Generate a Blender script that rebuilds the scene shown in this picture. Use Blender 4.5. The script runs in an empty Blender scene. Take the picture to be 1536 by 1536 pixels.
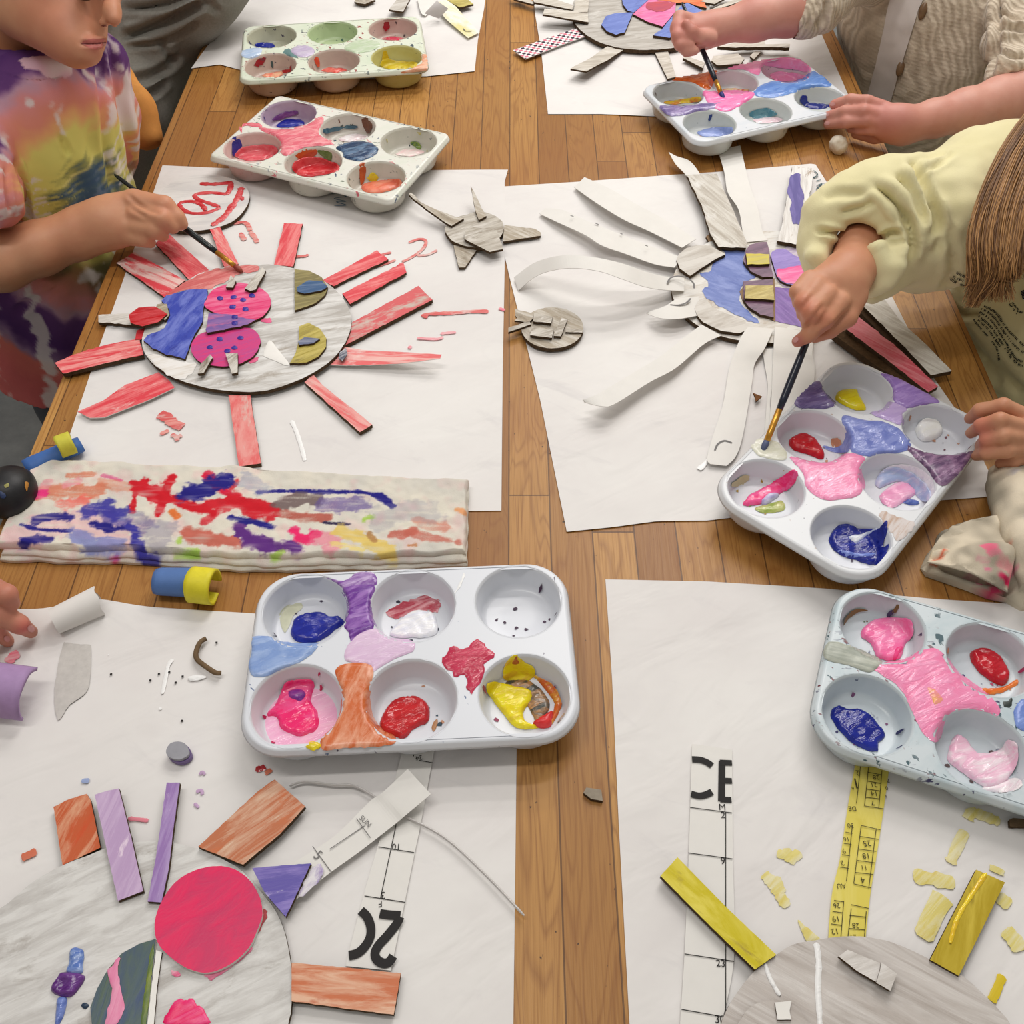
import bpy, bmesh, math, random
import numpy as np
from mathutils import Vector, Matrix, noise
from mathutils.geometry import delaunay_2d_cdt
from mathutils.bvhtree import BVHTree
random.seed(7)
scene = bpy.context.scene
COL = scene.collection
Z0 = 0.70                      # table top above the floor (authoring coordinates put the table top at z = 0)

# ------------------------------------------------------------------ camera model
FPX = 1500.0; PITCH = math.radians(50.2); HC = 0.72
_c, _s = math.cos(PITCH), math.sin(PITCH)
def ray(px, py):
    u = (px-768)/FPX; v = (768-py)/FPX
    return Vector((u, _c+v*_s, -_s+v*_c))
EYE = Vector((0, 0, HC))
def P(px, py, h=0.0):
    d = ray(px, py); return EYE + d*((HC-h)/-d.z)
def PT(px, py, t): return EYE + ray(px, py)*t
def proj(v):
    z = v[2]-HC; dz = v[1]*_c-z*_s; up = v[1]*_s+z*_c
    return (768+FPX*v[0]/dz, 768-FPX*up/dz, dz)
def crop(x0, y0, s):
    return lambda pts: [(x0+p[0]/s, y0+p[1]/s)+tuple(p[2:]) for p in pts]
k1=crop(0,0,3.84); k2=crop(280,0,3.072); k3=crop(740,0,2.56); k4=crop(1136,0,3.84); k5=crop(0,240,3.657)
k6=crop(180,320,3.072); k7=crop(740,220,3.072); k8=crop(1000,220,5.12); k9=crop(1136,300,3.84)
k10=crop(1050,520,3.1605); k11=crop(0,640,3.84); k12=crop(350,680,2.898); k13=crop(0,860,3.84)
k14=crop(0,1136,3.84); k15=crop(380,1096,3.4909); k16=crop(860,860,4.042); k17=crop(1196,860,4.2676)
k18=crop(960,1100,2.6667); k19=crop(500,0,5.4857); k20=crop(760,0,5.12); k21=crop(600,270,5.12)
k22=crop(1080,500,6.98); k23=crop(1380,640,5.908); k24=crop(0,500,5.4857)

# ------------------------------------------------------------------ objects
def tag(o, label=None, cat=None, group=None, kind=None):
    if label: o['label'] = label
    if cat: o['category'] = cat
    if group: o['group'] = group
    if kind: o['kind'] = kind
    return o
def thing(name, label, cat, loc, group=None):
    o = bpy.data.objects.new(name, None); COL.objects.link(o)
    o.empty_display_size = 0.03
    o.location = (loc[0], loc[1], loc[2]+Z0)
    return tag(o, label, cat, group)
def origin(o):
    v = Vector(o.location)
    if o.parent: v = v + origin(o.parent)
    return v
def obj(name, bm, mats, parent=None, smooth=False, loc=None):
    """bm is authored in table coordinates; becomes ONE mesh object, local to its parent / own base"""
    me = bpy.data.meshes.new(name)
    if not isinstance(mats, (list, tuple)): mats = [mats]
    for m in mats: me.materials.append(m)
    base = origin(parent) if parent else None
    if base is None:
        if loc is None:
            n = max(1, len(bm.verts)); c = Vector((0,0,0)); zmin = 1e9
            for v in bm.verts: c += v.co; zmin = min(zmin, v.co.z)
            c /= n; loc = Vector((c.x, c.y, zmin))
        base = Vector(loc) + Vector((0,0,Z0))
    bmesh.ops.translate(bm, verts=bm.verts, vec=Vector((0,0,Z0))-base)
    bm.to_mesh(me); bm.free()
    if smooth:
        me.polygons.foreach_set('use_smooth', [True]*len(me.polygons))
    o = bpy.data.objects.new(name, me); COL.objects.link(o)
    if parent: o.parent = parent
    else: o.location = base
    return o

# ------------------------------------------------------------------ materials
KALB = 1.0
def lin(c):
    c = c/255.0
    return c/12.92 if c <= 0.04045 else ((c+0.055)/1.055)**2.4
def C(c, k=None):
    k = KALB if k is None else k
    return tuple(min(0.9, lin(x)*k) for x in c)+(1.0,)
class NT:
    def __init__(self, name, rough=0.5, spec=0.4):
        self.m = bpy.data.materials.new(name); self.m.use_nodes = True
        self.t = self.m.node_tree; self.n = self.t.nodes; self.l = self.t.links
        self.b = self.n['Principled BSDF']
        self.b.inputs['Roughness'].default_value = rough
        self.b.inputs['Specular IOR Level'].default_value = spec
    def new(self, typ, **kw):
        x = self.n.new(typ)
        for k, v in kw.items(): setattr(x, k, v)
        return x
    def link(self, a, b): self.l.new(a, b)
    def coords(self, ang=0, sc=(1,1,1), loc=(0,0,0)):
        tc = self.new('ShaderNodeTexCoord'); mp = self.new('ShaderNodeMapping')
        r = self.new('ShaderNodeVectorRotate', rotation_type='Z_AXIS'); r.inputs['Angle'].default_value = -math.radians(ang)
        self.link(tc.outputs['Object'], r.inputs['Vector']); self.link(r.outputs['Vector'], mp.inputs['Vector'])
        mp.inputs['Scale'].default_value = sc; mp.inputs['Location'].default_value = loc
        return mp.outputs['Vector']
    def noise(self, vec, scale=1, detail=5, rough=0.6, dist=0.0):
        x = self.new('ShaderNodeTexNoise'); x.inputs['Scale'].default_value = scale
        x.inputs['Detail'].default_value = detail; x.inputs['Roughness'].default_value = rough
        x.inputs['Distortion'].default_value = dist
        if vec is not None: self.link(vec, x.inputs['Vector'])
        return x.outputs['Fac']
    def ramp(self, fac, lo, hi):
        x = self.new('ShaderNodeMapRange'); x.inputs['From Min'].default_value = lo; x.inputs['From Max'].default_value = hi
        self.link(fac, x.inputs['Value']); return x.outputs['Result']
    def mix(self, fac, a, b, blend='MIX'):
        x = self.new('ShaderNodeMix', data_type='RGBA', blend_type=blend)
        for s, v in ((0, fac), (6, a), (7, b)):
            if isinstance(v, (tuple, list, float, int)): x.inputs[s].default_value = v
            else: self.link(v, x.inputs[s])
        return x.outputs[2]
    def math(self, op, a, b=0.0, c=0.0):
        x = self.new('ShaderNodeMath', operation=op)
        for i, v in enumerate((a, b, c)):
            if isinstance(v, (float, int)): x.inputs[i].default_value = v
            else: self.link(v, x.inputs[i])
        return x.outputs[0]
    def color(self, c):
        if isinstance(c, tuple): self.b.inputs['Base Color'].default_value = c
        else: self.link(c, self.b.inputs['Base Color'])
    def bump(self, h, strength=0.3, dist=0.002):
        x = self.new('ShaderNodeBump'); x.inputs['Strength'].default_value = strength; x.inputs['Distance'].default_value = dist
        self.link(h, x.inputs['Height']); self.link(x.outputs['Normal'], self.b.inputs['Normal'])
_MC = {}
def streaky(c0, c1, ang=0, c2=None, rough=0.55, lo=0.42, hi=0.62, sx=18, sy=160, lo2=0.55, hi2=0.7, bump=0.35, sc2=40, seed=0.0, spec=0.35):
    """brushed paint: long streaks of c1 over c0, blotches of c2 where the paint is thin"""
    key = ('s', c0, c1, ang, c2, rough, lo, hi, sx, sy, lo2, hi2, bump, sc2, seed)
    if key in _MC: return _MC[key]
    n = NT('brushed_paint', rough, spec)
    v = n.coords(ang, (sx, sy, 30), (seed, seed*1.7, 0))
    f = n.noise(v, 1, 5, 0.65, 0.6)
    col = n.mix(n.ramp(f, lo, hi), C(c0), C(c1))
    if c2 is not None:
        v2 = n.coords(ang, (sc2*0.5, sc2*1.6, 30), (seed+3.1, seed, 0))
        f2 = n.noise(v2, 1, 6, 0.7, 0.4)
        col = n.mix(n.ramp(f2, lo2, hi2), col, C(c2))
    n.color(col); n.bump(f, bump, 0.0012)
    _MC[key] = n.m; return n.m
def plain(c, rough=0.5, spec=0.4, var=0.12, sc=60, bump=0.0, k=None):
    key = ('p', c, rough, spec, var, sc, bump, k)
    if key in _MC: return _MC[key]
    n = NT('plain_surface', rough, spec)
    f = n.noise(n.coords(0, (sc, sc, sc)), 1, 4, 0.6)
    a = C(c, k); d = tuple(x*(1-var) for x in a[:3])+(1,); u = tuple(min(1, x*(1+var)) for x in a[:3])+(1,)
    n.color(n.mix(n.ramp(f, 0.3, 0.7), d, u))
    if bump: n.bump(f, bump, 0.001)
    _MC[key] = n.m; return n.m
def wet(c, c2=None, rough=0.11, sc=90):
    key = ('w', c, c2, rough, sc)
    if key in _MC: return _MC[key]
    n = NT('wet_paint', rough, 0.5)
    c2 = c2 or tuple(min(255, int(x*1.12)+6) for x in c)
    f = n.noise(n.coords(25, (sc*0.4, sc*1.3, sc)), 1, 4, 0.6, 1.2)
    n.color(n.mix(n.ramp(f, 0.42, 0.62), C(c), C(c2))); n.bump(f, 0.5, 0.002)
    _MC[key] = n.m; return n.m
def vcol(rough=0.8, bump=0.3, sc=600, spec=0.2, fuzz=0.0, dist=0.0008):
    key = ('v', rough, bump, sc, spec, fuzz)
    if key in _MC: return _MC[key]
    n = NT('painted_attribute', rough, spec)
    a = n.new('ShaderNodeAttribute'); a.attribute_name = 'paint'
    n.color(a.outputs['Color'])
    f = n.noise(n.coords(0, (sc, sc, sc)), 1, 4, 0.7); n.bump(f, bump, dist)
    if fuzz:
        n.b.inputs['Sheen Weight'].default_value = fuzz; n.b.inputs['Sheen Roughness'].default_value = 0.5
    _MC[key] = n.m; return n.m
def paint_attr(o, fn):
    """colour attribute from fn(table-space point) -> 8-bit sRGB"""
    me = o.data; base = origin(o) - Vector((0,0,Z0))
    at = me.color_attributes.new('paint', 'FLOAT_COLOR', 'POINT')
    buf = np.ones((len(me.vertices), 4), dtype=np.float32)
    for i, v in enumerate(me.vertices): buf[i, :] = C(fn(v.co+base))
    at.data.foreach_set('color', buf.ravel())
def nz(p, s=1.0, o=0.0): return noise.noise(Vector((p[0]*s+o, p[1]*s+o*1.3, (p[2] if len(p) > 2 else 0)*s+o*0.7)))
def fbm(p, s=1.0, o=0.0, oc=3): return sum(nz(p, s*2**i, o+i*7.3)/(1.8**i) for i in range(oc))

EDGE = plain((78,62,46), 0.9, 0.1, 0.3, 300)
KRAFT = plain((150,124,98), 0.85, 0.1, 0.15, 120)
WHITE_CARD = streaky((222,218,212), (190,184,176), 20, (160,148,136), lo2=0.6, hi2=0.8)
PAPER_STRIP = plain((228,226,222), 0.6, 0.25, 0.02, 60)
INK = plain((40,38,38), 0.6, 0.2, 0.05, 50)
INK_GREY = plain((120,118,118), 0.6, 0.2, 0.05, 50)
INK_TEAL = plain((50,84,92), 0.6, 0.2, 0.05, 50)

# ------------------------------------------------------------------ outlines and flat pieces
def smooth_closed(pts, sub=5):
    n = len(pts); out = []
    for i in range(n):
        p0, p1, p2, p3 = (Vector(pts[(i+k) % n][:2]) for k in (-1, 0, 1, 2))
        for j in range(sub):
            t = j/sub
            q = 0.5*((2*p1)+(-p0+p2)*t+(2*p0-5*p1+4*p2-p3)*t*t+(-p0+3*p1-3*p2+p3)*t**3)
            out.append((q.x, q.y))
    return out
def smooth_open(pts, sub=6):
    n = len(pts); out = []; dim = len(pts[0])
    V = lambda i: Vector(pts[max(0, min(n-1, i))])
    for i in range(n-1):
        p0, p1, p2, p3 = V(i-1), V(i), V(i+1), V(i+2)
        for j in range(sub):
            t = j/sub
            out.append(0.5*((2*p1)+(-p0+p2)*t+(2*p0-5*p1+4*p2-p3)*t*t+(-p0+3*p1-3*p2+p3)*t**3))
    out.append(V(n-1)); return out
def dense(pts, step):
    out = []; n = len(pts)
    for i in range(n):
        a = Vector(pts[i][:2]); b = Vector(pts[(i+1) % n][:2]); m = max(1, int((b-a).length/step))
        for j in range(m): q = a+(b-a)*(j/m); out.append((q.x, q.y))
    return out
def jag(pts, amp, step=5, seed=0):
    d = dense(pts, step); n = len(d); out = []
    for i, p in enumerate(d):
        a = Vector(d[i-1]); b = Vector(d[(i+1) % n]); t = (b-a); nn = Vector((-t.y, t.x))
        if nn.length: nn.normalize()
        o = amp*(nz((p[0], p[1], seed), 0.11)+0.8*nz((p[0], p[1], seed+9), 0.35))
        out.append((p[0]+nn.x*o, p[1]+nn.y*o))
    return out
def ccw(w):
    a = sum(w[i].x*w[(i+1) % len(w)].y-w[(i+1) % len(w)].x*w[i].y for i in range(len(w)))
    return w if a > 0 else w[::-1]
def card(name, pts, h, th, mats, parent, curve=False, rag=0.0, lift=None, seed=0, sub=5):
    """a flat cut piece: outline in photo pixels on the plane z=h, thickness th downward, material 0 face / 1 cut edge.
    lift(v)->extra height at a table-space point"""
    p = smooth_closed(pts, sub) if curve else list(pts)
    if rag or lift: p = jag(p, rag, 6, seed)
    w = ccw([P(x[0], x[1], h) for x in p])
    bm = bmesh.new()
    if lift:
        vs, fs = fill(w, 0.008)
        top = [bm.verts.new(Vector((v[0], v[1], h+lift(Vector((v[0], v[1], h)))))) for v in vs]
        for f in fs:
            try: bm.faces.new([top[i] for i in f])
            except ValueError: pass
        nb = len(w); bot = [bm.verts.new(top[i].co-Vector((0,0,th))) for i in range(nb)]
        for i in range(nb):
            j = (i+1) % nb
            f = bm.faces.new((top[i], bot[i], bot[j], top[j])); f.material_index = 1 if len(mats) > 1 else 0
        low = [bm.verts.new(v.co-Vector((0,0,th))) for v in top[nb:]]; allb = bot+low
        for f in fs:
            try: q = bm.faces.new([allb[i] for i in reversed(f)]); q.material_index = 1 if len(mats) > 1 else 0
            except ValueError: pass
    else:
        top = [bm.verts.new(v) for v in w]; bot = [bm.verts.new(v-Vector((0,0,th))) for v in w]
        bm.faces.new(top); n = len(w)
        q = bm.faces.new(bot[::-1]); q.material_index = 1 if len(mats) > 1 else 0
        for i in range(n):
            j = (i+1) % n
            f = bm.faces.new((top[i], bot[i], bot[j], top[j])); f.material_index = 1 if len(mats) > 1 else 0
        bmesh.ops.triangulate(bm, faces=[f for f in bm.faces if len(f.verts) > 4])
    return obj(name, bm, mats, parent)
def fill(w, step):
    """triangulate a ccw polygon (world xy) with interior points; returns 2-D verts (outline first) and triangles"""
    n = len(w); xs = [v.x for v in w]; ys = [v.y for v in w]
    poly = [(v.x, v.y) for v in w]
    pts = [Vector(q) for q in poly]
    def inside(x, y):
        r = False; j = n-1
        for i in range(n):
            if (poly[i][1] > y) != (poly[j][1] > y) and x < (poly[j][0]-poly[i][0])*(y-poly[i][1])/(poly[j][1]-poly[i][1])+poly[i][0]: r = not r
            j = i
        return r
    y = min(ys)+step*0.5; row = 0
    while y < max(ys):
        x = min(xs)+step*(0.5+0.5*(row % 2))
        while x < max(xs):
            if inside(x, y) and min((x-a)**2+(y-b)**2 for a, b in poly) > (0.45*step)**2: pts.append(Vector((x, y)))
            x += step
        y += step*0.87; row += 1
    vs, es, fs, ov, oe, of = delaunay_2d_cdt(pts, [(i, (i+1) % n) for i in range(n)], [list(range(n))], 1, 1e-7)
    return vs, fs
def edge_dist(x, y, poly):
    best = 1e9; n = len(poly)
    for i in range(n):
        ax, ay = poly[i]; bx, by = poly[(i+1) % n]
        dx, dy = bx-ax, by-ay; L = dx*dx+dy*dy
        t = 0 if L == 0 else max(0, min(1, ((x-ax)*dx+(y-ay)*dy)/L))
        d = (x-ax-dx*t)**2+(y-ay-dy*t)**2
        if d < best: best = d
    return math.sqrt(best)
def flat(h): return lambda x, y: h
def hit(px, py, hf, top=0.06):
    """first point of the line of sight on the height field hf(x,y) (a tray, a cardboard, the paper)"""
    d = ray(px, py); t0 = (HC-top)/-d.z; t1 = (HC+0.002)/-d.z; N = 60
    prev = t0
    for i in range(1, N+1):
        t = t0+(t1-t0)*i/N; q = EYE+d*t
        if q.z <= hf(q.x, q.y):
            a, b = prev, t
            for _ in range(12):
                m = 0.5*(a+b); r = EYE+d*m
                if r.z <= hf(r.x, r.y): b = m
                else: a = m
            return EYE+d*b
        prev = t
    return None
def blob(name, pts, hf, th, mat, parent, curve=True, rag=1.2, step=None, seed=0, rimw=0.004, wob=0.25):
    """a puddle or smear of paint lying on the height field hf; outline in photo pixels"""
    if not callable(hf): hf = flat(hf)
    p = smooth_closed(pts, 4) if curve else list(pts)
    p = jag(p, rag, 4.0, seed)
    xs = [q[0] for q in p]; ys = [q[1] for q in p]
    w2 = [Vector((q[0], -q[1])) for q in p]
    if sum(w2[i].x*w2[(i+1) % len(w2)].y-w2[(i+1) % len(w2)].x*w2[i].y for i in range(len(w2))) < 0: w2 = w2[::-1]
    area = max((max(xs)-min(xs))*(max(ys)-min(ys)), 1)
    st = step or max(2.6, math.sqrt(area)/22)
    vs, fs = fill(w2, st)
    bm = bmesh.new(); poly = [(v.x, v.y) for v in w2]; vv = []
    q0 = P(xs[0], ys[0], 0); m = proj(q0)[2]/FPX
    for i, v in enumerate(vs):
        q = hit(v.x, -v.y, hf)
        if q is None: vv.append(None); continue
        d = edge_dist(v.x, v.y, poly)*m if i >= len(w2) else 0.0
        a = min(1.0, d/rimw); a = math.sqrt(a*(2-a))
        z = q.z+0.0003+th*a*(1+wob*fbm((q.x, q.y, seed*0.1), 90, seed, 2))
        vv.append(bm.verts.new((q.x, q.y, z)))
    for f in fs:
        if any(vv[i] is None for i in f): continue
        try: bm.faces.new([vv[i] for i in f])
        except ValueError: pass
    bmesh.ops.recalc_face_normals(bm, faces=bm.faces)
    if sum(f.normal.z for f in bm.faces) < 0: bmesh.ops.reverse_faces(bm, faces=bm.faces)
    return obj(name, bm, mat, parent, smooth=True)
def ribbon_bm(bm, pts, width, h, th=0.0006, mi=0, taper=True, wn=0.0):
    """a stroke: polyline in photo pixels, width in metres, domed"""
    if not callable(h): hf = flat(h)
    else: hf = h
    c = [hit(q[0], q[1], hf) if callable(h) else P(q[0], q[1], h) for q in smooth_open([(a[0], a[1]) for a in pts], 6)]
    rows = []
    n = len(c)
    for i, q in enumerate(c):
        t = (c[min(n-1, i+1)]-c[max(0, i-1)]); t.z = 0
        if t.length < 1e-9: t = Vector((1,0,0))
        t.normalize(); s = Vector((-t.y, t.x, 0))
        wd = width*0.5*(1+wn*nz((q.x, q.y, i*0.01), 260))
        if taper and (i == 0 or i == n-1): wd *= 0.55
        up = Vector((0,0,1))
        rows.append([bm.verts.new(q+s*wd+up*0.0002), bm.verts.new(q+s*wd*0.5+up*th*0.85), bm.verts.new(q+up*th), bm.verts.new(q-s*wd*0.5+up*th*0.85), bm.verts.new(q-s*wd+up*0.0002)])
    for a, b in zip(rows, rows[1:]):
        for k in range(4):
            f = bm.faces.new((a[k+1], a[k], b[k], b[k+1])); f.material_index = mi
def stroke(name, lines, width, h, mat, parent, th=0.0006, wn=0.35):
    bm = bmesh.new()
    for ln in lines: ribbon_bm(bm, ln, width, h, th, 0, True, wn)
    bmesh.ops.recalc_face_normals(bm, faces=bm.faces)
    if sum(f.normal.z for f in bm.faces) < 0: bmesh.ops.reverse_faces(bm, faces=bm.faces)
    return obj(name, bm, mat, parent, smooth=True)
def strip(name, left, right, mats, parent, th=0.0006, sub=8, bulge=0.0):
    """a paper strip between two edges; each edge is a list of (px, py, h)"""
    L = smooth_open([P(*q) for q in left], sub); R = smooth_open([P(*q) for q in right], sub)
    m = 64
    def resample(c):
        d = [0]
        for a, b in zip(c, c[1:]): d.append(d[-1]+(b-a).length)
        out = []
        for i in range(m):
            t = d[-1]*i/(m-1); k = 0
            while k < len(d)-2 and d[k+1] < t: k += 1
            f = 0 if d[k+1] == d[k] else (t-d[k])/(d[k+1]-d[k]); out.append(c[k].lerp(c[k+1], f))
        return out
    L, R = resample(L), resample(R); W = 5
    bm = bmesh.new(); T = []; B = []
    for a, b in zip(L, R):
        r = []; r2 = []
        for k in range(W):
            q = a.lerp(b, k/(W-1)); q.z += bulge*math.sin(math.pi*k/(W-1))
            r.append(bm.verts.new(q)); r2.append(bm.verts.new(q-Vector((0,0,th))))
        T.append(r); B.append(r2)
    for i in range(m-1):
        for k in range(W-1):
            bm.faces.new((T[i][k], T[i][k+1], T[i+1][k+1], T[i+1][k]))
            bm.faces.new((B[i][k], B[i+1][k], B[i+1][k+1], B[i][k+1]))
        for k in (0, W-1):
            f = bm.faces.new((T[i][k], T[i+1][k], B[i+1][k], B[i][k])); f.material_index = 1 if len(mats) > 1 else 0
    for i in (0, m-1):
        for k in range(W-1):
            f = bm.faces.new((T[i][k], B[i][k], B[i][k+1], T[i][k+1])); f.material_index = 1 if len(mats) > 1 else 0
    bmesh.ops.recalc_face_normals(bm, faces=bm.faces)
    return obj(name, bm, mats, parent, smooth=False)
def coons(edges, nu, nv):
    """grid over four px polylines: bottom (left to right), top (left to right), left (bottom to top), right"""
    def rs(pl, m):
        d = [0]
        for a, b in zip(pl, pl[1:]): d.append(d[-1]+math.dist(a, b))
        out = []
        for i in range(m+1):
            t = d[-1]*i/m; k = 0
            while k < len(d)-2 and d[k+1] < t: k += 1
            f = 0 if d[k+1] == d[k] else (t-d[k])/(d[k+1]-d[k])
            out.append(Vector(pl[k]).lerp(Vector(pl[k+1]), f))
        return out
    b, t, l, r = ([Vector(P(q[0], q[1], 0).xy) for q in e] for e in edges)
    b, t, l, r = rs(b, nu), rs(t, nu), rs(l, nv), rs(r, nv)
    G = []
    for j in range(nv+1):
        v = j/nv; row = []
        for i in range(nu+1):
            u = i/nu
            q = b[i]*(1-v)+t[i]*v+l[j]*(1-u)+r[j]*u-(b[0]*(1-u)*(1-v)+b[-1]*u*(1-v)+t[0]*(1-u)*v+t[-1]*u*v)
            row.append(q)
        G.append(row)
    return G
_TX = {}
def text_geo(s):
    if s in _TX: return _TX[s]
    cu = bpy.data.curves.new('glyphs', 'FONT'); cu.body = s; cu.size = 1.0; cu.resolution_u = 4
    o = bpy.data.objects.new('glyphs', cu); COL.objects.link(o)
    bpy.context.view_layer.update()
    me = bpy.data.meshes.new_from_object(o.evaluated_get(bpy.context.evaluated_depsgraph_get()))
    vs = [v.co.copy() for v in me.vertices]; fs = [tuple(p.vertices) for p in me.polygons]
    bpy.data.objects.remove(o); bpy.data.curves.remove(cu); bpy.data.meshes.remove(me)
    _TX[s] = (vs, fs); return _TX[s]
def text_bm(bm, s, p0, p1, h, tall=1.0, mi=0):
    """s set so that its baseline runs from pixel p0 to pixel p1 on the plane z=h"""
    vs, fs = text_geo(s)
    x0 = min(v.x for v in vs); x1 = max(v.x for v in vs)
    a, b = P(p0[0], p0[1], h), P(p1[0], p1[1], h); d = b-a; k = d.length/(x1-x0); d.normalize(); n = Vector((-d.y, d.x, 0))
    nv = [bm.verts.new(a+d*((v.x-x0)*k)+n*(v.y*k*tall)) for v in vs]
    for f in fs:
        try: q = bm.faces.new([nv[i] for i in f]); q.material_index = mi
        except ValueError: pass
def line_bm(bm, p, q, h, w=0.0006, mi=0):
    a, b = P(p[0], p[1], h), P(q[0], q[1], h); d = (b-a).normalized(); n = Vector((-d.y, d.x, 0))*w*0.5
    f = bm.faces.new([bm.verts.new(v) for v in (a-n, b-n, b+n, a+n)]); f.material_index = mi
def tube_bm(bm, pts, radii, seg=10, mi=0, flatten=None, cap=True):
    rings = []; n = len(pts)
    up = Vector((0,0,1))
    for i, q in enumerate(pts):
        t = (pts[min(n-1, i+1)]-pts[max(0, i-1)]).normalized()
        a = t.cross(up if abs(t.z) < 0.95 else Vector((1,0,0))).normalized(); b = a.cross(t).normalized()
        r = radii[i] if isinstance(radii, (list, tuple)) else radii
        fl = flatten[i] if flatten else 1.0
        rings.append([bm.verts.new(q+a*r*math.cos(2*math.pi*k/seg)+b*r*fl*math.sin(2*math.pi*k/seg)) for k in range(seg)])
    for A, B in zip(rings, rings[1:]):
        for k in range(seg):
            f = bm.faces.new((A[k], A[(k+1) % seg], B[(k+1) % seg], B[k])); f.material_index = mi; f.smooth = True
    if cap:
        for rg, rev in ((rings[0], True), (rings[-1], False)):
            f = bm.faces.new(rg[::-1] if rev else rg); f.material_index = mi
    bmesh.ops.recalc_face_normals(bm, faces=bm.faces)
def box_bm(bm, lo, hi, bev=0.0):
    r = bmesh.ops.create_cube(bm, size=1.0)
    for v in r['verts']: v.co = Vector([lo[i]+(v.co[i]+0.5)*(hi[i]-lo[i]) for i in range(3)])
    if bev:
        es = {e for v in r['verts'] for e in v.link_edges}
        bmesh.ops.bevel(bm, geom=list(es), offset=bev, segments=2, affect='EDGES')

# ------------------------------------------------------------------ organic shapes: smooth signed distance fields -> one mesh
class Body:
    def __init__(self, vox=0.0025): self.vox = vox; self.ops = []
    def cone(self, a, b, ra, rb, k=0.008): self.ops.append(('c', Vector(a), Vector(b), ra, rb, k)); return self
    def chain(self, pts, rad, k=0.008):
        for i in range(len(pts)-1): self.cone(pts[i], pts[i+1], rad[i], rad[i+1], k)
        return self
    def ell(self, c, r, axes=None, k=0.012, sub=False): self.ops.append(('e', Vector(c), Vector(r), axes or Matrix.Identity(3), k, sub)); return self
    def cut(self, a, b, r, k=0.004, r2=None): self.ops.append(('x', Vector(a), Vector(b), r, r2 if r2 is not None else r, k)); return self
    def mesh(self, wrinkle=None, box=None):
        lo = np.array([1e9]*3); hi = -lo
        for o in self.ops:
            if o[0] == 'x' or (o[0] == 'e' and o[5]): continue
            if o[0] == 'c':
                for p, r in ((o[1], o[3]), (o[2], o[4])): lo = np.minimum(lo, np.array(p)-r); hi = np.maximum(hi, np.array(p)+r)
            else:
                r = max(o[2]); lo = np.minimum(lo, np.array(o[1])-r); hi = np.maximum(hi, np.array(o[1])+r)
        v = self.vox; lo -= 4*v+0.01; hi += 4*v+0.01
        n = np.ceil((hi-lo)/v).astype(int)+1
        D = np.full(n, 0.05, dtype=np.float32)
        for o in self.ops:
            if o[0] in 'cx':
                a, b = np.array(o[1]), np.array(o[2]); ra, rb, k = o[3], o[4], o[5]; R = max(ra, rb)+k+4*v
                bl = np.minimum(a, b)-R; bh = np.maximum(a, b)+R
            else:
                R = max(o[2])+o[4]+4*v; a = np.array(o[1]); bl = a-R; bh = a+R; k = o[4]
            i0 = np.clip(np.floor((bl-lo)/v).astype(int), 0, n); i1 = np.clip(np.ceil((bh-lo)/v).astype(int)+1, 0, n)
            if np.any(i1 <= i0): continue
            X = (lo[0]+v*np.arange(i0[0], i1[0])).astype(np.float32)[:, None, None]
            Y = (lo[1]+v*np.arange(i0[1], i1[1])).astype(np.float32)[None, :, None]
            Z = (lo[2]+v*np.arange(i0[2], i1[2])).astype(np.float32)[None, None, :]
            if o[0] in 'cx':
                d = b-a; L2 = float(d@d)+1e-12
                t = np.clip(((X-a[0])*d[0]+(Y-a[1])*d[1]+(Z-a[2])*d[2])/L2, 0, 1)
                s = np.sqrt((X-a[0]-d[0]*t)**2+(Y-a[1]-d[1]*t)**2+(Z-a[2]-d[2]*t)**2)-(ra+(rb-ra)*t)
                sub = o[0] == 'x'
            else:
                M = o[3]; r = o[2]; sub = o[5]; e = []
                for i in range(3):
                    ax = M.col[i] if hasattr(M, 'col') else M[i]
                    e.append(((X-a[0])*ax[0]+(Y-a[1])*ax[1]+(Z-a[2])*ax[2])/r[i])
                q = np.sqrt(e[0]**2+e[1]**2+e[2]**2)+1e-9
                q2 = np.sqrt((e[0]/r[0])**2+(e[1]/r[1])**2+(e[2]/r[2])**2)+1e-9
                s = q*(q-1)/q2
            sl = tuple(slice(i0[i], i1[i]) for i in range(3)); D0 = D[sl]
            if sub:
                h = np.clip(0.5-0.5*(D0+s)/k, 0, 1); D[sl] = D0*(1-h)+(-s)*h+k*h*(1-h)
            else:
                h = np.clip(0.5+0.5*(D0-s)/k, 0, 1); D[sl] = D0*(1-h)+s*h-k*h*(1-h)
        return surface_nets(D, lo, v)
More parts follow.
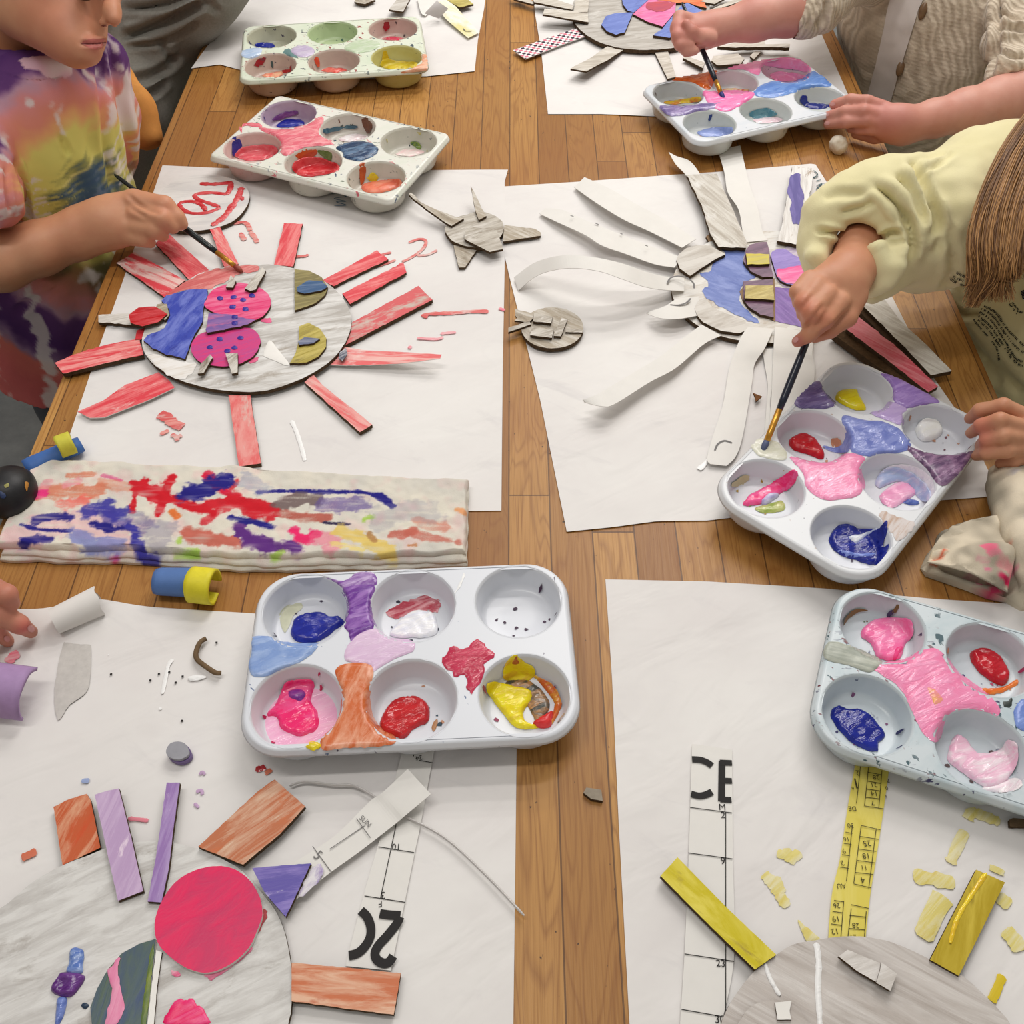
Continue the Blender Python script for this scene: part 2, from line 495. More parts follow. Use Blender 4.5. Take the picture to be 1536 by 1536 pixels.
def surface_nets(D, lo, v):
    ins = D < 0; n = D.shape
    cnt = np.zeros(tuple(i-1 for i in n), dtype=np.uint8)
    offs = [(a, b, c) for a in (0, 1) for b in (0, 1) for c in (0, 1)]
    sh = lambda A, o: A[o[0]:n[0]-1+o[0], o[1]:n[1]-1+o[1], o[2]:n[2]-1+o[2]]
    for o in offs: cnt += sh(ins, o)
    act = (cnt > 0) & (cnt < 8)
    idx = np.full(act.shape, -1, dtype=np.int64); I = np.argwhere(act); idx[act] = np.arange(len(I))
    acc = np.zeros((len(I), 3)); num = np.zeros(len(I))
    val = {o: D[I[:, 0]+o[0], I[:, 1]+o[1], I[:, 2]+o[2]].astype(np.float64) for o in offs}
    for i, a in enumerate(offs):
        for b in offs[i+1:]:
            df = [abs(a[k]-b[k]) for k in range(3)]
            if sum(df) != 1: continue
            va, vb = val[a], val[b]; c = (va < 0) != (vb < 0)
            t = np.where(c, va/np.where(c, va-vb, 1), 0)
            p = np.array(a)[None, :]+t[:, None]*(np.array(b)-np.array(a))[None, :]
            acc[c] += p[c]; num[c] += 1
    V = lo+v*(I+acc/num[:, None])
    F = []
    for ax in range(3):
        o1, o2 = [(1, 2), (2, 0), (0, 1)][ax]
        A = ins.take(range(0, n[ax]-1), axis=ax); B = ins.take(range(1, n[ax]), axis=ax)
        E = np.argwhere(A != B)
        E = E[(E[:, o1] > 0) & (E[:, o2] > 0) & (E[:, o1] < n[o1]-1) & (E[:, o2] < n[o2]-1)]
        flip = A[E[:, 0], E[:, 1], E[:, 2]]
        def g(d1, d2):
            q = E.copy(); q[:, o1] -= d1; q[:, o2] -= d2
            return idx[q[:, 0], q[:, 1], q[:, 2]]
        q = np.stack([g(1, 1), g(0, 1), g(0, 0), g(1, 0)], 1)
        q[~flip] = q[~flip][:, ::-1]
        F.append(q)
    return V, np.concatenate(F)
def relax(V, F, it=2, lam=0.5):
    for _ in range(it):
        S = np.zeros_like(V); c = np.zeros(len(V))
        for k in range(4):
            a = F[:, k]; b = F[:, (k+1) % 4]
            np.add.at(S, a, V[b]); np.add.at(c, a, 1); np.add.at(S, b, V[a]); np.add.at(c, b, 1)
        V = V*(1-lam)+lam*S/np.maximum(c, 1)[:, None]
    return V
def np_normals(V, F):
    N = np.zeros_like(V); fn = np.cross(V[F[:, 2]]-V[F[:, 0]], V[F[:, 3]]-V[F[:, 1]])
    for k in range(4): np.add.at(N, F[:, k], fn)
    return N/(np.linalg.norm(N, axis=1)[:, None]+1e-12)
def mesh_np(name, V, F, mats, parent=None, loc=None):
    me = bpy.data.meshes.new(name)
    if not isinstance(mats, (list, tuple)): mats = [mats]
    for m in mats: me.materials.append(m)
    if parent: base = np.array(origin(parent))-np.array((0,0,Z0))
    else: base = np.array(loc if loc is not None else V.mean(0))
    W = (V-base).astype(np.float32)
    me.vertices.add(len(W)); me.vertices.foreach_set('co', W.ravel())
    me.loops.add(F.size); me.loops.foreach_set('vertex_index', F.astype(np.int32).ravel())
    k = F.shape[1]
    me.polygons.add(len(F)); me.polygons.foreach_set('loop_start', np.arange(0, F.size, k, dtype=np.int32)); me.polygons.foreach_set('loop_total', np.full(len(F), k, dtype=np.int32))
    me.polygons.foreach_set('use_smooth', np.ones(len(F), dtype=bool))
    me.update(calc_edges=True); me.validate()
    o = bpy.data.objects.new(name, me); COL.objects.link(o)
    if parent: o.parent = parent
    else: o.location = Vector(base)+Vector((0,0,Z0))
    return o
def fold_lines(V, N, lines):
    """creases and ridges drawn along photo-pixel lines: (points, half width px, depth m); negative depth = ridge"""
    z = V[:, 2]-HC; dz = V[:, 1]*_c-z*_s; up = V[:, 1]*_s+z*_c
    q = np.stack([768+FPX*V[:, 0]/dz, 768-FPX*up/dz], 1)
    E = V-np.array(EYE); face = np.clip(-(N*E).sum(1)/np.linalg.norm(E, axis=1)*3, 0, 1)
    out = np.zeros(len(V))
    for pts, w, dep in lines:
        pl_ = [np.array(v[:2]) for v in smooth_open([tuple(p[:2]) for p in pts], 5)]
        best = np.full(len(V), 1e9); tt = np.zeros(len(V)); n = len(pl_)-1
        for i, (a, b) in enumerate(zip(pl_, pl_[1:])):
            d = b-a; L = d@d+1e-9; t = np.clip(((q-a)@d)/L, 0, 1); e = np.linalg.norm(q-a-t[:, None]*d, axis=1)
            m = e < best; best[m] = e[m]; tt[m] = (i+t[m])/n
        fade = np.clip(np.minimum(tt, 1-tt)*6+0.15, 0, 1)
        out += fade*face*dep*(-np.exp(-(best/w)**2)+0.45*np.exp(-((best-2.0*w)/(1.1*w))**2))
    return out
def organic(name, body, mats, parent=None, it=2, fold=None, loc=None, lines=None):
    V, F = body.mesh(); V = relax(V, F, it)
    if lines:
        N = np_normals(V, F); V = V+N*fold_lines(V, N, lines)[:, None]; V = relax(V, F, 1)
    if fold:
        N = np_normals(V, F)
        d = np.array([fold(Vector(p), Vector(q)) for p, q in zip(V, N)]); V = V+N*d[:, None]
    return mesh_np(name, V, F, mats, parent, loc), V, F
# ================================================================== the setting
def floor_mat():
    n = NT('floor_tiles', 0.6, 0.3)
    tc = n.new('ShaderNodeTexCoord'); mp = n.new('ShaderNodeMapping'); n.link(tc.outputs['Object'], mp.inputs['Vector'])
    mp.inputs['Rotation'].default_value = (0, 0, math.radians(-14)); mp.inputs['Location'].default_value = (0.12, -0.29, 0)
    ch = n.new('ShaderNodeTexChecker'); ch.inputs['Scale'].default_value = 1.1; n.link(mp.outputs['Vector'], ch.inputs['Vector'])
    f = n.noise(n.coords(0, (14, 14, 14)), 1, 6, 0.65)
    a = n.mix(n.ramp(f, 0.3, 0.7), C((96,98,100)), C((122,124,124))); b = n.mix(n.ramp(f, 0.3, 0.7), C((176,182,170)), C((206,210,200)))
    n.color(n.mix(ch.outputs['Fac'], a, b))
    f2 = n.noise(n.coords(30, (50, 90, 50)), 1, 3, 0.5); n.bump(f2, 0.1)
    return n.m
bm = bmesh.new(); box_bm(bm, (-3.2, -2.0, -Z0-0.05), (3.2, 4.6, -Z0))
tag(obj('floor', bm, floor_mat(), loc=(0,0,-Z0)), 'grey and pale tiled floor under the table', kind='structure')

WALLM = plain((226,222,212), 0.8, 0.2, 0.03, 4)
for nm, lo, hi in (('wall_back', (-3.2, 4.5, -Z0), (3.2, 4.6, 2.2)), ('wall_left', (-3.2, -2.0, -Z0), (-3.1, 4.5, 2.2)), ('wall_right', (3.1, -2.0, -Z0), (3.2, 4.5, 2.2)), ('wall_front', (-3.1, -2.0, -Z0), (3.1, -1.9, 2.2))):
    bm = bmesh.new(); box_bm(bm, lo, hi); tag(obj(nm, bm, WALLM), 'plain pale wall of the art room', kind='structure')
def wood_mat():
    n = NT('pine_planks', 0.42, 0.35)
    tc = n.new('ShaderNodeTexCoord'); sx = n.new('ShaderNodeSeparateXYZ'); n.link(tc.outputs['Object'], sx.inputs[0])
    W = 0.0385
    u = n.math('DIVIDE', n.math('ADD', sx.outputs['X'], 10*W+0.003), W)
    pi = n.math('FLOOR', u); fr = n.math('FRACT', u)
    wn = n.new('ShaderNodeTexWhiteNoise', noise_dimensions='1D'); n.link(pi, wn.inputs['W'])
    yo = n.math('ADD', sx.outputs['Y'], n.math('MULTIPLY', wn.outputs['Value'], 3.1))
    v = n.math('DIVIDE', yo, 0.92); vi = n.math('FLOOR', v); vf = n.math('FRACT', v)
    wn2 = n.new('ShaderNodeTexWhiteNoise', noise_dimensions='2D'); cb = n.new('ShaderNodeCombineXYZ'); n.link(pi, cb.inputs[0]); n.link(vi, cb.inputs[1]); n.link(cb.outputs[0], wn2.inputs['Vector'])
    # grain: long rings drifting along the plank
    g = n.new('ShaderNodeCombineXYZ')
    n.link(n.math('MULTIPLY', sx.outputs['X'], 30.0), g.inputs[0]); n.link(n.math('MULTIPLY', sx.outputs['Y'], 3.2), g.inputs[1]); n.link(n.math('MULTIPLY', wn2.outputs['Value'], 40.0), g.inputs[2])
    base = n.noise(g.outputs[0], 1, 2, 0.5, 0.5)
    rings = n.math('FRACT', n.math('MULTIPLY', base, 15.0))
    rr = n.math('ABSOLUTE', n.math('SUBTRACT', rings, 0.5))
    fine = n.noise(n.coords(0, (700, 14, 60)), 1, 3, 0.6)
    c1 = n.mix(wn2.outputs['Value'], C((150,102,48)), C((196,146,80)))
    c2 = n.mix(n.ramp(rr, 0.26, 0.5), c1, C((132,82,34)))
    c2b = n.mix(0.5, c1, c2)
    c3 = n.mix(n.math('MULTIPLY', n.ramp(fine, 0.45, 0.75), 0.5), c2b, C((122,74,30)))
    big = n.noise(n.coords(0, (3, 2, 3)), 1, 3, 0.6)
    c4 = n.mix(n.math('MULTIPLY', n.ramp(big, 0.42, 0.66), 0.5), c3, C((150,92,38)), 'MIX')
    gx = n.math('MINIMUM', fr, n.math('SUBTRACT', 1.0, fr)); gap = n.math('LESS_THAN', gx, 0.017)
    gy = n.math('LESS_THAN', vf, 0.0016)
    gg = n.math('MAXIMUM', gap, gy)
    sp = n.noise(n.coords(0, (180, 110, 90), (3, 5, 1)), 1, 2, 0.5)
    c5 = n.mix(n.ramp(sp, 0.72, 0.76), c4, C((70,44,22)))
    n.color(n.mix(n.math('MULTIPLY', gg, 0.75), c5, C((70,40,18))))
    n.bump(n.math('SUBTRACT', n.math('MULTIPLY', fine, 0.3), gg), 0.35, 0.0008)
    ro = n.math('ADD', n.math('MULTIPLY', fine, 0.25), 0.26); n.link(ro, n.b.inputs['Roughness'])
    return n.m
WOOD = wood_mat()
TX0, TX1, TY0, TY1 = -0.477, 0.506, -0.12, 2.5
tb = thing('work_table', 'long wooden plank work table spread with white paper and paint', 'table', (0, 0, -Z0))
bm = bmesh.new(); box_bm(bm, (TX0, TY0, -0.038), (TX1, TY1, 0.0), 0.004); obj('tabletop', bm, WOOD, tb)
LEGM = plain((128,84,42), 0.5, 0.3, 0.2, 40)
for x in (TX0+0.16, TX1-0.22):
    for y in (TY0+0.12, TY1-0.19):
        bm = bmesh.new(); box_bm(bm, (x, y, -Z0), (x+0.07, y+0.07, -0.038), 0.004); obj('leg', bm, LEGM, tb)
bm = bmesh.new()
box_bm(bm, (TX0+0.18, TY0+0.15, -0.12), (TX0+0.205, TY1-0.14, -0.038)); box_bm(bm, (TX1-0.20, TY0+0.15, -0.12), (TX1-0.175, TY1-0.14, -0.038))
obj('apron', bm, LEGM, tb)

# ------------------------------------------------------------------ paper sheets
def paper_mat(seed):
    n = NT('butcher_paper', 0.62, 0.25)
    a = n.noise(n.coords(20, (5, 7, 5), (seed, 0, 0)), 1, 5, 0.6); b = n.noise(n.coords(70, (26, 9, 20), (seed*2, 1, 0)), 1, 5, 0.65, 0.6)
    c = n.mix(n.ramp(a, 0.35, 0.7), C((232,230,228)), C((222,218,217)))
    c = n.mix(n.math('MULTIPLY', n.ramp(b, 0.58, 0.8), 0.55), c, C((204,201,203)))
    n.color(c)
    w = n.noise(n.coords(35, (9, 22, 12), (seed, seed, 0)), 1, 3, 0.45, 0.8)
    n.bump(w, 0.5, 0.007)
    return n.m
def sheet(name, label, b, t, l, r, seed, nu=60, nv=60, lift=None, amp=0.0016):
    G = coons((b, t, l, r), nu, nv); bm = bmesh.new(); R = []
    for row in G:
        rr = []
        for q in row:
            z = 0.0009+amp*max(0.0, 0.35+fbm((q.x, q.y, seed), 6, seed, 2))*0.5
            if lift: z += lift(q)
            rr.append(bm.verts.new((q.x, q.y, z)))
        R.append(rr)
    for j in range(nv):
        for i in range(nu): bm.faces.new((R[j][i], R[j][i+1], R[j+1][i+1], R[j+1][i]))
    me_top = list(bm.verts)
    o = obj(name, bm, paper_mat(seed), smooth=True, loc=(G[0][0].x, G[0][0].y, 0.0))
    return tag(o, label, 'paper', 'white paper sheets protecting the table')
PAPH = 0.0022
S1 = sheet('paper_sheet', 'white paper sheet under the greenish-white paint tray at the far left', [(287,104),(330,98),(360,106),(500,122),(640,116),(712,108)], [(420,-60),(560,-70),(736,-70)],
      [(287,104),(330,45),(372,0),(420,-60)], [(712,108),(717,60),(726,15),(728,0),(736,-70)], 1)
S2 = sheet('paper_sheet', 'white paper sheet under the blue-petalled cardboard sun at the far right', [(822,172),(900,172),(985,176),(1100,170),(1200,160),(1272,143)], [(795,-60),(1000,-60),(1180,-60)],
      [(822,172),(812,80),(803,25),(795,-60)], [(1272,143),(1232,52),(1180,-60)], 2)
S3 = sheet('paper_sheet', 'white paper sheet under the red-rayed cardboard sun', [(93,690),(300,745),(500,770),(752,767)], [(244,249),(400,256),(560,256),(762,256)],
      [(93,690),(150,520),(205,365),(244,249)], [(752,767),(754,560),(757,400),(757,274),(762,256)], 3)
S4 = sheet('paper_sheet', 'white paper sheet under the paper-rayed sun with blue and purple paint', [(850,799),(920,792),(985,783),(1060,782),(1180,768),(1340,757),(1500,745)], [(733,282),(800,278),(868,274),(1000,264),(1100,257),(1222,246),(1246,284)],
      [(850,799),(810,600),(765,420),(733,282)], [(1500,745),(1450,640),(1395,560),(1340,450),(1246,284)], 4)
def curl(q):
    d = (q-P(150,905).xy); return 0.010*math.exp(-(d.x/0.03)**2-(d.y/0.03)**2)
S5 = sheet('paper_sheet', 'white paper sheet at near left under the sun with a pink circle', [(-60,1700),(300,1700),(768,1700)], [(-60,914),(60,915),(140,909),(260,914),(380,921),(500,930),(640,960),(778,985)],
      [(-60,1700),(-60,1300),(-60,914)], [(768,1700),(770,1536),(773,1300),(775,1112),(778,985)], 5, lift=curl)
S6 = sheet('paper_sheet', 'white paper sheet at near right under the yellow-rayed sun', [(955,1700),(1300,1700),(1700,1700)], [(908,870),(960,871),(1060,873),(1240,884),(1400,900),(1640,915)],
      [(955,1700),(944,1536),(928,1240),(918,1020),(908,870)], [(1700,1700),(1690,1300),(1640,915)], 6)
def psm(name, lines, w, mat, sheet_o, h=PAPH, th=0.0005):
    if name == 'handwriting': return stroke(name, lines, w, h, mat, sheet_o, th)
    for ln in lines: stroke(name, [ln], w, h, mat, sheet_o, th)
REDW = streaky((214,92,92), (232,160,152), 10, (222,205,200), rough=0.4, lo2=0.5, hi2=0.66)
PINKW = streaky((232,120,140), (236,180,185), 15, rough=0.4)
YELW = streaky((220,206,120), (228,221,180), 40, (212,188,84), rough=0.4)
WHT = wet((246,246,244), rough=0.3)
# red marks on the sheet of the red sun
psm('paint_smear', [k6([(520,45),(570,42),(590,55),(600,80)]), k6([(600,85),(620,110),(632,135)]), k6([(555,90),(575,125)])], 0.006, REDW, S3)
psm('paint_smear', [k6([(1330,135),(1380,118),(1410,130),(1390,170),(1330,210),(1300,222)]), k6([(1370,195),(1420,190),(1460,170)]), k6([(1205,190),(1250,180)]), k6([(1190,245),(1270,215)]), k6([(805,200),(850,197),(868,190)])], 0.004, REDW, S3)
psm('paint_smear', [k21([(170,1050),(220,1030),(400,1022),(560,1010),(680,1010)]), k21([(180,1045),(215,1050)])], 0.006, REDW, S3)
psm('paint_smear', [k21([(130,1215),(280,1222),(330,1205)]), k21([(310,1180),(430,1170)]), k21([(70,1295),(82,1275)]), k21([(760,985),(805,1000)])], 0.004, PINKW, S3)
psm('paint_smear', [k6([(180,925),(215,940),(250,970),(290,985)])], 0.012, REDW, S3)
psm('paint_smear', [k6([(185,1018),(225,1000)]), k6([(238,1018),(262,1030),(285,1022)]), k6([(260,1030),(265,1048)])], 0.005, REDW, S3)
psm('paint_drip', [k6([(790,955),(815,1010),(840,1090),(852,1140)])], 0.004, WHT, S3)
# white and pale drips on the near left sheet
psm('paint_drip', [k13([(995,495),(970,530),(955,600),(935,695)])], 0.003, WHT, S5)
for x, y, r in ((625,468,.004), (925,780,.008), (985,515,.006)):
    blob('paint_drip', [k13([(x+r*900*math.cos(a), y+r*850*math.sin(a))])[0] for a in [i*0.7 for i in range(9)]], PAPH, 0.0012, WHT, S5)
blob('paint_drip', k13([(1085,600),(1130,585),(1190,598),(1140,618),(1095,620)]), PAPH, 0.0010, WHT, S5)
psm('paint_smear', [k13([(45,515),(75,480),(110,460)])], 0.010, PINKW, S5)
psm('paint_smear', [k13([(470,1195),(515,1195)])], 0.004, plain((150,165,205), 0.5), S5)
psm('paint_smear', [k15([(12,200),(40,200),(62,188)])], 0.005, wet((160,30,35)), S5)
psm('paint_smear', [k15([(72,205),(85,225)]), k14([(125,580),(170,560),(210,540)])], 0.006, plain((206,110,80), 0.5), S5)
psm('paint_smear', [k14([(1150,100),(1165,85),(1180,100)]), k14([(1130,200),(1160,190),(1165,215)]), k14([(1120,265),(1145,290)])], 0.0025, plain((192,160,196), 0.6), S5)
bm = bmesh.new()
for x, y in ((640,582),(916,580),(866,617),(1052,595),(975,570),(1012,630),(1247,400),(1048,850)): box_bm(bm, P(*k13([(x,y)])[0], PAPH)-Vector((.0008,.0008,.0)), P(*k13([(x,y)])[0], PAPH)+Vector((.0008,.0008,.0006)))
tag(obj('paint_fleck', bm, INK, S5), kind='stuff')
blob('torn_patch', k13([(380,380),(455,345),(520,335),(526,450),(522,560),(500,680),(400,760),(335,845),(312,700),(330,560),(350,460)]), PAPH, 0.0001, plain((196,192,188), 0.7, 0.2, 0.08, 200), S5, True, 0.8)
bm = bmesh.new(); a_, b_ = P(82,934,.012), P(150,903,.014); t_ = (b_-a_).normalized(); s_ = Vector((-t_.y, t_.x, 0)).normalized(); g_ = []
for j in range(13):
    q_ = a_.lerp(b_, j/12+0.0); row = []
    for i in range(33):
        an = math.radians(-70+330*i/32); r_ = (0.0150-0.0045*i/32)*(0.92+0.15*j/12); row.append(bm.verts.new(q_+s_*r_*math.cos(an)+Vector((0,0,1))*r_*math.sin(an)+t_*(0.004*nz((i*0.2, j, 3), 1.0) if j == 12 else 0)))
    g_.append(row)
for A_, B_ in zip(g_, g_[1:]):
    for i in range(32): bm.faces.new((A_[i], A_[i+1], B_[i+1], B_[i]))
obj('rolled_flap', bm, plain((226,223,220), 0.6, 0.2, 0.03, 40), S5, True)
# yellow marks on the near right sheet
psm('paint_smear', [k18([(548,478),(580,488),(640,492)]), k18([(585,460),(600,515)]), k18([(595,515),(640,475)])], 0.007, YELW, S6)
psm('paint_smear', [k18([(495,562),(530,600),(560,650),(590,695)]), k18([(535,575),(570,640)])], 0.008, YELW, S6)
blob('paint_smear', k18([(632,748),(660,770),(715,815),(720,832),(670,832),(650,800)]), PAPH, 0.0004, YELW, S6)
psm('paint_smear', [k18([(1310,345),(1325,318),(1360,325),(1440,355)])], 0.008, YELW, S6)
psm('paint_smear', [k18([(1300,390),(1270,450),(1240,520)])], 0.008, YELW, S6)
psm('paint_smear', [k18([(1092,570),(1170,582),(1260,600)])], 0.010, YELW, S6)
psm('paint_smear', [k18([(1215,650),(1180,710),(1130,820)])], 0.014, YELW, S6)
psm('paint_smear', [k18([(1430,535),(1425,560)]), k18([(1430,650),(1480,690)])], 0.010, YELW, S6)
psm('paint_smear', [k18([(1460,785),(1500,830),(1525,870)])], 0.012, YELW, S6)
psm('paint_smear', [k18([(1450,968),(1425,1030),(1405,1072)])], 0.006, streaky((216,190,40),(226,206,90),40), S6)
# handwriting on the sheets
psm('handwriting', [k2([(668,893),(690,882),(740,880),(700,890),(735,905),(680,915),(735,928),(690,930),(735,946),(680,948)])], 0.0012, plain((70,110,140), 0.6), S3, th=0.0002)
psm('handwriting', [k8([(1125,180),(1160,215),(1120,240),(1165,230)]), k8([(1150,262),(1185,255)]), k8([(1205,285),(1210,288)]), k8([(1150,300),(1195,285),(1150,325),(1195,315),(1150,345)]), k8([(1180,350),(1150,365),(1140,390),(1165,398),(1185,375),(1165,362)]), k8([(1095,450),(1180,448)])], 0.0013, INK_TEAL, S4, th=0.0002)
# creases and white dabs on the sheet of the paper-rayed sun
blob('paint_drip', k7([(940,1480),(965,1455),(990,1440),(985,1465),(960,1490)]), PAPH, 0.0006, WHT, S4)

# ================================================================== paint trays
def tray_mat(name, body, specks, amount, wash=None, seed=0.0):
    n = NT('tray_plastic', 0.3, 0.5)
    col = C(body)
    if wash:
        f = n.noise(n.coords(15, (22, 30, 25), (seed, 0, 0)), 1, 5, 0.6, 0.5); col = n.mix(n.math('MULTIPLY', n.ramp(f, 0.45, 0.68), 0.75), col, C(wash))
    for i, s in enumerate(specks):
        f = n.noise(n.coords(40*i+10, (120+40*i, 75, 100), (seed+i*3.3, seed, i)), 1, 3, 0.55, 0.3)
        g = n.noise(n.coords(0, (13, 13, 13), (seed*2+i, 4, 0)), 1, 2, 0.5)
        k = n.math('MULTIPLY', n.ramp(f, amount, amount+0.03), n.ramp(g, 0.44, 0.54))
        col = n.mix(k, col, C(s))
    n.color(col)
    n.b.inputs['Subsurface Weight'].default_value = 0.0
    return n.m
TW, TH, TR = 0.1285, 0.0825, 0.033        # half sizes, corner radius
CUP_R, CUP_F, CUP_TOP, CUP_FL = 0.0365, 0.0305, 0.030, 0.0065
PIT = 0.088
class Tray:
    def __init__(self, name, label, cups, m_plate, m_cup, zoff=0.0, TR=0.033):
        """cups: {(i, j): photo pixel of the rim centre}, i in -1,0,1 along the tray, j = +1 / -1 across"""
        self.z = zoff
        L = [complex(i*1.0, j*0.5) for (i, j) in cups]; Wp = [P(px, py, CUP_TOP+zoff) for (px, py) in cups.values()]
        Wc = [complex(w.x, w.y) for w in Wp]; lm = sum(L)/len(L); wm = sum(Wc)/len(Wc)
        z = sum((l-lm).conjugate()*(w-wm) for l, w in zip(L, Wc))/sum(abs(l-lm)**2 for l in L)
        self.t = wm-z*lm; self.k = abs(z)/PIT; self.rot = z/abs(z)
        print(name, label[:30], 'scale', round(self.k, 3), 'rot', round(math.degrees(math.atan2(z.imag, z.real)), 1))
        self.root = thing('paint_tray', label, 'paint tray', (self.t.real, self.t.imag, zoff), 'six-cup plastic paint trays')
        self.cups = {}
        k = self.k
        # plate with six holes and a turned-down rim
        bm = bmesh.new(); out = []
        for cx, cy, a0 in ((TW-TR, TH-TR, 0), (-TW+TR, TH-TR, 90), (-TW+TR, -TH+TR, 180), (TW-TR, -TH+TR, 270)):
            for q in range(11):
                a = math.radians(a0+9*q); out.append((cx+TR*math.cos(a), cy+TR*math.sin(a), math.cos(a), math.sin(a)))
        def ring(off, dz): return [bm.verts.new(self.w(o[0]*1+o[2]*off, o[1]+o[3]*off, CUP_TOP+dz)) for o in out]
        r0 = ring(-0.003, 0.0); r1 = ring(-0.0012, -0.0003); r2 = ring(0.0, -0.0015); r3 = ring(0.0012, -0.0045); r4 = ring(0.0024, -0.0062); r5 = ring(0.0012, -0.0062); r6 = ring(-0.0015, -0.0025)
        n = len(out); pts = [v.co.xy for v in r0]; allv = list(r0); eds = [(i, (i+1) % n) for i in range(n)]; hc = []
        for i in (-1, 0, 1):
            for j in (1, -1):
                b0 = len(allv); hv = [bm.verts.new(self.w(i*PIT+CUP_R*math.cos(2*math.pi*q/40), j*PIT/2+CUP_R*math.sin(2*math.pi*q/40), CUP_TOP)) for q in range(40)]
                allv += hv; pts += [v.co.xy for v in hv]; eds += [(b0+q, b0+(q+1) % 40) for q in range(40)]; hc.append(self.w(i*PIT, j*PIT/2, 0).xy)
        ov, oe, of_, o1, o2, o3 = delaunay_2d_cdt([Vector(q) for q in pts], eds, [list(range(n))], 1, 1e-7)
        for f in of_:
            c = sum((ov[q] for q in f), Vector((0, 0)))/len(f)
            if any((c-h).length < CUP_R*k*0.985 for h in hc): continue
            try: bm.faces.new([allv[o1[q][0]] for q in f])
            except (ValueError, IndexError): pass
        rb = ring(-0.0055, -0.0005); rc = ring(-0.0014, -0.0006)
        for A, B in ((rb, rc), (r0, r1), (r1, r2), (r2, r3), (r3, r4), (r4, r5), (r5, r6)):
            for i in range(n): f = bm.faces.new((A[i], B[i], B[(i+1) % n], A[(i+1) % n])); f.smooth = True
        bmesh.ops.recalc_face_normals(bm, faces=bm.faces)
        obj('plate', bm, m_plate, self.root)
        prof = [(CUP_R+0.0006, CUP_TOP+0.0001), (CUP_R-0.0010, CUP_TOP-0.0008), (CUP_R-0.0018, CUP_TOP-0.003), (CUP_F+0.0012, CUP_FL+0.004), (CUP_F-0.0010, CUP_FL+0.0012), (CUP_F-0.004, CUP_FL), (0.012, CUP_FL-0.0002), (0.0001, CUP_FL-0.0002),
                (0.0001, 0.0), (CUP_F-0.001, 0.0), (CUP_F+0.002, 0.002), (CUP_F+0.0035, 0.006), (CUP_R+0.0006, CUP_TOP-0.001)]
        for i in (-1, 0, 1):
            for j in (1, -1):
                bm = bmesh.new(); R = [[bm.verts.new(self.w(i*PIT+r*math.cos(2*math.pi*q/40), j*PIT/2+r*math.sin(2*math.pi*q/40), zz)) for q in range(40)] for r, zz in prof]
                for A, B in zip(R, R[1:]):
                    for q in range(40): f = bm.faces.new((A[q], A[(q+1) % 40], B[(q+1) % 40], B[q]))
                bmesh.ops.remove_doubles(bm, verts=bm.verts, dist=0.0003)
                bmesh.ops.recalc_face_normals(bm, faces=bm.faces)
                mc = m_cup[(i, j)] if isinstance(m_cup, dict) and (i, j) in m_cup else (m_cup['*'] if isinstance(m_cup, dict) else m_cup)
                self.cups[(i, j)] = obj('cup', bm, mc, self.root, smooth=True)
    def w(self, x, y, z):
        q = complex(x, y)*self.rot*self.k+self.t; return Vector((q.real, q.imag, z*self.k+self.z))
    def hf(self, x, y):
        q = (complex(x, y)-self.t)/self.rot/self.k; lx, ly = q.real, q.imag
        if abs(lx) > TW+0.002 or abs(ly) > TH+0.002: return -1.0
        i = max(-1, min(1, round(lx/PIT))); j = 1 if ly > 0 else -1
        r = math.hypot(lx-i*PIT, ly-j*PIT/2)
        if r >= CUP_R-0.0005: z = CUP_TOP
        elif r <= CUP_F-0.002: z = CUP_FL
        else: z = CUP_FL+(CUP_TOP-CUP_FL)*(r-CUP_F+0.002)/(CUP_R-0.0005-CUP_F+0.002)
        return z*self.k+self.z
    def paint(self, pts, col, th=0.0016, name='paint_smear', cup=None, **kw):
        m = wet(*col) if isinstance(col, tuple) and isinstance(col[0], tuple) else (wet(col) if isinstance(col, tuple) else col)
        return blob(name, pts, self.hf, th, m, self.cups[cup] if cup else self.root, **kw)
    def pool(self, cup, frac, z, col):
        """a level pool of paint on the floor of a cup"""
        bm = bmesh.new(); cx, cy = cup[0]*PIT, cup[1]*PIT/2; n = 40; r = CUP_F*frac
        c = bm.verts.new(self.w(cx, cy, CUP_FL+z)); ri = []
        for q in range(n):
            a = 2*math.pi*q/n; rr = r*(1+0.06*nz((math.cos(a), math.sin(a), cx*10), 2))
            ri.append(bm.verts.new(self.w(cx+rr*math.cos(a), cy+rr*math.sin(a), CUP_FL+z*0.5)))
        for q in range(n): bm.faces.new((c, ri[q], ri[(q+1) % n]))
        obj('paint_puddle', bm, wet(*col) if isinstance(col[0], tuple) else wet(col), self.cups[cup], smooth=True)
    def flecks(self, cup, cols, n, seed):
        """dried specks inside a cup"""
        rd = random.Random(seed); bm = bmesh.new(); cx, cy = cup[0]*PIT, cup[1]*PIT/2
        for q in range(n):
            a = rd.uniform(0, 2*math.pi); r = CUP_F*rd.uniform(0.25, 1.14); s = rd.uniform(0.0006, 0.0022)
            m = 7; vs = []
            for i in range(m):
                b = 2*math.pi*i/m; x = cx+r*math.cos(a)+s*math.cos(b)*rd.uniform(.5, 1.6); y = cy+r*math.sin(a)+s*math.sin(b)*rd.uniform(.5, 1.2)
                w0 = self.w(x, y, 0); vs.append(bm.verts.new((w0.x, w0.y, self.hf(w0.x, w0.y)+0.0004)))
            f = bm.faces.new(vs); f.material_index = q % len(cols)
        bmesh.ops.recalc_face_normals(bm, faces=bm.faces)
        for f in bm.faces:
            if f.normal.z < 0: f.normal_flip()
